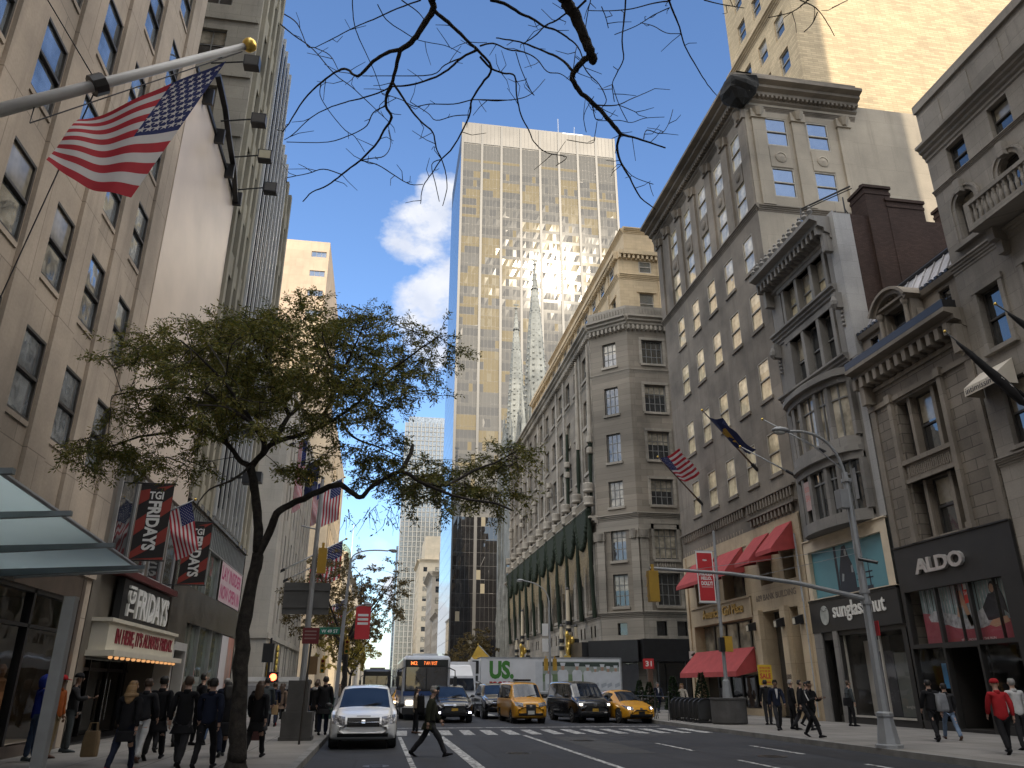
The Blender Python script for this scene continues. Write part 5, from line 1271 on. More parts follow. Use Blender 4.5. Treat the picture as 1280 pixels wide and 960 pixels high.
FE2e.wall(mb, 118, 150, .15, 40, holes_of(ewc, 1.4, 2.8), .3); mb.face([(-24, 118, 40), (-8.6, 118, 40), (-8.6, 150, 40), (-24, 150, 40)]); mb.face([(-24, 118, 0.1), (-24, 150, .1), (-24, 150, 40), (-24, 118, 40)])
FE2.box(mb, -24, -8.6, 39.6, 40.6, -.3, .2); FE2.box(mb, -24, -8.6, 10.2, 10.8, 0, .2); mb.box(-24, -12, 119, 150, 40, 58)
mb.build('wall', stone('sunlit_cream_limestone', (.42, .34, .24), (2.2, 1.1), .85, .06, .15), b)
add_windows(b, FE2e, ewc, 1.4, 2.8, FRAME_D, [G_DARK], .25, 'dh', .09, seed=61)
mb = MB(); FE2.quad(mb, -13.5, -11, 1, 9, -.35); mb.build('window', G_DARK, b)
# ================================================================== far along the avenue
b = thing('gold_glass_tower', 'tall dark glass tower with gold and grey panes, mirroring spires in its lower storeys', 'building', (45, 255, .15))
TX0, TX1, TY0, TY1, TZ = 19.6, 77.4, 231.0, 276.0, 197.0
NB = 8; bw = (TX1 - TX0) / NB; NP = 5; pw = (bw - .9) / NP; FH = 3.95
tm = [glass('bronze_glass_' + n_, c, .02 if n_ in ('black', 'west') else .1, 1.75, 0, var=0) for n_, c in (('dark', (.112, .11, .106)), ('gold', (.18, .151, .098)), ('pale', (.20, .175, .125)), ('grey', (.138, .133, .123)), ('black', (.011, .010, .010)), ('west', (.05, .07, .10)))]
for m_ in tm[:4]: m_.node_tree.nodes['Principled BSDF'].inputs['Specular IOR Level'].default_value = .035
rr = random.Random(77); mb = MB(); FT = Fac('S', TY0); FTW = Fac('R', TX0)
nfl = int((TZ - 8) / FH)
for f in range(nfl):
    z0 = 2 + f * FH; z1 = z0 + FH
    for k in range(NB):
        u0 = TX0 + k * bw + .45
        mode = rr.random(); cut = rr.randrange(1, NP)
        for j in range(NP):
            a = u0 + j * pw
            if f >= nfl - 3: m1 = 3
            elif f < 12: m1 = 4 if rr.random() < .93 else 2  # lower panes coloured near black for the dark reflection of the cathedral
            elif mode < .46: m1 = 0 if rr.random() < .9 else 1
            elif mode < .66: m1 = 1 if rr.random() < .88 else 2
            elif mode < .84: m1 = 0 if (j < cut) else 1
            else: m1 = 3 if rr.random() < .6 else 0
            jit = [rr.uniform(-.022, .022) for _ in range(4)]
            def Q(u, z, q): return FT.P(u, z, .02 + q)
            mb.face([Q(a, z0 + 1.2, jit[0]), Q(a + pw - .05, z0 + 1.2, jit[1]), Q(a + pw - .05, z1, jit[2]), Q(a, z1, jit[3])], m1)
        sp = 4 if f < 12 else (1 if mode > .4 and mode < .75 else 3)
        for j in range(NP):
            a = u0 + j * pw; mb.face([FT.P(a, z0, .02), FT.P(a + pw - .05, z0, .02), FT.P(a + pw - .05, z0 + 1.12, .02), FT.P(a, z0 + 1.12, .02)], sp)
    for k in range(30):
        u = TY0 + k * 1.5; mb.face([FTW.P(u, z0, .02), FTW.P(u + 1.45, z0, .02), FTW.P(u + 1.45, z1 - .1, .02), FTW.P(u, z1 - .1, .02)], 5)
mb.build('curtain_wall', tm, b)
mb = MB(); shell(mb, TX0, TX1, TY0, TY1, .15, TZ, ''); mb.box(TX0 + 2, TX1 - 8, TY0 + 3, TY1 - 3, TZ, TZ + 3); 
mb.build('tower_body', plain('dark_anodised_metal', (.07, .068, .065), .4, .2, .1, .5), b)
mb = MB()
for k in range(NB + 1): u = TX0 + k * bw; FT.box(mb, u - .42, u + .42, 52, TZ, 0, .3)
FT.box(mb, TX0, TX1, TZ - 9.0, TZ - 8.6, 0, .2)
for k in range(41): u = TX0 + .5 + k * (TX1 - TX0 - 1) / 40; FT.box(mb, u - .06, u + .06, TZ - 8.6, TZ, 0, .1)
mb.build('mullion', plain('pale_bronze_metal', (.082, .079, .073), .4, .1, .1), b)
mb = MB(); mb.box(58, 66, 233, 245, TZ, TZ + 2.2); mb.box(40, 41, 233, 236, TZ, TZ + .9); mb.build('roof_plant', WHITEP, b)
mb = MB(); mb.tube([(57, 236, TZ), (57, 236, TZ + 11)], .12, 5); mb.tube([(63, 236, TZ), (63.5, 236, TZ + 8)], .1, 5); mb.build('antenna', GREYM, b)

# pale glass tower farther on
b = thing('pale_glass_tower', 'pale grey glass tower with vertical ribs far down the avenue, left of the gold tower', 'building', (35, 640, .15))
mb = MB(); mb.box(11.5, 62, 620, 665, .15, 208); mb.box(14, 62, 622, 665, 208, 214); mb.build('tower_body', glass('pale_bronze_glass', (.22, .23, .225), .15, 1.6, .02, .1, .6), b)
mb = MB()
for k in range(16): x = 11.5 + k * 3.3; mb.box(x - .35, x + .35, 618.8, 620, .2, 208)
for k in range(52): mb.box(11.5, 62, 619.6, 620, 4 * k, 4 * k + .5)
mb.build('rib', plain('pale_metal_rib', (.2, .2, .19), .5, .1, .1), b)
b = thing('slim_grey_tower', 'slim blue grey tower at the very end of the avenue beside the open sky', 'building', (14, 720, .15))
mb = MB(); mb.box(10.5, 24, 700, 740, .15, 118); mb.build('tower_body', glass('blue_grey_tower_glass', (.2, .24, .28), .2, 1.6, .02, .1, .5), b)
mb = MB()
for k in range(30): mb.box(10.4, 24, 699.7, 700, 4 * k, 4 * k + 1)
mb.build('floor_band', plain('grey_floor_band', (.25, .26, .27), .6, .1, .1), b)
def block(name, label, x0, x1, y0, y1, z, mat, fw=1.6, fh=2.0, sp=3.6, fl=3.9, z0=6, steps=(), side='S', corn=.6):
    b = thing(name, label, 'building', ((x0 + x1) / 2, (y0 + y1) / 2, .15)); F = Fac('S', y0)
    n = max(2, int((x1 - x0) / sp)); us = [x0 + (x1 - x0) * (i + .5) / n for i in range(n)]
    zs = []; q = z0
    while q + fh + 1 < z: zs.append(q); q += fl
    cells = [(u, q) for u in us for q in zs][:100]
    mb = MB(); F.wall(mb, x0, x1, .15, z, holes_of(cells, fw, fh), .3); 
    Fw = Fac('R', x0) if side == 'R' else Fac('L', x1)
    ns = max(2, int((y1 - y0) / sp)); ws = [y0 + (y1 - y0) * (i + .5) / ns for i in range(ns)]
    c2 = [(u, q) for u in ws for q in zs]
    Fw.wall(mb, y0, y1, .15, z, holes_of(c2, fw, fh), .3); shell(mb, x0, x1, y0, y1, .15, z, 'SW' if side == 'R' else 'SE')
    F.prof(mb, x0 - .1, x1 + .1, cornice(z - corn * 1.2, z, corn)); Fw.prof(mb, y0 - .1, y1 + .1, cornice(z - corn * 1.2, z, corn))
    for (ins, zz) in steps: mb.box(x0 + ins, x1 - ins * .3, y0 + ins, y1 - ins, z, zz)
    mb.build('wall', mat, b)
    add_windows(b, F, cells, fw, fh, FRAME_D, [G_DARK, G_BLIND], .25, 'dh', .12, seed=int(x0 + y0))
    mb = MB()
    for u, q in c2: Fw.quad(mb, u - fw / 2, u + fw / 2, q, q + fh, -.28)
    mb.build('side_window_panes', G_DARK, b); return b
CRM = stone('far_cream_stone', (.42, .36, .27), (2, 1), .9, .06, .12); GRS = stone('far_grey_stone', (.32, .29, .25), (2, 1), .8, .08, .2)
block('cream_hotel', 'cream stone hotel with stepped top and green trim far behind the bus', 20.6, 48, 455, 500, 70, CRM, 2.2, 2.6, 6, 5.5, 8, ((3, 84),), 'R', 1.5)
block('grey_stone_building', 'grey stone building with heavy cornice beyond the dark tower', 20.8, 45, 335, 375, 47, GRS, 1.8, 2.6, 4.2, 4.6, 6, ((5, 60),), 'R', 1.8)
block('small_stone_building', 'lower brown grey stone building just beyond the dark tower', 20.9, 44, 295, 328, 27, GRS, 1.6, 2.4, 3.6, 4.2, 5, (), 'R', 1.2)
b = block('cupola_building', 'cream building with a green copper roof and dome, far on the left of the avenue', -30, -9.4, 250, 290, 33, CRM, 1.6, 2.4, 4, 4.4, 5, (), 'L', 1.0)
mb = MB(); mb.box(-29, -10, 251, 289, 33, 35.5); mb.box(-28, -11, 252, 288, 35.5, 37.5); mb.lathe((-13.5, 255.5, 37.5), [(3.2, 0), (3.2, 3), (2.6, 5.2), (1.4, 6.6), (.1, 7.2)], 14); mb.build('copper_roof', plain('green_copper', (.25, .36, .3), .7, .2, .3), b)
mb = MB(); mb.tube([(-10.2, 252, 37), (-10.2, 252, 50)], .1, 6); mb.build('flagpole', WHITEP, b)
block('stone_apartment', 'plain cream stone building between the slab wing and the domed building', -28, -9.0, 180, 235, 30, CRM, 1.5, 2.4, 4, 4.2, 5, (), 'L', .8)
block('distant_block', 'distant grey block on the left at the end of the avenue', -30, -9.5, 330, 420, 36, GRS, 1.6, 2.4, 6, 5, 5, (), 'L', .8)
block('distant_block', 'farthest pale block on the left at the end of the avenue', -30, -9.5, 470, 600, 46, CRM, 1.6, 2.4, 8, 6, 5, (), 'L', .8)
# unseen towers added behind the camera, the right pair sized to shade the street
for (x0, x1, y0, y1, z, lab) in ((21, 44, -135, -14, 95, 'stone tower added for its shade, out of frame behind the camera on the right'), (21, 33, -330, -60, 152, 'taller stone tower added for its shade, out of frame far behind the camera on the right'), (-45, -8.3, -150, -8.1, 48, 'beige office building out of frame behind the camera on the left')):
    b = thing('unseen_tower', lab, 'building', ((x0 + x1) / 2, (y0 + y1) / 2, .15)); mb = MB()
    F = Fac('R', x0) if x0 > 0 else Fac('L', x1); cc = [(y1 - 4 - 5.5 * i, 6 + 4.2 * j) for i in range(18) for j in range(int(min(z, 100) / 4.2) - 2)]
    F.wall(mb, y0, y1, .15, z, holes_of(cc, 1.6, 2.3), .3); shell(mb, x0, x1, y0, y1, .15, z, 'W' if x0 > 0 else 'E'); mb.build('wall', stone('office_stone', (.36, .31, .25), (2, 1), .85, .06, .15), b)
    mb = MB(); 
    for u, q in cc: F.quad(mb, u - .8, u + .8, q, q + 2.3, -.28)
    mb.build('window_panes', G_DARK, b)
# ================================================================== trees
def at(x, y, Y):
    """the point at distance Y up the avenue that the photograph shows at pixel (x, y)"""
    d = pixdir(x, y); t = Y / d.y; return Vector((d.x * t, Y, 1.7 + d.z * t))
BARK = plain('dark_bark', (.032, .027, .022), .9, .7, 9, bump=1.0, bscale=22)
LEAF = leafmat('locust_leaves', (.055, .082, .015), (.21, .185, .035)); LEAF_Y = leafmat('yellow_leaves', (.22, .19, .03), (.38, .29, .04)); LEAF_B = leafmat('bronze_leaves', (.06, .05, .02), (.16, .11, .03)); LEAF_G = leafmat('fir_needles', (.01, .024, .008), (.03, .055, .02))
def smooth_path(pts, n=4):
    out = []; P_ = [pts[0]] + list(pts) + [pts[-1]]
    for i in range(1, len(P_) - 2):
        a, b, c, d = P_[i - 1:i + 3]
        for k in range(n):
            t = k / n; out.append(.5 * ((2 * b) + (c - a) * t + (2 * a - 5 * b + 4 * c - d) * t * t + (3 * b - a - 3 * c + d) * t ** 3))
    out.append(pts[-1]); return out
class Tree:
    def __init__(s, seed): s.r = random.Random(seed); s.w = MB(); s.tw = MB(); s.l = MB(); s.nodes = []
    def limb(s, pts, r0, r1, n=8, rec=True):
        if getattr(s, 'fat', 0): r0 *= s.fat; r1 = max(r1 * s.fat, .0042)
        p = smooth_path([Vector(q) for q in pts]); m = len(p)
        for i in range(1, m - 1): p[i] = p[i] + Vector([s.r.uniform(-1, 1) for _ in range(3)]) * r0 * .16
        rad = [(r0 + (r1 - r0) * (i / (m - 1)) ** .8) * s.r.uniform(.93, 1.07) for i in range(m)]
        s.w.tube(p, rad, n)
        if rec: s.nodes += p
    def leaf(s, p, d, L, w):
        d = d.normalized(); q = d.cross(Vector([s.r.gauss(0, 1) for _ in range(3)])); 
        if q.length < 1e-3: return
        q.normalize(); s.l.face([p, p + d * L * .5 + q * w, p + d * L, p + d * L * .5 - q * w])
    def spray(s, p, d, L, n, lf=.07, lw=.014, droop=.25):
        """a feathery twig with leaflets along both sides"""
        d = d.normalized(); q = p.copy(); pts = [q.copy()]; step = L / 6
        for i in range(6):
            d = (d + Vector((s.r.gauss(0, .18), s.r.gauss(0, .18), s.r.gauss(-.05, .12) - droop * .1))).normalized(); q = q + d * step; pts.append(q.copy())
        s.tw.tube(pts, [.007 * (1 - i / 7) + .002 for i in range(7)], 3, caps=False)
        for i in range(n):
            t = s.r.random() ** .8 * 5.99; k = int(t); b = pts[k].lerp(pts[k + 1], t - k)
            v = Vector((s.r.gauss(0, 1), s.r.gauss(0, 1), s.r.gauss(-.25, .6))).normalized(); b = b + v * s.r.uniform(0, .09)
            s.leaf(b, (v + d * .6), lf * s.r.uniform(.4, 1.65), lw * s.r.uniform(.6, 1.5))
    def reach(s, target, rt=.012, n=4):
        """grow a twig from the nearest limb point to a target; returns its end direction"""
        a = min(s.nodes, key=lambda q: (q - target).length_squared + s.r.random() * .15)
        m = a.lerp(target, .5) + Vector((s.r.gauss(0, .12), s.r.gauss(0, .12), s.r.gauss(.05, .12))) * (a - target).length * .6
        p = smooth_path([a, m, target], 3); L = (target - a).length
        s.tw.tube(p, [max(.005, min(.035, L * .014)) * (1 - i / len(p)) + rt * .4 for i in range(len(p))], n, caps=False)
        s.nodes += p[2:]; return (p[-1] - p[-2]).normalized()
    def build(s, name, label, base, leafm, group=None):
        t = thing(name, label, 'tree', base, group)
        s.w.build('trunk', BARK, t, True)
        n = len(s.tw.v); s.tw.v += s.l.v; s.tw.f += [tuple(i + n for i in f) for f in s.l.f]; s.tw.m += [1] * len(s.l.f); s.tw.build('crown', [BARK, leafm], t)
        return t

# the leafy street tree in the foreground
T = Tree(3); D = 17.3
def L(*q): return [at(x, y, Y) for x, y, Y in q]
T.limb([at(297, 985, D), at(296, 950, D)], .28, .19, 12, False)
T.limb(L((296, 950, D), (297, 900, D), (302, 810, D), (313, 735, D), (322, 690, D)), .185, .115, 12, False)
T.limb(L((322, 690, D), (323, 650, D), (318, 610, D), (313, 583, D)), .105, .09, 10)
T.limb(L((322, 695, D), (340, 657, D - .1), (349, 638, D - .1), (380, 623, D - .3), (420, 606, D - .5), (436, 613, D - .5), (450, 622, D - .6), (466, 608, D - .7), (501, 590, D - .9), (531, 606, D - 1.1), (577, 622, D - 1.3), (616, 628, D - 1.5), (640, 638, D - 1.6)), .095, .02, 9)
T.limb(L((501, 590, D - .9), (513, 567, D - .8), (516, 556, D - .7)), .06, .04, 6)
T.limb(L((531, 606, D - 1.1), (562, 605, D - 1), (592, 588, D - .9), (622, 577, D - .8), (648, 562, D - .7)), .05, .012, 6)
T.limb(L((313, 583, D), (300, 575, D + .3), (283, 554, D + .6), (250, 539, D + .9), (229, 533, D + 1), (208, 541, D + 1.1), (175, 546, D + 1.2), (132, 560, D + 1.3), (95, 566, D + 1.4), (68, 575, D + 1.5)), .07, .012, 8)
T.limb(L((313, 583, D), (329, 566, D + .2), (341, 554, D + .2), (380, 542, D), (401, 533, D - .2), (423, 521, D - .4), (447, 503, D - .7), (480, 470, D - 1), (520, 440, D - 1.3), (548, 420, D - 1.5)), .08, .014, 8)
T.limb(L((341, 554, D + .2), (350, 539, D + .6), (362, 520, D + 1), (381, 500, D + 1.4), (395, 470, D + 1.8), (411, 430, D + 2.1), (430, 400, D + 2.3)), .08, .012, 7)
T.limb(L((329, 566, D + .2), (329, 551, D - .4), (314, 527, D - 1), (290, 490, D - 1.6), (256, 452, D - 2.1), (225, 425, D - 2.4)), .08, .012, 7)
T.limb(L((314, 527, D - 1), (285, 510, D - .9), (256, 490, D - .8), (217, 485, D - .7), (178, 488, D - .6), (140, 495, D - .5)), .05, .01, 6)
T.limb(L((283, 554, D + .6), (262, 500, D + 1.5), (250, 450, D + 2), (235, 415, D + 2.4)), .06, .012, 6)
T.limb(L((423, 521, D - .4), (440, 545, D - .2), (475, 560, D), (510, 575, D + .3)), .04, .01, 6)
T.limb(L((362, 520, D + 1), (340, 470, D + .6), (330, 430, D + .3), (325, 395, D)), .06, .012, 6)
T.limb(L((401, 533, D - .2), (420, 480, D - 1.2), (440, 440, D - 1.8), (455, 405, D - 2.2)), .05, .01, 6)
T.limb(L((313, 583, D), (290, 600, D - .8), (262, 612, D - 1.4), (240, 640, D - 1.8)), .04, .008, 5)
r_ = T.r
# crown regions: ellipses in the view, each with its own spread of distances
reg = [(300, 455, 95, 62, 2.6, 95), (240, 440, 75, 42, 2.4, 60), (400, 440, 85, 55, 2.6, 85), (470, 440, 70, 45, 2.2, 55), (350, 500, 95, 38, 2.2, 60), (250, 510, 70, 32, 1.6, 38), (430, 500, 65, 35, 1.8, 40), (500, 480, 45, 30, 1.3, 18), (540, 440, 25, 35, 1.0, 10),
       (115, 565, 48, 18, .6, 16), (180, 505, 45, 22, .7, 16), (165, 440, 35, 25, .8, 9), (210, 570, 60, 25, .8, 16), (560, 610, 70, 20, .8, 34), (500, 585, 55, 22, .8, 24), (620, 600, 42, 30, .7, 26), (470, 560, 40, 25, .9, 14), (640, 568, 22, 16, .5, 8), (400, 575, 60, 25, .8, 14), (390, 395, 70, 20, 1.6, 20), (310, 405, 70, 20, 1.8, 20)]
tg = []
for cx, cy, rx, ry, sd, n in reg:
    for k in range(n):
        a = r_.uniform(0, 2 * math.pi); q = math.sqrt(r_.random()); tg.append(at(cx + rx * q * math.cos(a), cy + ry * q * math.sin(a), D - .2 + r_.gauss(0, sd * .55)))
tg.sort(key=lambda p: min((p - q).length for q in T.nodes))
for p in tg:
    d = T.reach(p)
    for k in range(r_.choice((2, 3, 3, 4))):
        v = (d * .6 + Vector((r_.gauss(0, .9), r_.gauss(0, .9), r_.gauss(.0, .2)))).normalized(); T.spray(p, v, r_.uniform(.35, .8), r_.randrange(42, 76), .075, .0135)
for k in range(26): T.spray(at(r_.uniform(430, 500), r_.uniform(625, 650), D - .6), Vector((r_.gauss(0, .5), r_.gauss(0, .5), -.6)), .4, 3)
T.build('street_tree', 'dark leafy tree with a leaning trunk and wide feathery crown, near left pavement', at(297, 985, D), LEAF)

# bare branches reaching over the street from a tree beside the camera
T = Tree(8); T.fat = 1.05
def bl(pts, r0, r1, Y0, dY, n=7, conv=None):
    x0, y0, s = conv or (0, 0, 1); m = len(pts); T.limb([at(x0 + x / s, y0 + y / s, Y0 + dY * i / (m - 1)) for i, (x, y) in enumerate(pts)], r0, r1, n)
base = Vector((-3.0, -2.2, .15)); fk = Vector((-2.6, -1.6, 5.6))
T.limb([base, base + Vector((.1, .1, 2)), fk], .26, .18, 10)
pA = at(540, 0, 5.5); pB = at(704, 0, 5.2)
T.limb([fk, fk + Vector((.6, 1.6, 1.6)), Vector((-.8, 2.6, 7.2)), pA + Vector((-.1, -.9, .5)), pA], .15, .034, 9)
T.limb([fk, fk + Vector((1.2, 1.0, 1.4)), Vector((.4, 1.8, 7.3)), pB + Vector((-.1, -.8, .7)), pB], .15, .055, 9)
T.limb([Vector((.4, 1.8, 7.3)), Vector((2, 2.6, 7.9)), at(836, 0, 5.4) + Vector((.2, -.3, .4)), at(836, 0, 5.4)], .06, .018, 7)
T.limb([Vector((.4, 1.8, 7.3)), Vector((2.2, 2.0, 8.0)), at(1010, 0, 5.0)], .06, .014, 6)
A = (350, 0, 3.69); B = (600, 0, 3.69)
bl([(700, 0), (705, 45), (660, 120), (620, 180), (555, 230)], .034, .022, 5.5, .4, 8, A)
bl([(555, 230), (490, 245), (430, 285), (358, 352), (310, 320), (270, 325), (190, 380), (110, 460), (40, 570), (10, 610)], .02, .005, 5.9, 1.0, 6, A)
bl([(555, 230), (540, 290), (520, 370), (495, 430), (488, 488), (515, 542), (480, 600), (450, 655), (370, 740), (285, 805), (220, 855), (150, 885), (105, 930)], .02, .005, 5.9, 1.2, 6, A)
bl([(705, 45), (760, 90), (820, 145), (870, 195), (910, 230), (975, 312), (930, 390), (885, 460), (870, 540), (800, 675), (745, 735), (700, 800), (660, 860), (648, 940)], .02, .004, 5.6, 1.2, 6, A)
bl([(910, 230), (840, 265), (790, 310), (720, 355), (600, 392), (520, 400), (450, 430), (370, 455), (300, 472), (220, 500), (140, 545), (60, 620), (20, 645)], .013, .004, 6, 1.0, 5, A)
bl([(840, 265), (760, 300), (700, 345), (520, 350), (380, 350)], .007, .003, 6.1, .7, 4, A)
bl([(520, 380), (560, 440), (600, 500), (650, 560), (705, 610), (720, 680), (745, 735), (765, 800), (770, 870), (750, 950)], .012, .003, 6.1, .6, 5, A)
bl([(335, -40), (335, 40), (345, 120), (375, 200), (420, 295), (450, 370), (470, 430)], .008, .003, 6.2, .5, 4, A)
bl([(650, 0), (540, 40), (430, 90), (345, 125), (240, 180), (160, 220)], .008, .003, 6.0, .6, 4, A)
bl([(0, 110), (60, 160), (150, 225), (250, 340), (330, 400), (400, 465), (500, 560)], .007, .003, 6.8, .3, 4, A)
bl([(20, 65), (80, 110), (125, 210), (160, 220), (230, 255), (270, 325)], .007, .004, 6.9, -.4, 4, A)
bl([(190, 380), (185, 440), (225, 510), (300, 600), (345, 630), (390, 700)], .006, .003, 6.5, .3, 4, A)
bl([(488, 488), (430, 520), (400, 580), (330, 620), (220, 655), (30, 655)], .007, .003, 6.3, .5, 4, A)
bl([(370, 740), (420, 730), (480, 720), (510, 670), (500, 600)], .006, .003, 6.7, .3, 4, A)
bl([(370, 740), (450, 760), (530, 810), (600, 850), (660, 850)], .006, .003, 6.7, .3, 4, A)
bl([(285, 805), (200, 780), (130, 800), (30, 820)], .006, .003, 6.9, .3, 4, A)
bl([(885, 460), (800, 480), (690, 480), (620, 490), (560, 460), (470, 430)], .006, .003, 6.4, .2, 4, A)
bl([(870, 530), (800, 535), (720, 555), (680, 520), (600, 470)], .005, .003, 6.5, .2, 4, A)
bl([(885, 460), (960, 460), (1070, 462)], .006, .003, 6.3, .2, 4, A)
bl([(745, 735), (700, 760), (720, 860), (735, 930)], .005, .002, 6.8, .2, 4, A)
bl([(450, 20), (490, 90), (560, 140), (640, 185), (760, 210), (835, 245)], .006, .003, 5.9, .4, 4, A)
bl([(560, 0), (630, 50), (665, 90)], .006, .004, 5.7, .1, 4, A)
bl([(385, -20), (410, 30), (440, 80), (480, 170), (505, 235), (524, 280)], .058, .042, 5.2, .35, 9, B)
bl([(510, 262), (485, 272), (450, 310), (425, 350), (440, 390), (470, 432), (540, 492), (600, 560), (650, 620)], .03, .02, 5.5, .5, 7, B)
bl([(650, 620), (700, 632), (760, 650), (855, 682)], .015, .008, 6, .2, 6, B)
bl([(650, 620), (632, 670), (645, 740), (690, 820), (740, 910), (810, 965)], .015, .005, 6, .4, 6, B)
bl([(425, 325), (370, 270), (300, 238), (200, 198), (140, 185), (75, 175)], .014, .006, 5.6, .5, 5, B)
bl([(50, 0), (110, 15), (180, 58), (240, 85), (290, 120), (350, 140), (400, 172), (450, 215), (480, 285)], .017, .006, 5.4, .4, 6, B)
bl([(490, 0), (440, 45), (400, 60), (350, 95), (300, 120), (250, 170), (200, 200)], .012, .005, 5.2, .5, 5, B)
bl([(870, 0), (890, 50), (920, 125), (945, 210), (1000, 310), (1050, 390), (1092, 440)], .011, .004, 5.4, .6, 5, B)
bl([(870, 5), (800, 15), (700, 40), (600, 50), (500, 48)], .007, .003, 5.4, .3, 4, B)
bl([(875, 35), (800, 70), (720, 120), (620, 160)], .005, .003, 5.5, .3, 4, B)
bl([(930, 155), (860, 152), (800, 120), (740, 105)], .004, .002, 5.6, .2, 4, B)
bl([(672, -10), (668, 60), (655, 190), (662, 270), (630, 340), (610, 390), (620, 470)], .009, .003, 5.4, .5, 4, B)
bl([(470, 290), (500, 340), (550, 390), (583, 460), (560, 500)], .006, .003, 5.6, .3, 4, B)
bl([(540, 485), (630, 485), (700, 455), (760, 430)], .007, .003, 5.9, .2, 4, B)
bl([(520, 475), (525, 520), (545, 555), (640, 555), (700, 565), (760, 545), (850, 540)], .006, .003, 5.9, .3, 4, B)
bl([(640, 485), (680, 500), (718, 517)], .004, .002, 6, .1, 4, B)
bl([(755, 640), (770, 600), (835, 615), (870, 570), (890, 505)], .006, .003, 6.1, .2, 4, B)
bl([(0, 212), (60, 200), (130, 228), (200, 240), (260, 270), (310, 330), (370, 340), (420, 375)], .009, .004, 5.8, .3, 4, B)
bl([(0, 260), (50, 315), (110, 338), (160, 350), (170, 440), (190, 530), (225, 600), (250, 655), (310, 705), (400, 725), (350, 765)], .012, .003, 6, .6, 5, B)
bl([(0, 460), (80, 465), (180, 455), (240, 430), (300, 365)], .006, .003, 6.4, .2, 4, B)
bl([(165, 240), (190, 320), (230, 410), (250, 440)], .005, .002, 5.8, .2, 4, B)
bl([(540, 560), (530, 620), (515, 660), (400, 645)], .004, .002, 6, .2, 4, B)
bl([(430, 330), (440, 240), (450, 210)], .006, .004, 5.5, .1, 4, B)
bl([(640, 730), (700, 810), (800, 850)], .004, .002, 6.2, .1, 4, B)
bl([(610, 385), (640, 480), (680, 560)], .004, .002, 5.9, .1, 4, B)
bl([(525, 385 + 60), (480, 530), (490, 610)], .004, .002, 5.7, .1, 4, B)
bl([(560, 30), (580, 80), (592, 130)], .005, .002, 5.4, .1, 4, B)
bl([(510, 0), (495, 70), (485, 140), (480, 200)], .006, .003, 5.3, .2, 4, B)
for pts in ([(1000, 0), (1020, 10), (1035, 30), (1043, 45)], [(1010, 0), (990, 15), (960, 22)], [(1040, 10), (1060, 0)], [(1022, 15), (1015, 30), (1005, 40)], [(880, 0), (900, 5), (930, 10)]): bl(pts, .006, .002, 5.2, .2, 4)
# side twiglets along the branches
tips = T.nodes[60:]
for k in range(170):
    p = T.r.choice(tips)
    if p.y < 5: continue
    d = Vector((T.r.gauss(0, 1), T.r.gauss(0, .5), T.r.gauss(-.25, .7))).normalized(); L_ = T.r.uniform(.06, .26); q = [p, p + d * L_ * .5, p + d * L_ + Vector((T.r.gauss(0, .05), 0, T.r.gauss(0, .05)))]
    T.tw.tube(q, [.0048, .004, .003], 3, caps=False)
T.build('bare_tree', 'bare black branches of a leafless tree reaching into the top of the view', base, LEAF_B)

def simple_tree(name, label, base, h, spread, leafm, nb=7, nt_=70, seed=1, lf=.12, lw=.035, leaves=26, fork=.35, group=None, px=None, rad=.2):
    T = Tree(seed); r = T.r; b = Vector(base); top = b + Vector((r.uniform(-.3, .3), r.uniform(-.3, .3), h * fork))
    T.limb([b, b.lerp(top, .5) + Vector((r.uniform(-.1, .1), 0, 0)), top], rad, rad * .75, 8, False)
    for k in range(nb):
        a = 2 * math.pi * k / nb + r.uniform(-.4, .4); e = r.uniform(.55, 1.0); up_ = r.uniform(.55, 1)
        end = top + Vector((math.cos(a) * spread * e, math.sin(a) * spread * e, (h * (1 - fork)) * up_)); mid = top.lerp(end, .5) + Vector((r.gauss(0, .3), r.gauss(0, .3), r.uniform(-.2, .5)))
        T.limb([top, mid, end], rad * .55, .015, 6)
    c = top + Vector((0, 0, h * (1 - fork) * .55))
    for k in range(nt_):
        v = Vector((r.gauss(0, 1), r.gauss(0, 1), r.gauss(0, 1))).normalized() * r.random() ** .4; p = c + Vector((v.x * spread * 1.05, v.y * spread * 1.05, v.z * h * (1 - fork) * .55))
        d = T.reach(p)
        for q in range(3): T.spray(p, d + Vector((r.gauss(0, .8), r.gauss(0, .8), r.gauss(0, .4))), r.uniform(.4, .9), leaves, lf, lw)
    return T.build(name, label, base, leafm, group)
simple_tree('street_tree', 'half bare tree with bronze leaves on the left pavement behind the white minivan', (-1.95, 54, .15), 9.4, 4.3, LEAF_B, 9, 170, 21, .15, .042, 26, .42)
simple_tree('street_tree', 'yellow leaved autumn tree on the left pavement beyond the bronze one', (-3.4, 84, .15), 9.2, 3.8, LEAF_Y, 8, 110, 22, .2, .06, 24, .35)
simple_tree('street_tree', 'farther yellow leaved tree low beside the distant bus', (-3.6, 108, .15), 8, 3.4, LEAF_Y, 7, 60, 23, .22, .07, 22, .35)
simple_tree('street_tree', 'small dark olive tree between the bus and the white cab', (15.2, 128, .15), 9.5, 3.6, LEAF_B, 7, 90, 24, .22, .08, 24, .3)
simple_tree('street_tree', 'smaller dark tree farther up the right pavement', (15.4, 150, .15), 8.5, 3, LEAF_B, 7, 55, 25, .24, .08, 22, .3)
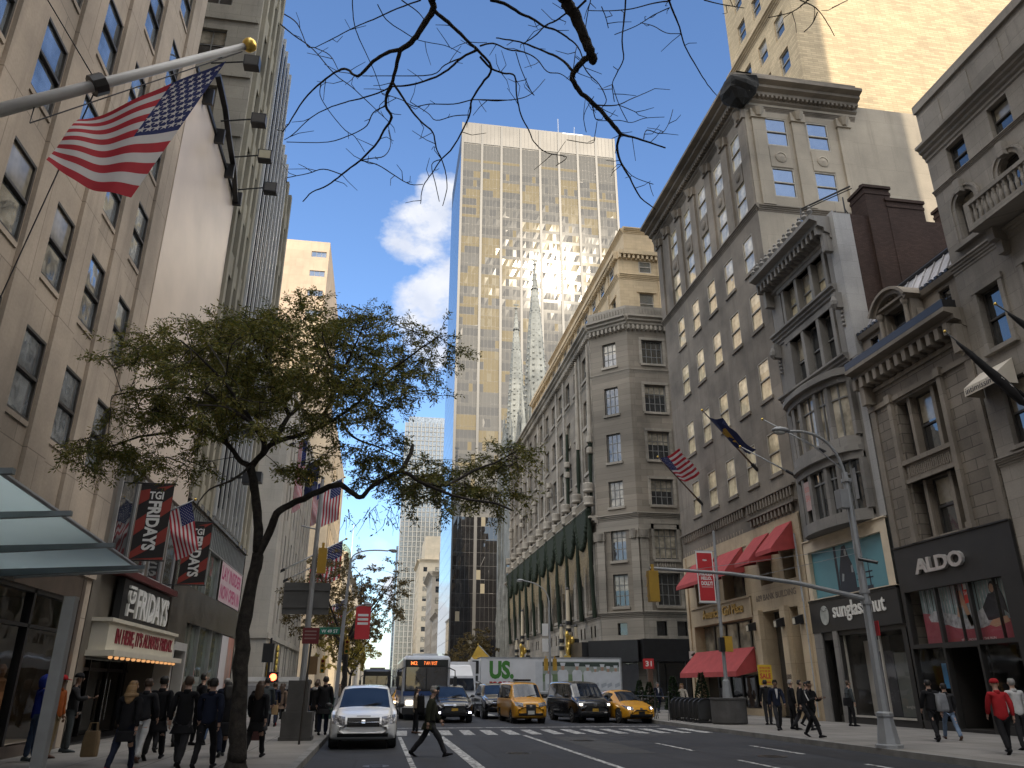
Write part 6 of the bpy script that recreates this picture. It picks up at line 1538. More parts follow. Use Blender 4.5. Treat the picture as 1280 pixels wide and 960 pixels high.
# clipped conical evergreens in pots along the right kerb
for k, (px_, Y, lab) in enumerate(((812, 44.5, 'conical evergreen in a pot behind the yellow hatchback cab'), (800, 50, 'conical evergreen farthest from the lamp planter'), (842, 40.4, 'conical evergreen in a pot left of the pale coated woman'), (878, 37.6, 'dark conical evergreen in a pot nearest the planter with the banner pole'))):
    p = at(px_, 870, Y); b = (p.x, Y, .15); T = Tree(60 + k); r = T.r; hh = (1.75, 1.9, 2.0, 2.15)[k]
    T.w.tube([(b[0], Y, .4), (b[0], Y, .15 + hh)], [.04, .01], 6)
    for q in range(620):
        t = r.random() ** 1.3; a = r.uniform(0, 6.283); rad = .42 * (1 - t) * r.uniform(.75, 1.05) + .02; z = .55 + t * (hh - .45); v = Vector((math.cos(a), math.sin(a), r.uniform(.1, .8)))
        pp_ = Vector((b[0] + rad * math.cos(a), Y + rad * math.sin(a), z)); T.leaf(pp_, v, .14, .035); T.leaf(pp_, v + Vector((r.gauss(0, .5), r.gauss(0, .5), 0)), .12, .03)
    t = T.build('potted_evergreen', lab, b, LEAF_G, 'conical evergreens in pots')
    mb = MB(); mb.lathe(b, [(.2, 0), (.24, .05), (.3, .42), (.33, .44), (.33, .5), (.27, .5), (.25, .45)], 14); mb.build('pot', plain('dark_pot', (.05, .05, .048), .6, .2, 3), t)
# ================================================================== lamps, signals, signs, planters
GP = plain('grey_painted_pole', (.30, .31, .32), .5, .15, 2, .2); YEL = plain('signal_yellow', (.45, .27, .03), .5, .2, 2); BRN = plain('brown_painted_post', (.10, .06, .04), .5, .2, 2); CONC = plain('grey_concrete', (.085, .082, .08), .85, .3, 2, bump=.2)
SIGR = plain('sign_red', (.5, .03, .035), .5, .08, 2); SIGW = plain('sign_white', (.7, .7, .68), .5, .05, 2)
def arc(p0, p1, p2, n=10): p0, p1, p2 = map(Vector, (p0, p1, p2)); return [p0 * (1 - t) ** 2 + p1 * 2 * t * (1 - t) + p2 * t * t for t in [i / n for i in range(n + 1)]]
def cobra(root, p, d):
    p = Vector(p); mb = MB(); rows = []
    for t, w, h in ((0, .05, .05), (.12, .1, .09), (.4, .15, .12), (.62, .13, .09), (.75, .04, .03)):
        c = p + Vector((d * t, 0, .02)); rows.append([c + Vector((0, w * math.cos(a), h * math.sin(a) * (1 if math.sin(a) > 0 else .6))) for a in [2 * math.pi * k / 10 for k in range(10)]])
    mb.rings(rows); h = mb.build('lamp_head', GP, root, True)
    mb = MB(); c = p + Vector((d * .45, 0, -.05)); mb.ball(c, .2, .11, .07, 10, 6); mb.build('lens', plain('lamp_lens', (.45, .45, .42), .2, .1, 3), h)
def signal(root, x, y, z, face=-1, lit=None, side=False):
    """three-light signal head; face is the direction along the avenue its lenses look"""
    mb = MB(); z += .2; mb.box(x - .14, x + .14, y - .1, y + .1, z, z + .82); mb.box(x - .04, x + .04, y - .04, y + .04, z + .82, z + 1.0); o = mb.build('signal_head', YEL, root)
    for k, c in enumerate(((.02, .12, .03), (.14, .09, .01), (.14, .01, .01))):
        zc = z + .14 + k * .27; mb = MB()
        mb.lathe((x, y + face * .11, zc), [(.095, 0), (.09, face * .015), (.02, face * .03)], 14, axis='y')
        mb.build('lens', emis('red_signal_light', (1, .08, .03), 9) if lit == k else plain('dark_lens', c, .2, .1, 4), o)
        mb = MB()
        for i in range(8):
            a0, a1 = math.pi * i / 8 - .15, math.pi * (i + 1) / 8 - .15
            q = [(x + .115 * math.cos(a), zc + .115 * math.sin(a)) for a in (a0, a1)]
            mb.face([(q[0][0], y + face * .11, q[0][1]), (q[1][0], y + face * .11, q[1][1]), (q[1][0], y + face * .3, q[1][1]), (q[0][0], y + face * .27, q[0][1])])
        mb.build('visor', YEL, o)
# right: cobra lamp with a signal arm
t = thing('street_lamp', 'grey street lamp with a curved top and long signal arm over the avenue, right kerb', 'street lamp', (13.62, 20.7, .15))
mb = MB(); mb.tube([(13.62, 20.7, 1.0), (13.62, 20.7, 4.0), (13.6, 20.7, 7.7)], [.135, .115, .085], 8); mb.tube(arc((13.6, 20.7, 7.6), (13.45, 20.7, 9.1), (11.95, 20.7, 8.92)), .045, 8)
mb.tube([(13.6, 20.7, 7.75), (12.9, 20.7, 8.35), (12.35, 20.7, 8.75)], .02, 5)
for z in (3.85, 4.15, 7.4): mb.lathe((13.62, 20.7, z), [(.15, 0), (.15, .1)], 10)
mb.build('pole', GP, t)
mb = MB(); mb.lathe((13.62, 20.7, .15), [(.36, 0), (.36, .08), (.29, .1), (.2, .75), (.23, .78), (.23, .86), (.15, .9)], 8); mb.build('pedestal', GP, t)
mb = MB(); mb.tube([(13.62, 20.7, 4.0), (11.6, 20.7, 4.4), (9.6, 20.7, 4.62), (7.25, 20.7, 4.72)], [.075, .06, .05, .04], 8)
for z, q in ((5.45, 8.6), (5.3, 10.4)): mb.tube([(13.6, 20.7, z), (q, 20.7, 4.72 if q < 9 else 4.57)], .009, 4)
mb.build('signal_arm', GP, t); cobra(t, (11.98, 20.7, 8.92), -.75)
mb = MB(); mb.box(13.25, 13.52, 20.55, 20.85, 6.6, 7.15); mb.box(13.4, 13.6, 20.66, 20.74, 6.9, 7.0); mb.build('control_box', GP, t)
mb = MB(); mb.tube([(13.5, 20.55, 5.1), (13.85, 20.2, 4.95)], .05, 8); mb.build('camera', BLACKM, t)
mb = MB(); mb.box(13.78, 13.8, 20.55, 20.9, 3.0, 3.4); mb.build('red_sign', SIGR, t)
signal(t, 7.32, 20.7, 3.62, 1)
# right: pole with banner on a round planter
bx, by = 15.2, 34.3
t = thing('planter', 'round grey concrete planter under the pole with the red show banner', 'planter', (bx, by, .15)); mb = MB(); mb.lathe((bx, by, .15), [(.72, 0), (.76, .08), (.76, .95), (.8, 1.0), (.8, 1.06), (.66, 1.06), (.64, .9), (.02, .9)], 26); mb.build('bowl', CONC, t)
t = thing('banner_pole', 'grey pole with a red and white show banner, standing on the round planter', 'pole', (bx, by, 1.06)); mb = MB()
mb.tube([(bx, by, 1.9), (bx, by, 5), (bx + .08, by, 8.5)], [.09, .08, .06], 8); mb.lathe((bx, by, 1.05), [(.26, 0), (.24, .06), (.16, .85), (.1, .9)], 8); mb.build('pole', GP, t)
mb = MB(); mb.tube([(bx, by, 7.55), (bx - .95, by, 7.55)], .025, 6); mb.tube([(bx, by, 5.2), (bx - .95, by, 5.2)], .025, 6); mb.build('banner_bracket', GP, t)
mb = MB(); a, c, yy = bx - .92, bx - .1, by - .02
def bq(u0, u1, z0, z1, d, mi): mb.face([(a + (c - a) * u0, yy - d, z0), (a + (c - a) * u1, yy - d, z0), (a + (c - a) * u1, yy - d, z1), (a + (c - a) * u0, yy - d, z1)], mi)
mb.box(a, c, yy, yy + .012, 5.22, 7.53, 0); bq(.06, .94, 5.3, 7.45, .004, 1)
for s_, z0, z1, u0, u1, mi in (('VISA', 7.08, 7.16, .36, .64, 0), ('MIDLER', 6.42, 6.6, .12, .9, 0), ('HELLO,', 6.2, 6.38, .2, .82, 0), ('DOLLY!', 5.98, 6.17, .2, .86, 0)): text(mb, s_, lambda u, v, d: (a + (c - a) * (u0 + (u1 - u0) * u), yy - .008, z0 + (z1 - z0) * v), 0, mi, .05)
bq(.2, .86, 5.9, 5.92, .006, 0); bq(.08, .92, 6.62, 6.65, .006, 0); mb.build('banner', [SIGW, SIGR], t)
mb = MB(); mb.box(bx - .02, bx + .32, by - .35, by - .1, 3.1, 3.75); mb.build('walk_signal', YEL, t); mb = MB(); mb.box(bx - .24, bx - .03, by - .3, by - .08, 3.1, 3.7); mb.build('signal_back', BLACKM, t)
# right: arched barriers, slim black fence, signs
for k in range(7):
    y = 35.3 + k * .62; x = 14.6 + .02 * k; mb = MB()
    o = thing('barrier', f'{("first","second","third","fourth","fifth","sixth","seventh")[k]} black arched barrier counted from the round planter, behind it along the kerb', 'barrier', (x, y, .15), 'black arched barriers by the kerb')
    pts = [(x - .4, y, .2), (x - .4, y, .9)] + [(x - .4 * math.cos(a_), y, .9 + .25 * math.sin(a_)) for a_ in [math.pi * i / 8 for i in range(1, 8)]] + [(x + .4, y, .9), (x + .4, y, .2)]
    mb.tube(pts, .035, 6); mb.box(x - .45, x + .45, y - .15, y + .15, .15, .2); mb.build('frame', BLACKM, o)
    mb = MB(); mb.face([(p[0], y + .004, p[2]) for p in pts[1:-1]] + [(x + .38, y + .004, .3), (x - .38, y + .004, .3)]); mb.build('panel', plain('dark_mesh_panel', (.035, .035, .035), .7, .2, 6), o)
t = thing('fence', 'low slim black iron fence with leaning stays in front of the potted evergreens', 'fence', (14.2, 40, .15)); mb = MB()
for k in range(6):
    y = 38.4 + k * 2.0; mb = MB(); mb.tube([(14.0, y, .15), (14.0, y, 1.35)], .025, 6); mb.tube([(14.0, y, 1.3), (13.75, y - .45, .15)], .016, 5); mb.tube([(14.0, y, 1.3), (14.25, y + .4, .15)], .016, 5); mb.ball((14.0, y, 1.38), .05, .05, .06, 8, 5); mb.build('post', BLACKM, t)
for z in (.5, 1.2): mb = MB(); mb.tube([(14.0, 38.4, z), (14.0, 48.4, z)], .012, 5); mb.build('rail', BLACKM, t)
p = at(888, 860, 52); q0 = (p.x, 52, .15)
t = thing('one_way_sign', 'white one way arrow sign on a brown post at the corner', 'street sign', q0); mb = MB(); mb.tube([q0, (p.x, 52, 3.95)], .07, 8); mb.lathe(q0, [(.2, 0), (.2, .05), (.1, .5)], 10); mb.build('post', BRN, t)
mb = MB(); x = p.x; mb.box(x - 1.35, x + .1, 51.85, 51.87, 3.35, 3.85, 0); zz = 3.6; mb.face([(x - 1.25, 51.845, zz), (x - .95, 51.845, zz + .18), (x - .95, 51.845, zz - .18)], 1); mb.box(x - .95, x + 0, 51.846, 51.848, zz - .1, zz + .1, 1)
text(mb, 'ONE WAY', lambda u, v, d: (x - .92 + u * .85, 51.84, zz - .06 + v * .12), 0, 0, .03); mb.build('sign_plate', [SIGW, plain('sign_black', (.02, .02, .02), .5, .1, 2)], t)
signal(t, x + .3, 51.9, 2.3, -1)
p = at(814, 862, 53); t = thing('bus_lane_sign', 'small red sign on a brown post in front of the dark store canopy', 'street sign', (p.x, 53, .15)); mb = MB(); mb.box(p.x - .16, p.x + .16, 52.9, 53.1, .15, 3.0); mb.build('post', BRN, t)
mb = MB(); mb.box(p.x - .5, p.x + .25, 52.84, 52.87, 2.75, 3.4, 0); text(mb, '31', lambda u, v, d: (p.x - .35 + u * .45, 52.835, 2.9 + v * .35), 0, 1, .03); mb.build('sign_plate', [SIGR, SIGW], t)
p = at(957, 848, 33.6)
t = thing('sale_sign', 'yellow sale sign with red lettering on a slim stand beside the grey entrance piers', 'sign', (p.x, 33.6, .15)); x = p.x; mb = MB(); mb.box(x - .32, x + .32, 33.58, 33.6, 1.72, 2.55, 0)
for s_, z0, z1, w in (('ENTIRE STORE', 2.38, 2.46, .24), ('UP TO 50% OFF', 2.24, 2.33, .24), ('SALE', 1.98, 2.2, .25)): text(mb, s_, lambda u, v, d: (x - w + 2 * w * u, 33.575, z0 + (z1 - z0) * v), 0, 1, .03)
mb.box(x - .22, x + .22, 33.574, 33.576, 1.82, 1.86, 1); mb.build('sign_plate', [plain('sign_yellow', (.62, .42, .03), .6, .08, 2), SIGR], t)
mb = MB(); mb.tube([(x, 33.62, .15), (x, 33.62, 2.5)], .025, 6); mb.lathe((x, 33.62, .15), [(.22, 0), (.22, .03), (.03, .05)], 12); mb.build('stand', BLACKM, t)
# left: signal pole on its pedestal, maroon sign post
x, y = -2.3, 26.6
t = thing('signal_pole', 'grey pole with a yellow signal and grey road sign back, standing on a stone pedestal', 'signal pole', (x, y, .15)); mb = MB(); mb.tube([(x, y, .9), (x + .02, y, 4), (x + .06, y, 8.4)], [.1, .09, .06], 8); mb.tube([(x, y, 6.6), (x - .5, y, 6.7)], .025, 6); mb.build('pole', GP, t)
mb = MB(); mb.box(x - .48, x + .42, y - .4, y + .4, .15, .95); mb.box(x - .38, x + .25, y - .3, y + .3, .95, 1.85); mb.box(x - .52, x + .46, y - .44, y + .44, .15, .25); mb.build('pedestal', CONC, t)
signal(t, x + .28, y, 4.95, 1)
mb = MB(); mb.box(x - .85, x + .62, y + .06, y + .09, 3.85, 4.85); 
for z in (4.05, 4.6): mb.box(x - .85, x + .62, y + .03, y + .06, z, z + .06)
mb.build('road_sign', plain('sign_back_grey', (.11, .11, .11), .5, .2, 2, .2), t)
p = at(374, 925, 24.6); x, y = p.x, 24.6
t = thing('parking_sign', 'maroon sign on a thin dark leaning post in front of the stone pedestal', 'street sign', (x, y, .15)); mb = MB(); mb.tube([(x, y, .15), (x + .1, y, 3.2)], .035, 6); mb.build('post', DARKM, t)
mb = MB(); mb.box(x - .18, x + .3, y - .05, y - .03, 2.85, 3.3, 0)
for z in (3.18, 3.08, 2.98): mb.box(x - .12, x + .22, y - .054, y - .051, z, z + .04, 1)
mb.build('sign_plate', [plain('sign_maroon', (.16, .02, .025), .5, .1, 2), plain('faded_letters', (.3, .18, .17), .5, .1, 4)], t)
mb = MB(); mb.box(x + .06, x + .32, y - .02, y + .0, 2.0, 2.5); mb.build('small_plate', plain('ochre_plate', (.2, .12, .05), .6, .2, 3), t)
# left: lamp at the side street with street signs and a red banner
x, y = -2.35, 50.5
t = thing('street_lamp', 'grey street lamp with signal and green street sign on the left, beyond the white minivan', 'street lamp', (x, y, .15)); mb = MB(); mb.tube([(x, y, .15), (x + .12, y, 5), (x + .3, y, 9.2)], [.13, .11, .07], 8); mb.tube(arc((x + .3, y, 9.1), (x + .4, y, 9.9), (x + 2.6, y, 9.75)), .045, 6); mb.tube(arc((x + .1, y, 5.6), (x + .6, y, 6.3), (x + 1.3, y, 6.4)), .04, 6); mb.build('pole', GP, t); cobra(t, (x + 2.6, y, 9.75), .8); cobra(t, (x + 1.3, y, 6.4), .7)
signal(t, x + .45, y, 3.3, -1); signal(t, x - .9, y, 2.2, -1)
mb = MB(); mb.tube([(x - 1.3, y - .05, 5.02), (x + .1, y - .05, 5.02)], .02, 5); mb.box(x - 1.25, x - .05, y - .08, y - .06, 4.62, 4.98, 0); text(mb, 'W 49 ST', lambda u, v, d: (x - 1.15 + u * 1.0, y - .085, 4.7 + v * .2), 0, 1, .02); mb.build('street_sign', [plain('sign_green', (.01, .16, .1), .5, .1, 2), SIGW], t)
mb = MB(); mb.box(x + .85, x + 1.75, y - .02, y + .0, 4.35, 6.3, 0); 
for z in (5.2, 5.45, 5.7): mb.box(x + .98, x + 1.62, y - .026, y - .022, z, z + .14, 1)
mb.tube([(x + .1, y, 6.3), (x + 1.8, y, 6.3)], .02, 5); mb.build('banner', [SIGR, SIGW], t)
p = at(341, 850, 47); t = thing('walk_signal', 'black signal post glowing red above the crowd on the left pavement', 'signal', (p.x, 47, .15)); mb = MB(); mb.tube([(p.x - .3, 47, .15), (p.x - .3, 47, 4.2)], .06, 8); mb.box(p.x - .7, p.x - .1, 46.9, 47.1, 2.9, 3.9); mb.box(p.x - .28, p.x + .28, 46.85, 47.1, 1.85, 2.4); mb.build('post', BLACKM, t)
mb = MB(); mb.lathe((p.x + .02, 46.84, 2.13), [(.19, 0), (.17, -.02), (.02, -.03)], 14, axis='y'); mb.build('red_light', emis('red_walk_light', (1, .1, .04), 6), t)
p = at(336, 872, 44); t = thing('street_kiosk', 'low white street kiosk roof behind the crowd on the left pavement', 'kiosk', (p.x, 48, .15)); mb = MB(); mb.box(p.x - 2.0, p.x + 1.4, 47.2, 49.0, .15, 1.9); mb.box(p.x - 2.1, p.x + 1.5, 47.1, 49.1, 1.9, 2.15); mb.build('shell', WHITEP, t)
mb = MB(); 
for k in range(3): mb.box(p.x - 1.8 + k * 1.05, p.x - .9 + k * 1.05, 47.15, 47.2, .5, 1.7)
mb.build('counter_front', plain('kiosk_grey', (.3, .3, .3), .6, .2, 2), t)
# grey square post in the left foreground
x, y = -5.72, 16.0
t = thing('canopy_post', 'plain square grey steel post in the left foreground under the glass canopy', 'post', (x, y, .15)); mb = MB(); mb.box(x - .1, x + .1, y - .1, y + .1, .15, 3.25); mb.box(x - .16, x + .16, y - .16, y + .16, .15, .19); mb.build('shaft', GP, t)
# lamp and signals in front of the store
p = at(688, 858, 58); x, y = p.x, 58
t = thing('street_lamp', 'thin grey street lamp with hanging white panels in front of the garlanded store', 'street lamp', (x, y, .15)); mb = MB(); mb.tube([(x, y, .15), (x, y, 7.6)], [.09, .06], 8); mb.tube(arc((x, y, 7.5), (x - .1, y, 8.8), (x - 1.9, y, 9.0)), .04, 6); mb.build('pole', GP, t); cobra(t, (x - 1.9, y, 9.0), -.7)
mb = MB(); mb.box(x - .55, x - .1, y - .04, y, 5.1, 5.95); mb.box(x - .55, x - .1, y - .04, y, 4.0, 4.9); mb.build('panel', SIGW, t); signal(t, x - .3, y, 2.5, 1); signal(t, x + .35, y, 2.5, 1)
# two gilded ornaments before the store
for k, (px_, Y, lab) in enumerate(((712, 79, 'tall gilded festive ornament with cream tubes nearer the store corner'), (653, 104, 'tall gilded festive ornament farther along the garlanded store'))):
    p = at(px_, 850, Y); x = p.x; t = thing('gilded_ornament', lab, 'ornament', (x, Y, .15), 'gilded ornaments in front of the store'); mb = MB()
    mb.lathe((x, Y, .15), [(.7, 0), (.7, .6), (.45, .7), (.45, 3.8), (.62, 3.9), (.62, 4.3), (.3, 4.5), (.3, 6.8)], 12)
    for q in range(5): mb.ball((x + .3 * math.cos(q * 2.2), Y - .42, 4.4 + q * .5), .22, .18, .4, 8, 5)
    mb.build('gilded_core', GOLD, t)
    for dx in (-.75, 0, .75):
        mb = MB(); zt = 10.8 if dx == 0 else 7.2; mb.lathe((x + dx, Y - .1, 4.0 if dx else 6.4), [(.22, 0), (.26, .1), (.2, .9), (.16, zt - (4.0 if dx else 6.4))], 10); mb.build('cream_tube', plain('cream_tube_paint', (.52, .45, .33), .6, .15, 1), t)
        mb = MB()
        for zz in (5.0, 5.7) if dx else (6.7, 7.4): mb.lathe((x + dx, Y - .1, zz), [(.3, 0), (.3, .35)], 10)
        mb.lathe((x + dx, Y - .1, zt), [(.16, 0), (.2, .1), (.02, .3)], 8); mb.build('black_band', BLACKM, t)
# hot items: litter bin and news boxes by the left kerb
p = at(412, 880, 40)
t = thing('litter_bin', 'dark green wire litter bin at the left kerb behind the white minivan', 'bin', (-2.4, 43, .15)); mb = MB(); mb.lathe((-2.4, 43, .15), [(.28, 0), (.38, .9), (.4, .92), (.4, .98), (.34, .98), (.3, .5)], 16); mb.build('basket', plain('bin_green', (.02, .06, .045), .6, .2, 3), t)

# ================================================================== flags
def star_pts(c, r, e1, e2): return [c + e1 * (r * (1 if i % 2 == 0 else .4) * math.sin(math.pi * i / 5)) + e2 * (r * (1 if i % 2 == 0 else .4) * math.cos(math.pi * i / 5)) for i in range(10)]
FLR = plain('flag_red', (.42, .025, .04), .8, .12, 3); FLW = plain('flag_white', (.62, .6, .6), .8, .06, 3); FLB = plain('flag_blue', (.02, .03, .13), .8, .15, 3); FLD = plain('flag_dark_blue', (.015, .022, .07), .8, .15, 3); FLY = plain('flag_gold', (.5, .32, .05), .8, .15, 3)
for m_ in (FLR, FLW, FLB, FLD):
    nt_ = m_.node_tree; b_ = nt_.nodes['Principled BSDF']; tr_ = nt_.nodes.new('ShaderNodeBsdfTranslucent'); mx_ = nt_.nodes.new('ShaderNodeMixShader'); mx_.inputs[0].default_value = .3
    nt_.links.new(b_.inputs['Base Color'].links[0].from_socket, tr_.inputs[0]); nt_.links.new(b_.outputs[0], mx_.inputs[1]); nt_.links.new(tr_.outputs[0], mx_.inputs[2]); nt_.links.new(mx_.outputs[0], nt_.nodes['Material Output'].inputs[0])
def flag(label, tip, hoist, fly, amp=.12, waves=2.2, kind='us', seed=0, sag=0, group='flags over the avenue', corner=None):
    """a cloth hung by its hoist edge: hoist runs from the pole's tip inwards, fly is the free direction"""
    tip, hoist, fly = Vector(tip), Vector(hoist), Vector(fly); nrm = hoist.cross(fly).normalized(); r = random.Random(seed); ph = r.uniform(0, 6)
    NI, NJ = 39, 40
    def S(u, v):
        p = tip + hoist * u + fly * v; w = amp * v ** .7
        if corner is not None: p = p + Vector(corner) * u * v
        p = p + nrm * (w * math.sin(v * waves * 6.28 + ph + u * 2.2) + w * .5 * math.sin(v * waves * 11 + u * 7 + ph)); p.z -= sag * math.sin(math.pi * v) * (.4 + .6 * u); return p
    t = thing('flag', label, 'flag', tip, group); mb = MB()
    vs = [S(i / NI, j / NJ) for i in range(NI + 1) for j in range(NJ + 1)]; fs = {0: [], 1: [], 2: []}
    for i in range(NI):
        for j in range(NJ):
            u = i // 3; k = (0 if u % 2 == 0 else 1)
            if kind == 'us' and i < 21 and j < 16: k = 2
            if kind == 'ny': k = 2
            if kind == 'vatican': k = 0 if j < NJ / 2 else 1
            q = i * (NJ + 1) + j; fs[k].append((q, q + 1, q + NJ + 2, q + NJ + 1))
    for k, f in fs.items():
        b0 = len(mb.v)
        if k == 0: mb.v += [tuple(p) for p in vs]
        for q in f: mb.f.append(q); mb.m.append(k)
    if kind == 'us':
        for a in range(9):
            for b in range(11):
                if (a + b) % 2: continue
                u, v = (a + 1) / 10 * 21 / 39, (b + 1) / 12 * .4; c = S(u, v); e1 = (S(u, v + .01) - c).normalized(); e2 = (c - S(u + .01, v)).normalized(); n_ = e1.cross(e2).normalized(); rr_ = hoist.length * .024
                for s in (1, -1): mb.face([p + n_ * .012 * s for p in star_pts(c, rr_, e1, e2)], 1)
    if kind == 'ny':
        for (u, v, ru, rv) in ((.5, .5, .2, .12), (.5, .36, .1, .06), (.5, .64, .1, .06), (.75, .5, .05, .16)):
            pts = [S(u + ru * math.cos(a), v + rv * math.sin(a)) + nrm * .0 for a in [k * math.pi / 6 for k in range(12)]]
            for s in (1, -1): mb.face([p + nrm * .02 * s for p in pts], 3)
    mats = [FLR, FLW, FLB, FLY] if kind == 'us' else ([FLY, FLW, FLW, FLY] if kind == 'vatican' else [FLR, FLW, FLD, FLY]); mb.build('cloth', mats, t, True); return t
def fpole(label, a, b, r0=.05, r1=.03, mat=None, ball=True, group='flagpoles on the fronts'):
    t = thing('flagpole', label, 'flagpole', a, group); a, b = Vector(a), Vector(b); mb = MB(); mb.tube([a, a.lerp(b, .5), b], [r0, (r0 + r1) / 2, r1], 10); mb.build('shaft', mat or GP, t, True)
    mb = MB(); d = (b - a).normalized(); mb.tube([a - d * .05, a + d * .45], r0 * 1.7, 10); mb.build('socket', BLACKM, t)
    if ball: mb = MB(); mb.ball(b + d * r1 * 1.6, r1 * 2.1, r1 * 2.1, r1 * 2.1, 14, 10); mb.build('finial', GOLD, t, True)
    return t
tip = at(306, 58, 13.4); bs = Vector((XL, 11.6, 9.9))
t = fpole('thick white flagpole with a gold ball, leaning out over the left pavement', bs, tip, .135, .075, plain('white_flagpole', (.5, .5, .5), .4, .12, 2))
mb = MB(); d = (tip - bs).normalized(); c = bs + d * (tip - bs).length * .52; mb.tube([c - d * .12, c + d * .12], .2, 10); mb.tube([bs.lerp(tip, .35), bs.lerp(tip, .35) + Vector((0, 0, -.5)), bs.lerp(tip, .99) + Vector((.02, 0, -.12))], .012, 4); mb.build('clamp', BLACKM, t)
for q in ((-8.3, 9.5, 15.5), (-8.3, 15.8, 8.6)): mb = MB(); mb.tube([c, q], .014, 4); mb.build('stay_wire', BLACKM, t)
A_, B_, C_, D_ = at(283, 76, 13.4), at(164, 247, 12.9), at(98, 150, 12.6), at(58, 204, 12.4)
flag('large striped flag flying on the thick pole in the left foreground', A_, B_ - A_, C_ - A_, .10, 1.3, 'us', 3, .12, corner=D_ - (A_ + (B_ - A_) + (C_ - A_)))
# brown corner building: striped flag and dark blue flag
fpole('brown pole of the striped flag on the brown corner building', (21, 48.5, 13.1), (18.2, 48.7, 16.3), .06, .035, BRN); fpole('brown pole of the dark blue flag on the brown corner building', (21, 40.3, 13.3), (18.0, 40.3, 16.75), .06, .035, BRN)
flag('striped flag blown sideways on the brown corner building', (18.3, 48.7, 16.2), (1.35, -.1, -1.5), (.3, -2.9, -.1), .16, 1.4, 'us', 5, .25)
flag('dark blue flag with gold emblem on the brown corner building', (18.1, 40.3, 16.6), (1.5, 0, -1.7), (.5, -1.7, -1.0), .2, 1.5, 'ny', 6, .3)
fpole('bare white flagpole on the bowed bays, upper one', (20.2, 31.8, 11.8), (17.6, 32.6, 13.6), .045, .03); fpole('bare white flagpole on the bowed bays, lower one', (20.2, 35, 11.6), (17.9, 35.8, 13.2), .045, .03)
# two furled black banners at the right edge
for k, (a, b, lab) in enumerate((((21, 21.0, 10.6), (18.5, 21.1, 12.95), 'furled black flag whose gold tip touches the brown stone cornice'), ((21, 18.6, 10.9), (18.7, 19.0, 12.95), 'furled black flag at the far right edge'))):
    a, b = Vector(a), Vector(b); fpole(('black pole of the furled flag by the cornice', 'black pole of the furled flag at the right edge')[k], a, b, .04, .025, BLACKM)
    t = thing('furled_flag', lab, 'flag', b, 'furled black flags'); mb = MB(); rows = []; r = random.Random(k)
    for i in range(9):
        s = i / 8; c = b.lerp(a, .12 + s * .82) + Vector((0, 0, -.05 - .28 * s)); w = (.05, .1, .15, .19, .22, .24, .24, .2, .06)[i]; rows.append([c + Vector((w * .5 * math.cos(q), w * math.cos(q) * .75, w * 1.25 * math.sin(q))) * r.uniform(.85, 1.15) for q in [2 * math.pi * j / 12 for j in range(12)]])
    mb.rings(rows); mb.build('cloth', plain('black_flag_cloth', (.012, .012, .014), .85, .3, 4), t, True)
    mb = MB(); c = b.lerp(a, .66) + Vector((-.14, -.17, -.22)); text(mb, 'INT', lambda u, v, d: tuple(c + (a - b).normalized() * (u * .5) + Vector((0, 0, v * .14))), 0, 0, .02); mb.build('lettering', WHITEP, t)
# left: flags by the pale block and the small one by the striped banners
def side_flag(Y, z, out, drop, lab, kind='us', seed=0, x0=XL, fl=None, plab=None):
    b_ = Vector((x0, Y, z)); t_ = b_ + Vector((out, 0, out * .55)); fpole(plab or f'white pole of the {lab}', b_, t_, .07, .05, plain('white_side_pole', (.55, .55, .54), .5, .1, 2)); flag(lab, t_ - (t_ - b_) * .04, (b_ - t_) * .42, fl or (0, -.5, -drop), .14, 1.1, kind, seed, 0)
def tip_flag(px_, py_, Y, drop, lab, kind='us', seed=0, wid=.45, plab=None):
    q = at(px_, py_, Y); o_ = q.x - XL; side_flag(Y, q.z - o_ * .55, o_, drop, lab, kind, seed, plab=plab)
tip_flag(386, 546, 63.5, 6.2, 'long striped flag hanging highest beside the tree trunk', seed=3); tip_flag(402, 572, 66, 3.4, 'dark blue flag hanging among the branches', 'ny', 4); tip_flag(430, 597, 72, 3.9, 'striped flag hanging above the tree limb beside the open sky', seed=5); tip_flag(432, 674, 66, 3.2, 'striped flag on the longest white pole of the pale block', seed=1); tip_flag(416, 696, 69, 2.7, 'striped flag on the lower pole behind the yellow signal', seed=2); tip_flag(404, 602, 78, 4.2, 'striped flag half hidden between two others by the trunk', seed=8)
side_flag(92, 8.5, 4.5, 3.2, 'small distant striped flag low behind the bronze tree', seed=6)
fpole('short pole between the two striped restaurant banners', (XL, 29.6, 7.4), (XL + 1.25, 29.6, 8.1), .035, .025); flag('small faded striped flag between the two restaurant banners', (XL + 1.15, 29.6, 8.02), (-.75, 0, -.4), (.55, -.1, -1.75), .1, 1.0, 'us', 9)
p = at(598, 806, 118); q = at(624, 834, 118); fpole('pole of the yellow and white flag before the cathedral', q, p, .08, .05); flag('yellow and white flag in front of the cathedral', p, (q - p) * .55, (at(580, 838, 118) - p) * .95, .2, 1.2, 'vatican', 7)
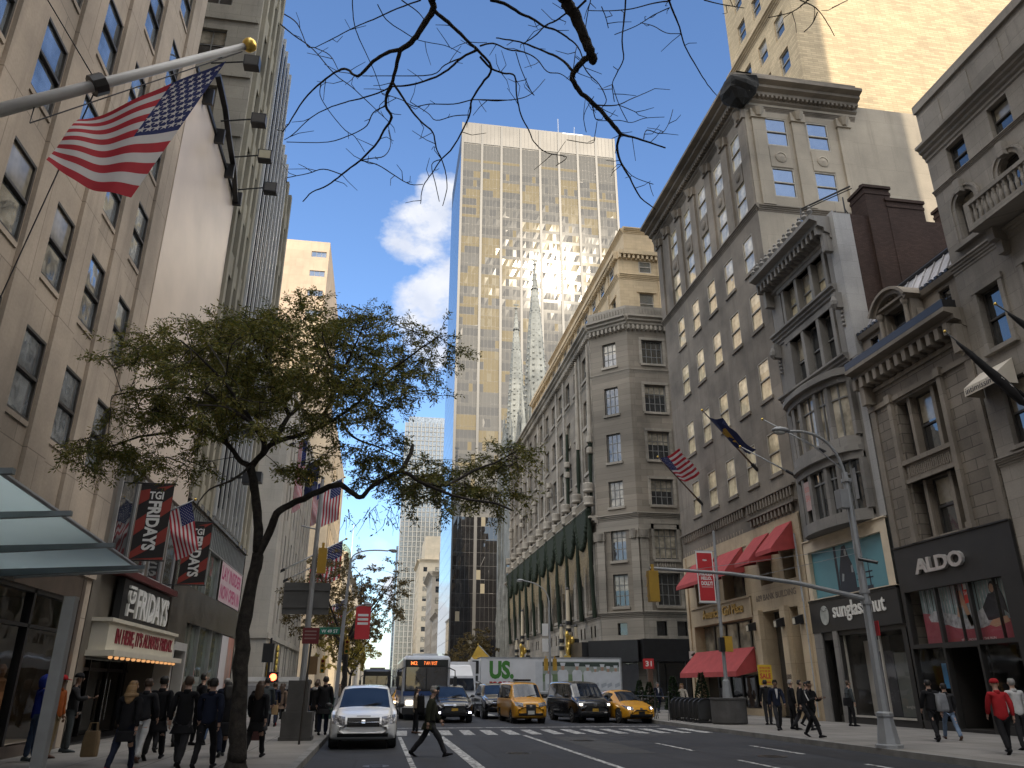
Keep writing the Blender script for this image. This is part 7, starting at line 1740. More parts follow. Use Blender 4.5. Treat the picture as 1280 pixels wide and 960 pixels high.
# ================================================================== vehicles
def ev_mesh(o):
    dg = bpy.context.evaluated_depsgraph_get(); me = bpy.data.meshes.new_from_object(o.evaluated_get(dg)); old = o.data; bpy.data.objects.remove(o); bpy.data.meshes.remove(old); return me
WSG = glass('windscreen_glass', (.012, .018, .03), .02, 1.6, .02); SIDEG = glass('car_window_glass', (.012, .014, .016), .03, 1.9, .02)
HLENS = glass('headlamp_lens', (.13, .13, .14), .06, 1.8, .3, 9); HLIT = emis('lit_headlamp', (1, .82, .6), 5); HLITW = emis('lit_white_headlamp', (.85, .85, 1), 6)
PLATE_Y = plain('plate_yellow', (.5, .3, .04), .5, .1, 6); PLATE_W = plain('plate_white', (.55, .55, .5), .5, .1, 6); MATTE = plain('black_plastic', (.015, .015, .016), .5, .2, 5)
def car(label, loc, st, cab, ws, W_, paintm, feat, wheel=(.33, .85, .0), cat='car', name='parked_car', group='vehicles waiting at the crossing', yaw=0, roof=None):
    """st: stations (y, zbottom, zbelt, ztop, half belt, half top, half bottom) from the nose back; cab / ws: index spans of side glass and windscreen"""
    t = thing(name, label, cat, (0, 0, 0), group); vs = []; rows = []
    for (y, zb, zl, zt, wb, wt, wo) in st:
        h = [(0, zb), (wo * .8, zb), (wo, zb + .05), (max(wb, wo) + .015, (zb + zl) * .5), (wb + .005, zl - .05), (wb - .02, zl), (wt + .012, zt - .09), (wt - .05, zt - .015), (wt * .55, zt + .02), (0, zt + .03)]
        rows.append([(x, y, z) for x, z in h] + [(-x, y, z) for x, z in h[-2:0:-1]])
    n = len(rows[0]); fs = []; tg_ = []
    for k in range(len(rows) - 1):
        for j in range(n):
            q = min(j, n - 1 - j); fs.append((k * n + j, k * n + (j + 1) % n, (k + 1) * n + (j + 1) % n, (k + 1) * n + j))
            g = 0
            if cab[0] <= k < cab[1] and q == 5: g = 1
            if k == ws and q in (7, 8): g = 2
            if k == len(rows) - 3 and q in (7, 8): g = 0
            tg_.append(g)
    fs.append(tuple(range(n))); tg_.append(0); fs.append(tuple((len(rows) - 1) * n + j for j in reversed(range(n)))); tg_.append(0)
    me = bpy.data.meshes.new('body'); me.from_pydata([p for r in rows for p in r], [], fs); 
    for m in (paintm, SIDEG, WSG): me.materials.append(m)
    me.polygons.foreach_set('material_index', tg_); me.update(); ca = me.attributes.new('crease_edge', 'FLOAT', 'EDGE')
    for e in me.edges:
        i, j = e.vertices; ki, kj = i // n, j // n; qi, qj = min(i % n, n - i % n), min(j % n, n - j % n)
        if qi == qj and qi in (2, 5, 6, 7): ca.data[e.index].value = .55
        if ki == kj and (ki in (ws, ws + 1)) and min(qi, qj) >= 5: ca.data[e.index].value = .6
    o = bpy.data.objects.new('body', me); COL.objects.link(o); sd = o.modifiers.new('s', 'SUBSURF'); sd.levels = 2; sd.render_levels = 2; me = ev_mesh(o)
    V = [v.co.copy() for v in me.vertices]; F_ = [(tuple(p.vertices), p.material_index) for p in me.polygons]; bpy.data.meshes.remove(me)
    bvh = BVHTree.FromPolygons(V, [f for f, _ in F_]); Lg = st[-1][0]; wr = wheel[0]; axles = (wheel[1], Lg - .95 + wheel[2])
    parts = {0: MB(), 1: MB(), 2: MB()}
    for f, g in F_:
        c = sum((V[i] for i in f), Vector()) / len(f)
        if g == 0 and abs(c.x) > W_ * .33 and c.z < wr * 2.2 and any((c.y - a) ** 2 + (c.z - wr) ** 2 < (wr + .05) ** 2 for a in axles): continue
        parts[g].face([V[i] for i in f])
    def weld(mb, nm, m):
        o = mb.build(nm, m, t, True); import bmesh; bm = bmesh.new(); bm.from_mesh(o.data); bmesh.ops.remove_doubles(bm, verts=bm.verts, dist=1e-4); bm.normal_update(); bm.to_mesh(o.data); bm.free(); return o
    weld(parts[0], 'body', paintm)
    if parts[1].f: weld(parts[1], 'side_window', SIDEG)
    if parts[2].f: weld(parts[2], 'windscreen', WSG)
    def hit(x, z):
        h = bvh.ray_cast(Vector((x, -3, z)), Vector((0, 1, 0)))[0]; return h.y if h else 0.05
    def patch(nm, q, m, off=.012, nx=8, nz=4, parent=t):
        mb = MB(); g = []
        for j in range(nz + 1):
            for i in range(nx + 1):
                a, b = i / nx, j / nz; x = (q[0][0] * (1 - a) + q[1][0] * a) * (1 - b) + (q[3][0] * (1 - a) + q[2][0] * a) * b; z = (q[0][1] * (1 - a) + q[1][1] * a) * (1 - b) + (q[3][1] * (1 - a) + q[2][1] * a) * b; g.append((x, hit(x, z) - off, z))
        mb.add(g, [(j * (nx + 1) + i, j * (nx + 1) + i + 1, (j + 1) * (nx + 1) + i + 1, (j + 1) * (nx + 1) + i) for j in range(nz) for i in range(nx)]); return mb.build(nm, m, parent, True)
    for nm, q, m, off, mir in feat:
        patch(nm, q, m, off)
        if mir: patch(nm, [(-x, z) for x, z in q], m, off)
    for a in axles:
        for s in (-1, 1):
            mb = MB(); x = s * (W_ / 2 - .12); w = .2
            mb.lathe((x - w / 2, a, wr), [(wr * .62, 0), (wr * .93, .0), (wr, .03), (wr, w - .03), (wr * .93, w), (wr * .62, w)], 24, axis='x'); wo = mb.build('wheel', RUBBER, t)
            mb = MB(); xo = x + s * (w / 2 - .015); mb.lathe((xo, a, wr), [(wr * .64, 0), (wr * .6, s * .012), (wr * .2, -s * .02), (.03, s * .01)], 20, axis='x')
            for k in range(5):
                an = k * 1.2566; mb.cbox((xo + s * .012, a + wr * .38 * math.cos(an), wr + wr * .38 * math.sin(an)), .02, .06, .06)
            mb.build('rim', GREYM, wo)
            mb = MB(); mb.lathe((s * (W_ / 2 - .28), a, wr), [(.02, 0), (wr + .1, 0), (wr + .1, s * .2)], 20, axis='x'); mb.build('wheel_well', MATTE, t)
    k = ws; yy = st[k][0] + .35; zz = st[k][2] + .14
    for s in (-1, 1):
        mb = MB(); mb.ball((s * (W_ / 2 + .1), yy, zz), .11, .06, .075, 10, 7); mb.tube([(s * (W_ / 2 - .05), yy + .03, zz - .05), (s * (W_ / 2 + .1), yy, zz - .03)], .03, 6); mb.build('mirror', MATTE, t, True)
    for s in (-1, 1):
        mb = MB(); a0 = st[ws][0] + .02; mb.tube([(s * .05, a0 - .02, st[ws][3] + .05), (s * .05 + .45, a0 + .12, st[ws][3] + .13)], .012, 4); mb.build('wiper', MATTE, t)
    if roof: roof(t)
    t.location = loc; t.rotation_euler = (0, 0, R(yaw)); return t
WHITE_P = paint('white_car_paint', (.80, .81, .82), .25); YEL_P = paint('cab_yellow_paint', (.62, .29, .015), .3); BLK_P = paint('black_car_paint', (.012, .013, .016), .15, 0, .9); NAVY_P = paint('dark_blue_car_paint', (.01, .012, .02), .15, 0, .9)
def st_scale(rows, W_): return [(y, zb, zl, zt, wb * W_ / 2, wt * W_ / 2, wo * W_ / 2) for y, zb, zl, zt, wb, wt, wo in rows]
minivan = [(0, .42, .60, .68, .68, .55, .66), (.05, .30, .70, .80, .86, .72, .86), (.28, .22, .82, .92, .95, .82, .94), (.95, .2, .95, 1.04, .98, .84, .96), (1.15, .2, 1.0, 1.08, .98, .82, .96), (2.05, .2, 1.03, 1.62, .98, .72, .96), (2.4, .2, 1.03, 1.70, .98, .73, .96), (4.5, .2, 1.05, 1.71, .98, .73, .96), (4.95, .25, 1.05, 1.62, .95, .7, .94), (5.1, .4, 1.0, 1.5, .88, .64, .88)]
boxvan = [(0, .42, .66, .74, .70, .56, .66), (.05, .28, .80, .92, .88, .74, .86), (.22, .22, .92, 1.02, .95, .82, .94), (.62, .2, 1.02, 1.12, .98, .84, .96), (.75, .2, 1.06, 1.15, .98, .83, .96), (1.45, .2, 1.1, 1.76, .98, .76, .96), (1.8, .2, 1.1, 1.86, .98, .78, .96), (4.2, .2, 1.1, 1.87, .98, .8, .96), (4.6, .25, 1.1, 1.82, .96, .78, .94), (4.72, .4, 1.05, 1.7, .9, .72, .9)]
hatch = [(0, .36, .52, .58, .62, .48, .6), (.05, .26, .62, .70, .82, .66, .82), (.3, .2, .74, .82, .93, .8, .94), (.9, .18, .86, .94, .97, .82, .96), (1.05, .18, .9, .98, .97, .8, .96), (1.95, .18, .95, 1.42, .97, .62, .96), (2.35, .18, .96, 1.49, .97, .64, .96), (3.2, .18, .98, 1.46, .97, .63, .96), (4.3, .25, 1.0, 1.14, .93, .62, .92), (4.46, .4, .95, 1.05, .86, .6, .86)]
suv = [(0, .44, .68, .76, .72, .58, .7), (.05, .32, .80, .90, .88, .76, .88), (.28, .26, .92, 1.02, .96, .84, .95), (1.05, .24, 1.02, 1.1, .98, .85, .97), (1.25, .24, 1.06, 1.14, .98, .83, .97), (2.05, .24, 1.1, 1.62, .98, .68, .97), (2.4, .24, 1.1, 1.71, .98, .7, .97), (4.2, .24, 1.14, 1.72, .98, .7, .97), (4.7, .3, 1.14, 1.62, .95, .68, .94), (4.86, .42, 1.08, 1.5, .88, .62, .88)]
def F4(nm, x0, x1, z0, z1, m, off=.012, mir=False, sl=0): return (nm, [(x0, z0), (x1, z0 + sl), (x1, z1 + sl), (x0, z1)], m, off, mir)
GRK = plain('dark_grille', (.012, .012, .013), .75, .3, 30)
car('white minivan with a dark windscreen driving towards the viewer by the left kerb', (-.3, 24.5, 0), st_scale(minivan, 1.99), (5, 8), 4, 1.99, WHITE_P,
    [F4('grille', -.46, .46, .60, .84, GRK, .015), F4('grille_bar', -.46, .46, .715, .73, CHROME, .022), F4('headlight', .52, .92, .64, .86, HLENS, .014, True, .05), F4('air_intake', -.72, .72, .33, .43, MATTE, .014), F4('badge', -.05, .05, .69, .78, CHROME, .03), F4('hood_lettering', -.2, .2, .868, .888, plain('grey_lettering', (.2, .2, .22), .5, .5, 30), .008)], name='minivan', cat='minivan', group=None)
taxi_roof = lambda t: (lambda mb: (mb.box(-.42, .42, 1.9, 2.2, 1.90, 2.0), mb.build('roof_light', MATTE, t)))(MB())
p_ = at(664, 905, 39.3)
car('tall boxy yellow taxi van between the two dark vehicles, roof light unlit', (p_.x, 39.3, 0), st_scale(boxvan, 1.73), (5, 8), 4, 1.73, YEL_P,
    [F4('grille', -.24, .24, .72, .86, MATTE, .015), F4('badge', -.06, .06, .73, .84, CHROME, .03), F4('headlight', .38, .76, .74, .92, HLENS, .014, True, .06), F4('air_intake', -.6, .6, .36, .47, MATTE, .014), F4('licence_plate', -.16, .16, .42, .58, PLATE_W, .04), F4('plate_holder', -.24, .24, .38, .72, MATTE, .02)], name='taxi', cat='taxi', roof=taxi_roof, yaw=2)
p_ = at(745, 905, 39.6)
car('large glossy black passenger van with lit amber headlights beside the yellow cabs', (p_.x, 39.6, 0), [(y * 1.06, zb, zl * 1.02, zt * 1.02, a, b, c) for y, zb, zl, zt, a, b, c in st_scale(boxvan, 1.95)], (5, 8), 4, 1.95, BLK_P,
    [F4('grille', -.45, .45, .70, .88, GRK, .014), F4('grille_bar', -.46, .46, .80, .825, CHROME, .022), F4('badge', -.08, .08, .74, .89, CHROME, .03), F4('headlight', .58, .88, .74, .92, HLENS, .014, True, .04), F4('headlamp_bulb', .66, .78, .79, .88, HLIT, .022, True), F4('air_intake', -.7, .7, .3, .46, MATTE, .014), F4('bumper_trim', -.74, .74, .5, .52, CHROME, .016), F4('licence_plate', -.16, .16, .52, .66, PLATE_Y, .03)], name='passenger_van', cat='van', yaw=6)
p_ = at(803, 905, 38.6)
car('low yellow hatchback taxi with lit headlights, nearest the right kerb', (p_.x, 38.6, 0), st_scale(hatch, 1.75), (5, 8), 4, 1.75, YEL_P,
    [F4('grille', -.3, .3, .56, .62, MATTE, .014), F4('headlight', .42, .76, .60, .74, HLENS, .014, True, .07), F4('headlamp_bulb', .54, .64, .65, .73, HLITW, .022, True), F4('air_intake', -.6, .6, .26, .42, MATTE, .014), F4('licence_plate', -.16, .16, .40, .54, MATTE, .03), F4('badge', -.07, .07, .63, .7, CHROME, .02)], name='taxi', cat='taxi', yaw=9)
p_ = at(568, 906, 40.6)
car('dark blue black sport utility car with lit fog lamps, right of the bus front', (p_.x, 40.6, 0), st_scale(suv, 1.9), (5, 8), 4, 1.9, NAVY_P,
    [F4('grille', -.5, .5, .66, .86, GRK, .014), F4('grille_bar', -.52, .52, .80, .835, CHROME, .022), F4('badge', -.07, .07, .76, .86, CHROME, .03), F4('headlight', .56, .86, .78, .9, HLENS, .014, True, .05), F4('fog_lamp', .69, .81, .43, .51, HLITW, .016, True), F4('air_intake', -.55, .55, .38, .56, MATTE, .014), F4('licence_plate', -.16, .16, .55, .67, PLATE_Y, .03), F4('bumper_trim', -.6, .6, .35, .37, CHROME, .02)], name='sport_utility_car', cat='car')
p_ = at(628, 897, 44.5)
car('squarish black sport utility car half hidden behind the boxy yellow taxi', (p_.x, 44.5, 0), [(y * 1.08, zb * 1.3, zl * 1.06, zt * 1.06, a, b * 1.06, c) for y, zb, zl, zt, a, b, c in st_scale(suv, 2.0)], (5, 8), 4, 2.0, BLK_P,
    [F4('grille', -.5, .5, .72, .96, GRK, .014), F4('grille_bar', -.52, .52, .83, .86, CHROME, .022), F4('headlight', .58, .88, .78, .98, HLENS, .014, True), F4('air_intake', -.6, .6, .45, .58, MATTE, .014), F4('licence_plate', -.16, .16, .55, .67, PLATE_W, .03)], wheel=(.38, .95, 0), name='sport_utility_car', cat='car')
p_ = at(722, 880, 46.5)
car('dark car between the taxi van and the black passenger van, mostly hidden', (p_.x, 47, 0), st_scale(hatch, 1.78), (5, 8), 4, 1.78, NAVY_P, [F4('grille', -.4, .4, .52, .66, GRK, .014), F4('headlight', .46, .76, .60, .72, HLENS, .014, True)], name='parked_car')
p_ = at(505, 880, 57)
car('distant yellow taxi with lit headlights left of the blue and white bus', (p_.x, 57, 0), st_scale(hatch, 1.78), (5, 8), 4, 1.78, YEL_P, [F4('grille', -.4, .4, .52, .62, MATTE, .014), F4('headlight', .46, .76, .60, .72, HLIT, .014, True)], name='taxi', cat='taxi', roof=lambda t: (lambda mb: (mb.box(-.3, .3, 2.3, 2.5, 1.5, 1.66), mb.build('roof_light', HLENS, t)))(MB()))

def bus(label, loc, W_, Lb, H_, body, band, sign, lit, name='bus'):
    t = thing(name, label, 'bus', (0, 0, 0), 'buses on the avenue'); w = W_ / 2; mb = MB(); rows = []
    for y, ins, zt in ((0, .16, H_ - .22), (.05, .06, H_ - .1), (.22, 0, H_), (Lb - .2, 0, H_), (Lb, .1, H_ - .15)):
        ww = w - ins; zb = .34; rr_ = .2; ring = []
        for (cx, cz, a0) in ((ww - rr_, zt - rr_, 0), (-ww + rr_, zt - rr_, 90), (-ww + .06, zb + .06, 180), (ww - .06, zb + .06, 270)):
            q = rr_ if cz > 1 else .06
            for k in range(4): an = R(a0 + 30 * k); ring.append((cx + q * math.cos(an), y, cz + q * math.sin(an)))
        rows.append(ring)
    mb.rings(rows); mb.build('body', body, t, False)
    mb = MB(); mb.box(-w + .14, w - .14, -.025, .02, 1.42, H_ - .2); mb.build('front_surround', MATTE, t)
    mb = MB()
    for s in (-1, 1): mb.box(*sorted((s * .03, s * (w - .2))), -.045, -.02, 1.5, H_ - .58)
    mb.build('windscreen', WSG, t)
    mb = MB(); mb.box(-w + .2, w - .2, -.04, -.02, H_ - .52, H_ - .24); sp = mb.build('destination_board', plain('board_black', (.01, .01, .01), .3, .1, 2), t)
    if sign:
        mb = MB()
        for s_, x0, x1 in sign: text(mb, s_, lambda u, v, d: (x0 + (x1 - x0) * u, -.046, H_ - .47 + .18 * v), 0, 0, .02)
        mb.build('sign_letters', emis('amber_sign_letters', (1, .22, .05), 1.1), sp)
    mb = MB(); mb.box(-w + .08, w - .08, -.03, .02, 1.2, 1.42); mb.build('front_band', band, t)
    mb = MB(); mb.box(-w + .06, w - .06, -.06, .05, .3, .62); mb.build('bumper', MATTE, t)
    for s in (-1, 1):
        mb = MB(); mb.box(s * (w - .42) - .17, s * (w - .42) + .17, -.04, .0, .76, .96); mb.build('headlight', lit if s < 0 else HLENS, t)
        mb = MB(); mb.tube([(s * (w - .1), .0, 2.6), (s * (w + .22), -.25, 2.45), (s * (w + .24), -.25, 2.1)], .03, 6); mb.box(s * (w + .24) - .09, s * (w + .24) + .09, -.28, -.2, 1.65, 2.15); mb.build('mirror', MATTE, t)
        mb = MB(); mb.box(s * w - .012, s * w + .012, .6, Lb - .5, 1.45, 2.55); mb.build('side_window', SIDEG, t)
        mb = MB(); mb.box(s * w - .014, s * w + .014, .4, Lb - .2, 1.2, 1.42); mb.build('side_band', band, t)
        for a in (2.4, Lb - 3): 
            mb = MB(); mb.lathe((s * (w - .1) - .14, a, .5), [(.3, 0), (.5, .02), (.5, .26), (.3, .28)], 20, axis='x'); wo = mb.build('wheel', RUBBER, t); mb = MB(); mb.lathe((s * (w + .045), a, .5), [(.28, 0), (.1, -s * .04), (.02, 0)], 14, axis='x'); mb.build('rim', GREYM, wo)
    for s in (-1, 1): mb = MB(); mb.tube([(s * .15, -.06, 1.52), (s * .6, -.06, 2.2)], .015, 4); mb.build('wiper', MATTE, t)
    mb = MB(); mb.box(-.7, .7, 2, Lb - 2, H_, H_ + .18); mb.build('roof_unit', body, t); t.location = loc; return t
BUSB = plain('bus_blue', (.02, .06, .2), .4, .1, 2)
p_ = at(531, 900, 44)
bus('white and blue city bus with orange sign letters facing the viewer', (p_.x, 44, 0), 2.55, 12, 3.2, paint('bus_white', (.55, .57, .6), .35), BUSB, (('M2', -.85, -.5), ('7 AV / 8 ST', -.15, .55)), HLIT)
p_ = at(470, 868, 76)
bus('distant dark bus with a pale windscreen behind the white minivan', (p_.x, 76, 0), 2.5, 11, 3.1, paint('bus_dark', (.03, .03, .035), .3), plain('bus_dark_band', (.02, .02, .025), .4, .1, 2), (), HLENS)

# articulated food truck crossing on the side street
TRW = plain('trailer_white', (.66, .67, .69), .45, .1, .8)
y0 = 66.0; X0, X1 = 8.3, 20.1
t = thing('delivery_truck', 'long white food trailer truck with green lettering and a picture of cooks', 'truck', (14, 67.3, 0)); mb = MB(); mb.box(X0, X1, y0, y0 + 2.55, 1.15, 3.84); mb.build('trailer', TRW, t)
mb = MB(); mb.box(X0, X1, y0 - .02, y0 + 2.57, 3.78, 3.88); mb.box(X1 - .1, X1 + .02, y0 - .02, y0 + 2.57, 1.1, 3.86); mb.box(X0, X1, y0 - .02, y0 + .05, 1.05, 1.2); mb.box(10.9, 11.3, y0 - .3, y0, 1.0, 2.2); mb.build('trim_rail', GREYM, t)
mb = MB(); tt = lambda s_, x0, x1, z0, z1, mi, b=.04: text(mb, s_, lambda u, v, d: (x0 + (x1 - x0) * u, y0 - .012, z0 + (z1 - z0) * v), 0, mi, b)
tt('US.', 9.0, 11.0, 2.2, 3.6, 0, .05); tt('FOODS', 9.0, 10.75, 1.5, 2.02, 1, .05); mb.build('sign_letters', [plain('logo_green', (.05, .20, .03), .5, .05, 2), plain('logo_red', (.4, .02, .02), .5, .05, 2)], t)
mb = MB(); fx = lambda x, z, q: (x, y0 - q, z)
def pol(pts, q, mi): mb.face([fx(x, z, q) for x, z in pts], mi)
pol([(12.8, 1.3), (19.9, 1.3), (19.9, 3.55), (12.8, 3.55)], .008, 0); pol([(13.4, 3.2), (19.9, 3.15), (19.9, 3.5), (13.4, 3.5)], .011, 1); pol([(13.4, 2.0), (19.9, 2.0), (19.9, 2.5), (13.4, 2.6)], .011, 3); pol([(12.8, 1.3), (13.4, 1.3), (13.4, 3.55), (12.8, 3.55)], .011, 4)
for k, (x, s, zt) in enumerate(((13.9, .8, 2.95), (15.1, 1.15, 3.4), (16.3, 1.05, 3.35), (17.2, .95, 3.25), (17.85, .8, 3.1), (18.45, 1.05, 3.3), (18.95, .9, 3.15), (19.6, .95, 3.2))):
    w = .36 * s; pol([(x - w, 1.32), (x + w, 1.32), (x + w * 1.1, zt - .62 * s), (x + w * .75, zt - .42 * s), (x - w * .75, zt - .42 * s), (x - w * 1.1, zt - .62 * s)], .014 + .001 * k, 4); pol([(x - .1 * s, zt - .44 * s), (x + .1 * s, zt - .44 * s), (x + .12 * s, zt - .14 * s), (x - .12 * s, zt - .14 * s)], .0145 + .001 * k, 5); pol([(x - .14 * s, zt - .16 * s), (x + .14 * s, zt - .16 * s), (x + .2 * s, zt + .06), (x - .2 * s, zt + .06)], .015 + .001 * k, 4); pol([(x - w * .3, 1.5), (x + w * .9, 1.7), (x + w * .8, 1.95), (x - w * .4, 1.8)], .0155 + .001 * k, 6)
mb.build('picture_panel', [plain('panel_pale', (.3, .34, .3), .5, .3, .6), plain('panel_dark', (.04, .06, .05), .5, .3, .8), DARKIN, plain('panel_green', (.16, .24, .12), .5, .4, 1.2), plain('panel_white', (.55, .57, .6), .5, .1, 2), plain('panel_skin', (.4, .25, .18), .5, .1, 2), plain('panel_grey', (.35, .38, .42), .5, .1, 2)], t)
mb = MB(); mb.box(7.5, 8.28, y0 + .2, y0 + 2.3, 1.9, 3.7); mb.build('cooling_unit', TRW, t); mb = MB(); mb.box(7.62, 8.14, y0 + .17, y0 + .2, 2.6, 3.6); mb.box(7.7, 8.1, y0 + .17, y0 + .2, 2.05, 2.45); mb.build('vent_panel', MATTE, t)
mb = MB(); mb.hexa([(5.0, y0 + .1, .5), (7.3, y0 + .1, .5), (7.3, y0 + 2.45, .5), (5.0, y0 + 2.45, .5), (5.3, y0 + .2, 2.9), (7.3, y0 + .2, 3.4), (7.3, y0 + 2.35, 3.4), (5.3, y0 + 2.35, 2.9)]); cb = mb.build('cab', TRW, t); mb = MB(); mb.box(5.6, 6.6, y0 + .12, y0 + .16, 1.75, 2.6); mb.build('window', SIDEG, cb)
for x in (5.6, 7.9, 9.0, 17.6, 18.8):
    mb = MB(); mb.lathe((x, y0 + .1, .5), [(.3, 0), (.5, .02), (.5, .3), (.3, .32)], 20, axis='y'); wo = mb.build('wheel', RUBBER, t); mb = MB(); mb.lathe((x, y0 + .1, .5), [(.3, .01), (.12, .05), (.02, .0)], 14, axis='y'); mb.build('rim', GREYM, wo)
mb = MB(); mb.box(7.2, X1, y0 + .8, y0 + 1.7, .8, 1.12); mb.build('chassis', MATTE, t)
# smaller white truck cab facing the viewer
p_ = at(577, 880, 53); x = p_.x; y = 53.0
t = thing('box_truck', 'small white box truck cab seen between the bus and the food trailer', 'truck', (x, y, 0)); mb = MB(); mb.hexa([(x - .95, y, .5), (x + .95, y, .5), (x + .95, y + 1.7, .5), (x - .95, y + 1.7, .5), (x - .85, y + .35, 2.3), (x + .85, y + .35, 2.3), (x + .85, y + 1.7, 2.3), (x - .85, y + 1.7, 2.3)]); cb = mb.build('cab', TRW, t)
mb = MB(); mb.hexa([(x - .82, y + .10, 1.4), (x + .82, y + .10, 1.4), (x + .82, y + .2, 1.4), (x - .82, y + .2, 1.4), (x - .76, y + .28, 2.15), (x + .76, y + .28, 2.15), (x + .76, y + .36, 2.15), (x - .76, y + .36, 2.15)]); mb.build('windscreen', WSG, cb)
mb = MB(); mb.box(x - 1.1, x + 1.1, y + 1.9, y + 6.5, .9, 3.2); mb.hexa([(x - .8, y + .9, 2.3), (x + .8, y + .9, 2.3), (x + .8, y + 1.88, 2.3), (x - .8, y + 1.88, 2.3), (x - .7, y + 1.3, 2.9), (x + .7, y + 1.3, 2.9), (x + .7, y + 1.88, 3.0), (x - .7, y + 1.88, 3.0)]); mb.build('cargo_box', TRW, t)
mb = MB(); mb.box(x - .5, x + .5, y - .01, y + .1, .75, 1.0); mb.box(x - .95, x + .95, y - .06, y + .1, .42, .6); mb.build('bumper', MATTE, t)
for s in (-1, 1):
    mb = MB(); mb.box(x + s * .75 - .13, x + s * .75 + .13, y - .01, y + .1, .75, .95); mb.build('headlight', HLENS, t)
    for yy in (y + .9, y + 5): mb = MB(); mb.lathe((x + s * .8 - .13, yy, .42), [(.25, 0), (.42, .02), (.42, .24), (.25, .26)], 18, axis='x'); mb.build('wheel', RUBBER, t)
    mb = MB(); mb.tube([(x + s * .95, y + .3, 2.0), (x + s * 1.2, y + .1, 1.9), (x + s * 1.2, y + .1, 1.5)], .03, 5); mb.box(x + s * 1.2 - .1, x + s * 1.2 + .1, y + .05, y + .1, 1.45, 1.85); mb.build('mirror', MATTE, t)
# ================================================================== people
SKIN1 = plain('skin_fair', (.42, .26, .19), .55, .08, 6); SKIN2 = plain('skin_brown', (.18, .10, .065), .55, .08, 6); EYE = plain('eye_dark', (.02, .015, .012), .3, .1, 5)
def cloth(n, c): return plain(n, c, .9, .22, 5, 0, .25, .2, 0, 16)
CL = {k: cloth('cloth_' + k, c) for k, c in dict(black=(.013, .013, .015), charcoal=(.03, .03, .033), navy=(.014, .018, .035), blue=(.02, .035, .22), grey=(.085, .085, .085), jeans=(.05, .075, .13), paleblue=(.13, .18, .26), olive=(.03, .032, .02), beige=(.30, .24, .17), khaki=(.22, .17, .10), white=(.5, .5, .5), cream=(.48, .44, .38), red=(.34, .02, .025), orange=(.3, .08, .02), taupe=(.17, .12, .09), slate=(.06, .07, .075), brownred=(.09, .02, .018), fur=(.30, .2, .11)).items()}
HAIR = {'dark': plain('hair_dark', (.014, .011, .009), .6, .3, 20), 'grey': plain('hair_grey', (.25, .24, .23), .6, .3, 20), 'blond': plain('hair_blond', (.30, .18, .08), .5, .35, 18), 'brown': plain('hair_brown', (.06, .035, .02), .6, .3, 20)}
SHOE = {'black': CL['black'], 'brown': plain('shoe_leather', (.07, .03, .015), .4, .2, 5), 'grey': CL['slate'], 'red': CL['red'], 'white': CL['white']}
from mathutils import noise as mnoise
_jobs = []
def skin_obj(nodes_, edges, rad, root=0):
    me = bpy.data.meshes.new('s'); me.from_pydata(nodes_, edges, []); o = bpy.data.objects.new('s', me); COL.objects.link(o)
    m = o.modifiers.new('k', 'SKIN'); m.branch_smoothing = .6
    for i, r in enumerate(rad): me.skin_vertices[0].data[i].radius = (r, r) if isinstance(r, float) else r
    me.skin_vertices[0].data[root].use_root = True
    s = o.modifiers.new('s', 'SUBSURF'); s.levels = 2; s.render_levels = 2; return o
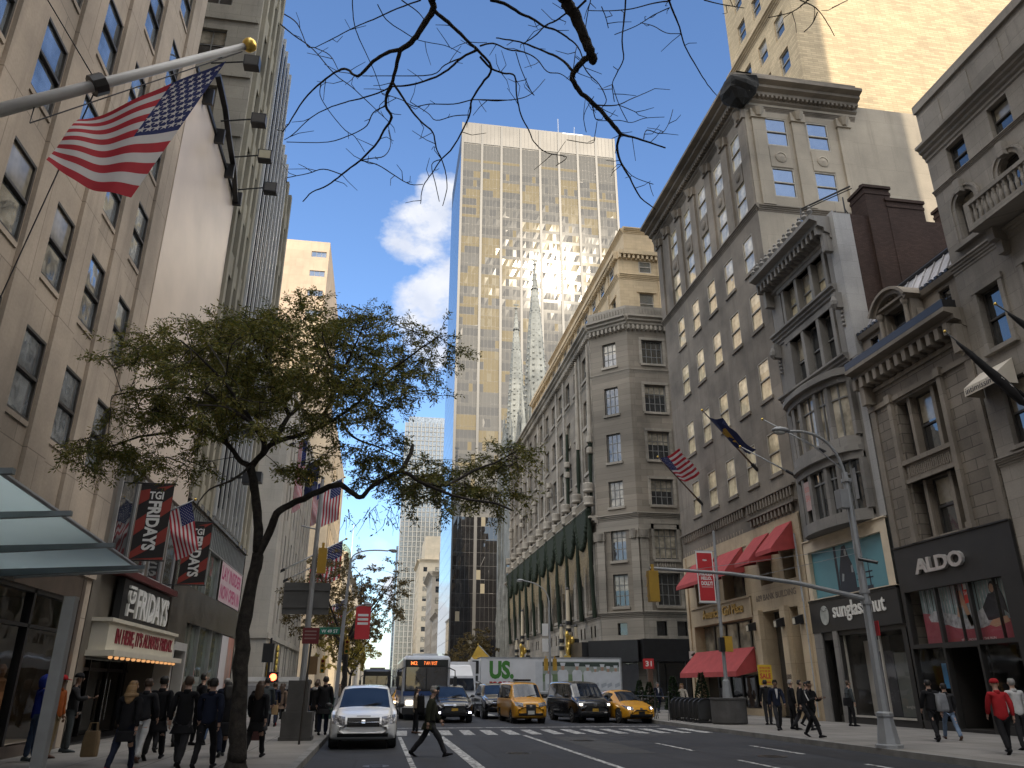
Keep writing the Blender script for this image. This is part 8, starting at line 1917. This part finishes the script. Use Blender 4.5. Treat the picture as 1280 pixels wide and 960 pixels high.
def person(label, px_, py_, face=0, h=1.75, top='black', legs='black', hair='dark', shoe='black', pose='walk', hem=.82, skin=SKIN1, hat=None, hood=None, long=False, arms=None, slim=1.0, phase=1, ground=.15, Y=None, scarf=None, lean=0, extra=None):
    if Y is None:
        d = pixdir(px_, py_); q = (ground - 1.7) / d.z; loc = Vector((d.x * q, d.y * q, ground))
    else: p = at(px_, 860, Y); loc = Vector((p.x, Y, ground))
    k = h / 1.75; st = dict(stand=(4, 2, -3, -6), walk=(24, 14, -18, -34), stride=(33, 26, -24, -42), sit=(0, 0, 0, 0))[pose]; 
    def J(x, y, z): return Vector((x, y, z))
    lean_ = math.sin(R(lean)); ly = lambda z: lean_ * (z - .95)
    pel = J(0, ly(.95), .95); wst = J(0, ly(1.1), 1.1); che = J(0, ly(1.3) - .01, 1.31); nb = J(0, ly(1.45), 1.455); nk = J(0, ly(1.5) + .015, 1.53); hd = J(0, ly(1.6) + .035, 1.625); 
    leg = []
    for s, (a, b) in ((phase, (st[0], st[1])), (-phase, (st[2], st[3]))):
        hp = J(s * .095, 0, .9); kn = hp + J(s * .005, .43 * math.sin(R(a)), -.42 * math.cos(R(a))); an = kn + J(0, .41 * math.sin(R(b)), -.41 * math.cos(R(b))); leg.append((s, hp, kn, an, b))
    low = min(l[3].z for l in leg); dz = .085 - low
    for P_ in (pel, wst, che, nb, nk, hd): P_.z += dz
    for l in leg:
        for P_ in l[1:4]: P_.z += dz
    arm = []; A_ = arms or {}
    for s in (-1, 1):
        ua, fa, out = A_.get(s, (-16 * s * phase if pose != 'stand' else 3, (-16 * s * phase + 16) if pose != 'stand' else 12, .05)); sh = J(s * .185, nb.y - .005, nb.z - .045); el = sh + J(s * out, .29 * math.sin(R(ua)), -.29 * math.cos(R(ua))); inn = A_.get('in', 0) * -s if s in A_ else 0; wr = el + J(inn, .25 * math.sin(R(fa)), -.25 * math.cos(R(fa))); hnd = wr + (wr - el).normalized() * .075; arm.append((s, sh, el, wr, hnd))
    V, E_, Rd = [], [], []
    def node(p, r): V.append(p * k); Rd.append(r * k if isinstance(r, float) else (r[0] * k, r[1] * k)); return len(V) - 1
    # body
    a0 = node(pel, .1); a1 = node(wst, .095); a2 = node(che, .10); a3 = node(nb + J(0, 0, -.03), .06); a4 = node(nk, .05); a5 = node(hd - J(0, .0, .045), .072); a6 = node(hd + J(0, -.012, .035), .088); E_ += [(a0, a1), (a1, a2), (a2, a3), (a3, a4), (a4, a5), (a5, a6)]
    for s, sh, el, wr, hn in arm: b0 = node(sh + J(-s * .02, 0, -.015), .045); b1 = node(el, .038); b2 = node(wr, .028); b3 = node(hn, .038); E_ += [(a3, b0), (b0, b1), (b1, b2), (b2, b3)]
    for s, hp, kn, an, bb in leg: c0 = node(hp, .085); c1 = node(kn, .055); c2 = node(an, .038); E_ += [(a0, c0), (c0, c1), (c1, c2)]
    body = skin_obj(V, E_, Rd)
    V, E_, Rd = [], [], []; hemz = hem + dz
    z0 = max(hemz, .70); a0 = node(J(0, ly(z0), z0 + .0), .182 * slim); a1 = node(wst, .155 * slim); a2 = node(che, .165 * slim); a3 = node(nb + J(0, -.008, -.03), .112); E_ += [(a0, a1), (a1, a2), (a2, a3)]
    for s, sh, el, wr, hn in arm: b0 = node(sh + J(0, 0, -.005), .088); b1 = node(el, .064); b2 = node(wr, .048); E_ += [(a3, b0), (b0, b1), (b1, b2)]
    jac = skin_obj(V, E_, Rd, 1)
    V, E_, Rd = [], [], []; a0 = node(pel, .118 * slim)
    for s, hp, kn, an, bb in leg: c0 = node(hp + J(0, 0, -.06), .088 * slim); c1 = node(kn, .073 * slim); c2 = node(an + J(0, 0, -.015), .058 * slim); E_ += [(a0, c0), (c0, c1), (c1, c2)]
    tro = skin_obj(V, E_, Rd)
    _jobs.append(dict(label=label, loc=loc, face=face, k=k, body=body, jac=jac, tro=tro, leg=leg, arm=arm, hd=hd, nb=nb, wst=wst, hem=hemz, hemlo=hem + dz, top=top, legs=legs, hair=hair, shoe=shoe, skin=skin, hat=hat, hood=hood, long=long, scarf=scarf, slim=slim, ly=ly, extra=extra))
def finish_people():
    dg = bpy.context.evaluated_depsgraph_get()
    for j in _jobs:
        t = thing('person', j['label'], 'person', (0, 0, 0), 'people on the pavements and crossing'); k = j['k']; hd, nb = j['hd'] * k, j['nb'] * k
        def grab(o, m, name, flat=.78, extra=None, lim=.2):
            me = bpy.data.meshes.new_from_object(o.evaluated_get(dg)); mb = MB(); vs = []
            for v in me.vertices:
                c = v.co.copy(); q9 = mnoise.noise(c * 7 + j['loc']) * .014 + mnoise.noise(c * 19 + j['loc']) * .008
                if name != 'body': c += v.normal * q9
                if flat < 1 and abs(c.x) < lim * k and j['hem'] * k - .1 < c.z < nb.z: c.y *= flat
                vs.append(tuple(c))
            mb.add(vs, [tuple(p.vertices) for p in me.polygons]); bpy.data.meshes.remove(me)
            if extra: extra(mb)
            return mb.build(name, m, t, True)
        def bodyx(mb):
            for s in (-1, 1):
                mb.ball((hd.x + s * .088 * k, hd.y - .01 * k, hd.z), .014 * k, .025 * k, .033 * k, 8, 6); mb.ball((s * .034 * k, hd.y + .088 * k, hd.z + .02 * k), .013 * k, .009 * k, .009 * k, 6, 5, 1)
            mb.ball((0, hd.y + .098 * k, hd.z - .012 * k), .014 * k, .02 * k, .022 * k, 8, 6); mb.ball((0, hd.y + .085 * k, hd.z - .05 * k), .024 * k, .012 * k, .007 * k, 8, 5)
            for s, sh, el, wr, hn in j['arm']:
                d = (hn - wr).normalized(); sd = Vector((0, 1, 0)) - d * d.y; sd.normalize(); nn = d.cross(sd); p0 = hn * k
                for q, (off, L) in enumerate(((-.024, .058), (-.008, .07), (.008, .074), (.024, .066))):
                    a = p0 + sd * off * k + d * .01; b = a + d * L * .55 * k; c = b + (d * .7 - nn * s * .6).normalized() * L * .5 * k; mb.tube([a, b, c], [.0095 * k, .0085 * k, .006 * k], 6)
                a = wr * k + d * .02 + sd * .022 * k; b = a + (sd * .8 + d * .7).normalized() * .04 * k; mb.tube([a, b, b + d * .03 * k], [.011 * k, .01 * k, .007 * k], 6)
        grab(j['body'], [j['skin'], EYE], 'body', .7, bodyx, .16)
        def jx(mb):      # skirt of a long coat
            if j['hem'] < .68:
                rows = []; zt = .78; n = 6
                for i in range(n + 1):
                    z = zt + (j['hem'] - zt) * i / n; w = (.165 + .05 * i / n) * j['slim']; rows.append([(w * math.cos(a) * k, (w * .86 * math.sin(a) + j['ly'](z)) * k, z * k) for a in [2 * math.pi * q / 16 for q in range(16)]])
                mb.rings(rows)
            mb.lathe((0, nb.y - .005, nb.z - .02 * k), [(.088 * k, -.03 * k), (.08 * k, .03 * k), (.066 * k, .055 * k), (.062 * k, .05 * k)], 14)
        grab(j['jac'], CL[j['top']], 'jacket', .84, jx); grab(j['tro'], CL[j['legs']], 'trousers', 1)
        for s, hp, kn, an, b in j['leg']:
            mb = MB(); a = an * k; pit = R(max(-38, min(20, b)) * .75); rows = []
            for y, w, hh in ((-.075, .02, .06), (-.06, .038, .085), (.0, .042, .1), (.06, .045, .075), (.13, .048, .055), (.18, .038, .04), (.2, .012, .02)):
                r_ = []
                for q in range(10):
                    an_ = 2 * math.pi * q / 10; x = w * math.cos(an_); z = -.08 + hh * .5 + hh * .5 * math.sin(an_); yy = y * math.cos(pit) - z * math.sin(-pit) * 0; zz = z + y * math.sin(pit); r_.append((a.x + x * k, a.y + y * math.cos(pit) * k, max(.004, a.z + zz * k)))
                rows.append(r_)
            mb.rings(rows); mb.build('shoe', SHOE[j['shoe']], t, True)
        mb = MB(); c = (0, hd.y - .012 * k, hd.z + .022 * k)
        if j['hair'] and not j['hood']:
            rows = []
            for i in range(9):
                z = -.075 + .172 * i / 8; rr_ = .1 * math.sqrt(max(.02, 1 - ((z - .0) / .112) ** 2)); row = []
                for q in range(14):
                    a = 2 * math.pi * q / 14; y = rr_ * 1.08 * math.sin(a)
                    if math.sin(a) > .25 and z < .055: y = min(y, .02)
                    rr_ *= 1 + .05 * mnoise.noise(Vector((q * 1.7, i * 1.3, j['loc'].x))); row.append((c[0] + rr_ * .96 * math.cos(a) * k, c[1] + y * k, c[2] + z * k))
                rows.append(row)
            mb.rings(rows)
            if j['long']:
                rows = []
                for i in range(7):
                    z = .02 - .36 * i / 6; w = (.085, .1, .108, .112, .105, .085, .03)[i]; rows.append([(w * math.cos(a) * k, c[1] + (-.055 - .018 * i / 6 * 3 + .05 * math.sin(a)) * k, c[2] + z * k) for a in [2 * math.pi * q / 12 for q in range(12)]])
                mb.rings(rows)
            mb.build('hair', HAIR[j['hair']], t, True)
        if j['hood']:
            mb = MB(); rows = []
            for i in range(9):
                z = -.16 + .29 * i / 8; rr_ = (.10, .118, .126, .13, .13, .124, .108, .075, .01)[i]; rows.append([(rr_ * math.cos(a) * k, hd.y + (-.025 + rr_ * 1.05 * (math.sin(a) if math.sin(a) < .45 else .45)) * k, hd.z + z * k) for a in [2 * math.pi * q / 14 for q in range(14)]])
            mb.rings(rows); mb.build('hood', CL[j['hood']], t, True)
        if j['hat']:
            mb = MB(); mb.lathe((0, hd.y - .01 * k, hd.z + .03 * k), [(.104 * k, 0), (.108 * k, .03 * k), (.1 * k, .065 * k), (.07 * k, .1 * k), (.01 * k, .115 * k)], 14)
            if j['hat'] == 'red': mb.hexa([(-.07 * k, hd.y + .08 * k, hd.z + .035 * k), (.07 * k, hd.y + .08 * k, hd.z + .035 * k), (.05 * k, hd.y + .18 * k, hd.z + .02 * k), (-.05 * k, hd.y + .18 * k, hd.z + .02 * k), (-.07 * k, hd.y + .08 * k, hd.z + .05 * k), (.07 * k, hd.y + .08 * k, hd.z + .05 * k), (.05 * k, hd.y + .18 * k, hd.z + .032 * k), (-.05 * k, hd.y + .18 * k, hd.z + .032 * k)])
            mb.build('hat', CL[j['hat']], t, True)
        if j['scarf']:
            mb = MB(); mb.lathe((0, nb.y - .01, nb.z + .01), [(.09 * k, -.045 * k), (.135 * k, -.02 * k), (.14 * k, .03 * k), (.09 * k, .05 * k)], 16); mb.build('collar', CL[j['scarf']], t, True)
        if j['extra']: j['extra'](t, j)
        t.location = j['loc']; t.rotation_euler = (0, 0, R(-j['face']))
    for j in _jobs:
        for q in ('body', 'jac', 'tro'): o = j[q]; me = o.data; bpy.data.objects.remove(o); bpy.data.meshes.remove(me)
def shirt(t, j):
    mb = MB(); k = j['k']; nb = j['nb'] * k; y = .135 * k
    mb.face([(-.05 * k, y - .02, nb.z - .02), (.05 * k, y - .02, nb.z - .02), (.035 * k, y + .012, nb.z - .2 * k), (0, y + .015, nb.z - .38 * k), (-.035 * k, y + .012, nb.z - .2 * k)]); mb.build('shirt_front', CL['white'], t)
def stripes(t, j):
    for s, sh, el, wr, hn in j['arm']:
        k = j['k']; mb = MB(); q = [Vector((s * .066 * k, 0, 0)) + p * k for p in (sh, el)]; mb.tube([q[0] + Vector((s * .012, 0, .03)), q[0] + Vector((s * .01, 0, -.06)), q[1]], .02 * k, 6); mb.build('sleeve_stripe', CL['white'], t)
def held(name, label, px_, Y, dx, z, w, d, h, m, face=0, kind='bag'):
    """a bag carried by somebody: a thing of its own"""
    p = at(px_, 860, Y); o = thing(name, label, kind, (p.x + dx, Y, z)); x, y = p.x + dx, Y; mb = MB(); rows = []
    for zz, s in ((0, .92), (.04, 1), (h * .6, .98), (h * .95, .85), (h, .8)): rows.append([(x + w / 2 * s * math.copysign(abs(math.cos(a)) ** .5, math.cos(a)), y + d / 2 * s * math.copysign(abs(math.sin(a)) ** .5, math.sin(a)), z + zz) for a in [2 * math.pi * q / 16 for q in range(16)]])
    mb.rings(rows); mb.build('pouch', m, o, name == 'backpack')
    mb = MB()
    if name == 'backpack':
        mb.box(x - w * .35, x + w * .35, y - d * .62, y - d * .45, z + h * .12, z + h * .5); mb.tube([(x - w * .1, y, z + h), (x, y, z + h + .05), (x + w * .1, y, z + h)], .012, 5)
        for s in (-1, 1): mb.tube([(x + s * w * .32, y + d * .4, z + h * .95), (x + s * w * .38, y + d * .5 + .08, z + h + .02), (x + s * w * .4, y + d * .5 + .12, z + h * .7)], .018, 5)
    else:
        for s in (-1, 1): mb.tube([(x - w * .28, y + s * d * .3, z + h * .95), (x - w * .2, y + s * d * .2, z + h + .16), (x + w * .2, y + s * d * .2, z + h + .16), (x + w * .28, y + s * d * .3, z + h * .95)], .01, 5)
    mb.build('strap', m, o); return o
PH = {1: (30, 100, .03), 'in': .08}
# left pavement, front to back
person('man in a bright blue hooded jacket and blue jeans facing the shop window', 36, 952, 55, 1.78, 'blue', 'jeans', None, 'grey', 'stand', .80, hood='blue', slim=1.1)
person('person in a red cap and orange jacket with khaki trousers behind the square post', 58, 948, 100, 1.76, 'orange', 'khaki', 'dark', 'brown', 'stand', .82, hat='red', skin=SKIN2, slim=1.05)
person('man in a dark grey jacket and black beanie holding a phone by the door', 80, 941, 80, 1.83, 'charcoal', 'slate', None, 'grey', 'stand', .80, hat='black', arms=PH, skin=SKIN2)
person('woman with long blond hair and a fur trimmed dark coat walking away', 148, 968, 8, 1.68, 'black', 'navy', 'blond', 'red', 'walk', .62, long=True, scarf='fur')
held('shopping_bag', 'tan paper shopping bag carried by the blond woman', 120, 19.2, .1, .3, .34, .18, .5, plain('kraft_paper', (.26, .18, .1), .8, .15, 3))
person('person in white trousers and a dark padded jacket walking away', 170, 953, 5, 1.74, 'charcoal', 'white', 'brown', 'brown', 'walk', .86, phase=-1)
person('person in a long black coat with dark hair right of the white trousers', 190, 950, 0, 1.80, 'black', 'black', 'dark', 'black', 'walk', .6, slim=1.08)
person('broad man in a black overcoat with short brown hair walking away', 221, 960, 4, 1.78, 'black', 'charcoal', 'brown', 'black', 'walk', .66, phase=-1, slim=1.12)
person('tall bearded man in black turning his head to the right in the crowd', 243, 932, 60, 1.88, 'black', 'black', 'dark', 'black', 'stand', .7)
person('person in dark clothes wearing a navy backpack near the tree trunk', 253, 962, 6, 1.74, 'navy', 'black', 'dark', 'black', 'walk', .84)
held('backpack', 'navy backpack worn in the crowd near the tree trunk', 253, 19.3, .12, 1.0, .33, .18, .46, CL['navy'], kind='backpack')
person('woman in a loose black coat and blue trousers just left of the trunk', 275, 946, -20, 1.68, 'black', 'navy', 'dark', 'grey', 'walk', .5, long=True)
person('woman in a dark coat walking right of the tree trunk', 316, 948, 12, 1.70, 'black', 'black', 'brown', 'black', 'walk', .62, long=True)
held('handbag', 'reddish brown handbag hanging beside the tree trunk', 319, 22.0, .16, .42, .34, .15, .3, plain('bag_leather', (.07, .02, .018), .45, .25, 4))
person('man in a navy jacket among the distant crowd, right of the trunk', 327, 914, 2, 1.78, 'navy', 'black', 'dark', 'black', 'walk', .8)
person('person in dark blue carrying a tan bag in the distant crowd', 339, 908, -10, 1.72, 'navy', 'navy', 'brown', 'black', 'walk', .8, phase=-1)
held('shopping_bag', 'small tan bag in the distant crowd', 340, 34.5, .2, .62, .26, .14, .36, plain('tan_bag', (.3, .2, .1), .7, .15, 3))
person('woman in a brown black coat with bare ankles in the distant crowd', 348, 907, 0, 1.68, 'taupe', 'black', 'brown', 'red', 'walk', .7, long=True)
person('person in a pale beige trench coat beside the stone pedestal', 363, 905, 15, 1.78, 'beige', 'khaki', 'grey', 'brown', 'walk', .45)
person('person in black with a pale scarf right of the stone pedestal', 391, 915, 20, 1.70, 'black', 'black', 'brown', 'black', 'stand', .7, scarf='white')
person('tall man in a long black coat at the kerb by the white minivan', 402, 919, 0, 1.84, 'black', 'navy', 'dark', 'black', 'stand', .6, slim=1.15)
for i, (px_, Y, c, lg, hr, f, lab) in enumerate(((322, 40, 'black', 'black', 'dark', 10, 'dark haired person in black deepest left of the kiosk'), (355, 43, 'charcoal', 'black', 'brown', -15, 'person in charcoal walking before the gilded reliefs'), (372, 47, 'navy', 'jeans', 'grey', 180, 'grey haired person walking towards the viewer far behind the pedestal'), (381, 52, 'taupe', 'black', 'dark', 170, 'person in a taupe coat coming towards the viewer behind the signal pole'), (396, 58, 'black', 'charcoal', 'dark', 0, 'person in black far ahead at the street corner'), (407, 62, 'olive', 'black', 'brown', 185, 'person in olive far ahead at the street corner'), (386, 66, 'red', 'black', 'dark', 180, 'tiny figure in red across the side street'), (399, 75, 'slate', 'black', 'grey', 10, 'tiny figure in slate grey across the side street'), (441, 78, 'orange', 'black', 'dark', 180, 'worker in an orange vest near the distant bus'), (425, 70, 'beige', 'jeans', 'blond', 200, 'tiny figure in beige at the far kerb'), (412, 84, 'black', 'black', 'brown', 0, 'tiny dark figure farthest along the left pavement'))):
    person(lab, px_, 0, f, 1.66 + .05 * (i % 4), c, lg, hr, 'black', 'walk', .75, Y=Y, phase=1 if i % 2 else -1)
for i, (px_, Y, f, lab) in enumerate(((205, 22.5, 5, 'dark figure squeezed between the long black coat and the overcoat'), (232, 24.5, -8, 'dark figure deeper in the crowd, left of the bearded man'), (262, 25.5, 3, 'dark figure deeper in the crowd, right of the bearded man'), (283, 27, 10, 'dark figure just visible left of the trunk, deep in the crowd'), (334, 30, 0, 'broad dark figure ahead of the handbag woman'), (344, 37.5, 185, 'figure in the far crowd facing the viewer'), (330, 46, 5, 'dark head farthest back near the kiosk'), (366, 38, -5, 'dark figure left of the pedestal behind the trench coat'), (386, 33, 8, 'dark figure close behind the pale scarf'), (397, 37, -6, 'dark figure between the pale scarf and the tall coat'), (410, 46, 175, 'person coming towards the viewer at the litter bin'))):
    person(lab, px_, 0, f, 1.68 + .045 * (i % 5), ('black', 'charcoal', 'black', 'navy', 'slate')[i % 5], ('black', 'charcoal', 'jeans')[i % 3], ('dark', 'brown', 'dark', 'grey')[i % 4], 'black', 'walk', (.8, .62, .7)[i % 3], Y=Y, phase=1 if i % 2 else -1, slim=1 + .05 * (i % 3), long=i % 4 == 1)
# in the avenue
person('grey haired man in an olive coat striding across the avenue with a black backpack', 536, 946, 97, 1.80, 'olive', 'charcoal', 'grey', 'black', 'stride', .72, ground=0, slim=1.05, lean=5)
d_ = pixdir(536, 946); q_ = -1.7 / d_.z
held('backpack', 'black backpack on the man crossing the avenue', 536, d_.y * q_, -.19, 1.0, .2, .3, .45, CL['black'], kind='backpack').rotation_euler = (0, 0, 0)
person('woman in a beige quilted jacket and black trousers crossing behind the olive coat', 519, 917, 85, 1.66, 'beige', 'black', 'dark', 'brown', 'stand', .74, ground=0, long=True)
# right pavement
person('woman in a cream coat and white trousers by the evergreens', 855, 898, 190, 1.70, 'cream', 'white', 'blond', 'white', 'walk', .62, long=True)
person('man in a blue suit and pale shirt behind the yellow hatchback', 822, 0, 182, 1.78, 'navy', 'navy', 'grey', 'black', 'walk', .8, Y=49, extra=shirt)
person('person in dark clothes half hidden behind the banner pole', 905, 0, 150, 1.74, 'charcoal', 'black', 'brown', 'black', 'stand', .8, Y=40)
person('man in black seen from behind by the yellow sale sign', 962, 906, 10, 1.78, 'black', 'charcoal', 'dark', 'black', 'stand', .8, slim=1.1)
person('man in a dark suit with an open white shirt walking towards the viewer', 975, 913, 195, 1.80, 'navy', 'charcoal', 'dark', 'black', 'walk', .78, extra=shirt, skin=SKIN2)
person('grey haired person in black walking with a companion by the granite piers', 994, 912, 100, 1.76, 'black', 'black', 'grey', 'black', 'stand', .7)
person('dark haired man in a black coat beside the grey haired one', 1006, 913, 110, 1.80, 'black', 'charcoal', 'dark', 'black', 'walk', .66, slim=1.1)
person('person behind the tracksuit walker, only the dark hair and shoulder visible', 1013, 908, 140, 1.74, 'charcoal', 'black', 'dark', 'black', 'walk', .76)
person('person in a black tracksuit with white sleeve stripes looking at a phone', 1019, 922, 150, 1.74, 'black', 'black', 'dark', 'black', 'walk', .82, arms={1: (22, 105, .03), -1: (22, 105, .03), 'in': .08}, extra=stripes, skin=SKIN2)
person('woman in a grey jacket carrying a shoulder bag past the sunglasses shop', 1067, 908, 95, 1.74, 'slate', 'black', 'brown', 'black', 'stand', .72)
held('handbag', 'black shoulder bag on the woman passing the sunglasses shop', 1061, 30.6, -.15, .95, .34, .16, .3, CL['black'])
person('person in black wearing a pale grey backpack in front of the shoe shop', 1173, 927, 15, 1.76, 'black', 'black', 'dark', 'black', 'walk', .84)
d_ = pixdir(1173, 927); q_ = -1.55 / d_.z
held('backpack', 'pale grey backpack worn in front of the shoe shop', 1173, d_.y * q_ - .22, .02, .98, .34, .2, .5, cloth('pack_grey', (.24, .25, .27)), kind='backpack')
person('person in a black jacket and bright blue jeans walking in front of the shoe shop', 1192, 925, 20, 1.72, 'charcoal', 'paleblue', 'dark', 'brown', 'stride', .84, phase=-1)
person('person in a red jacket and red cap with black trousers at the right edge', 1262, 943, 20, 1.74, 'red', 'black', None, 'black', 'walk', .78, hat='red', slim=1.15)
person('figure in a white cap jacket cut by the right edge of the view', 1283, 938, 10, 1.72, 'white', 'charcoal', 'grey', 'black', 'stand', .8)
finish_people()
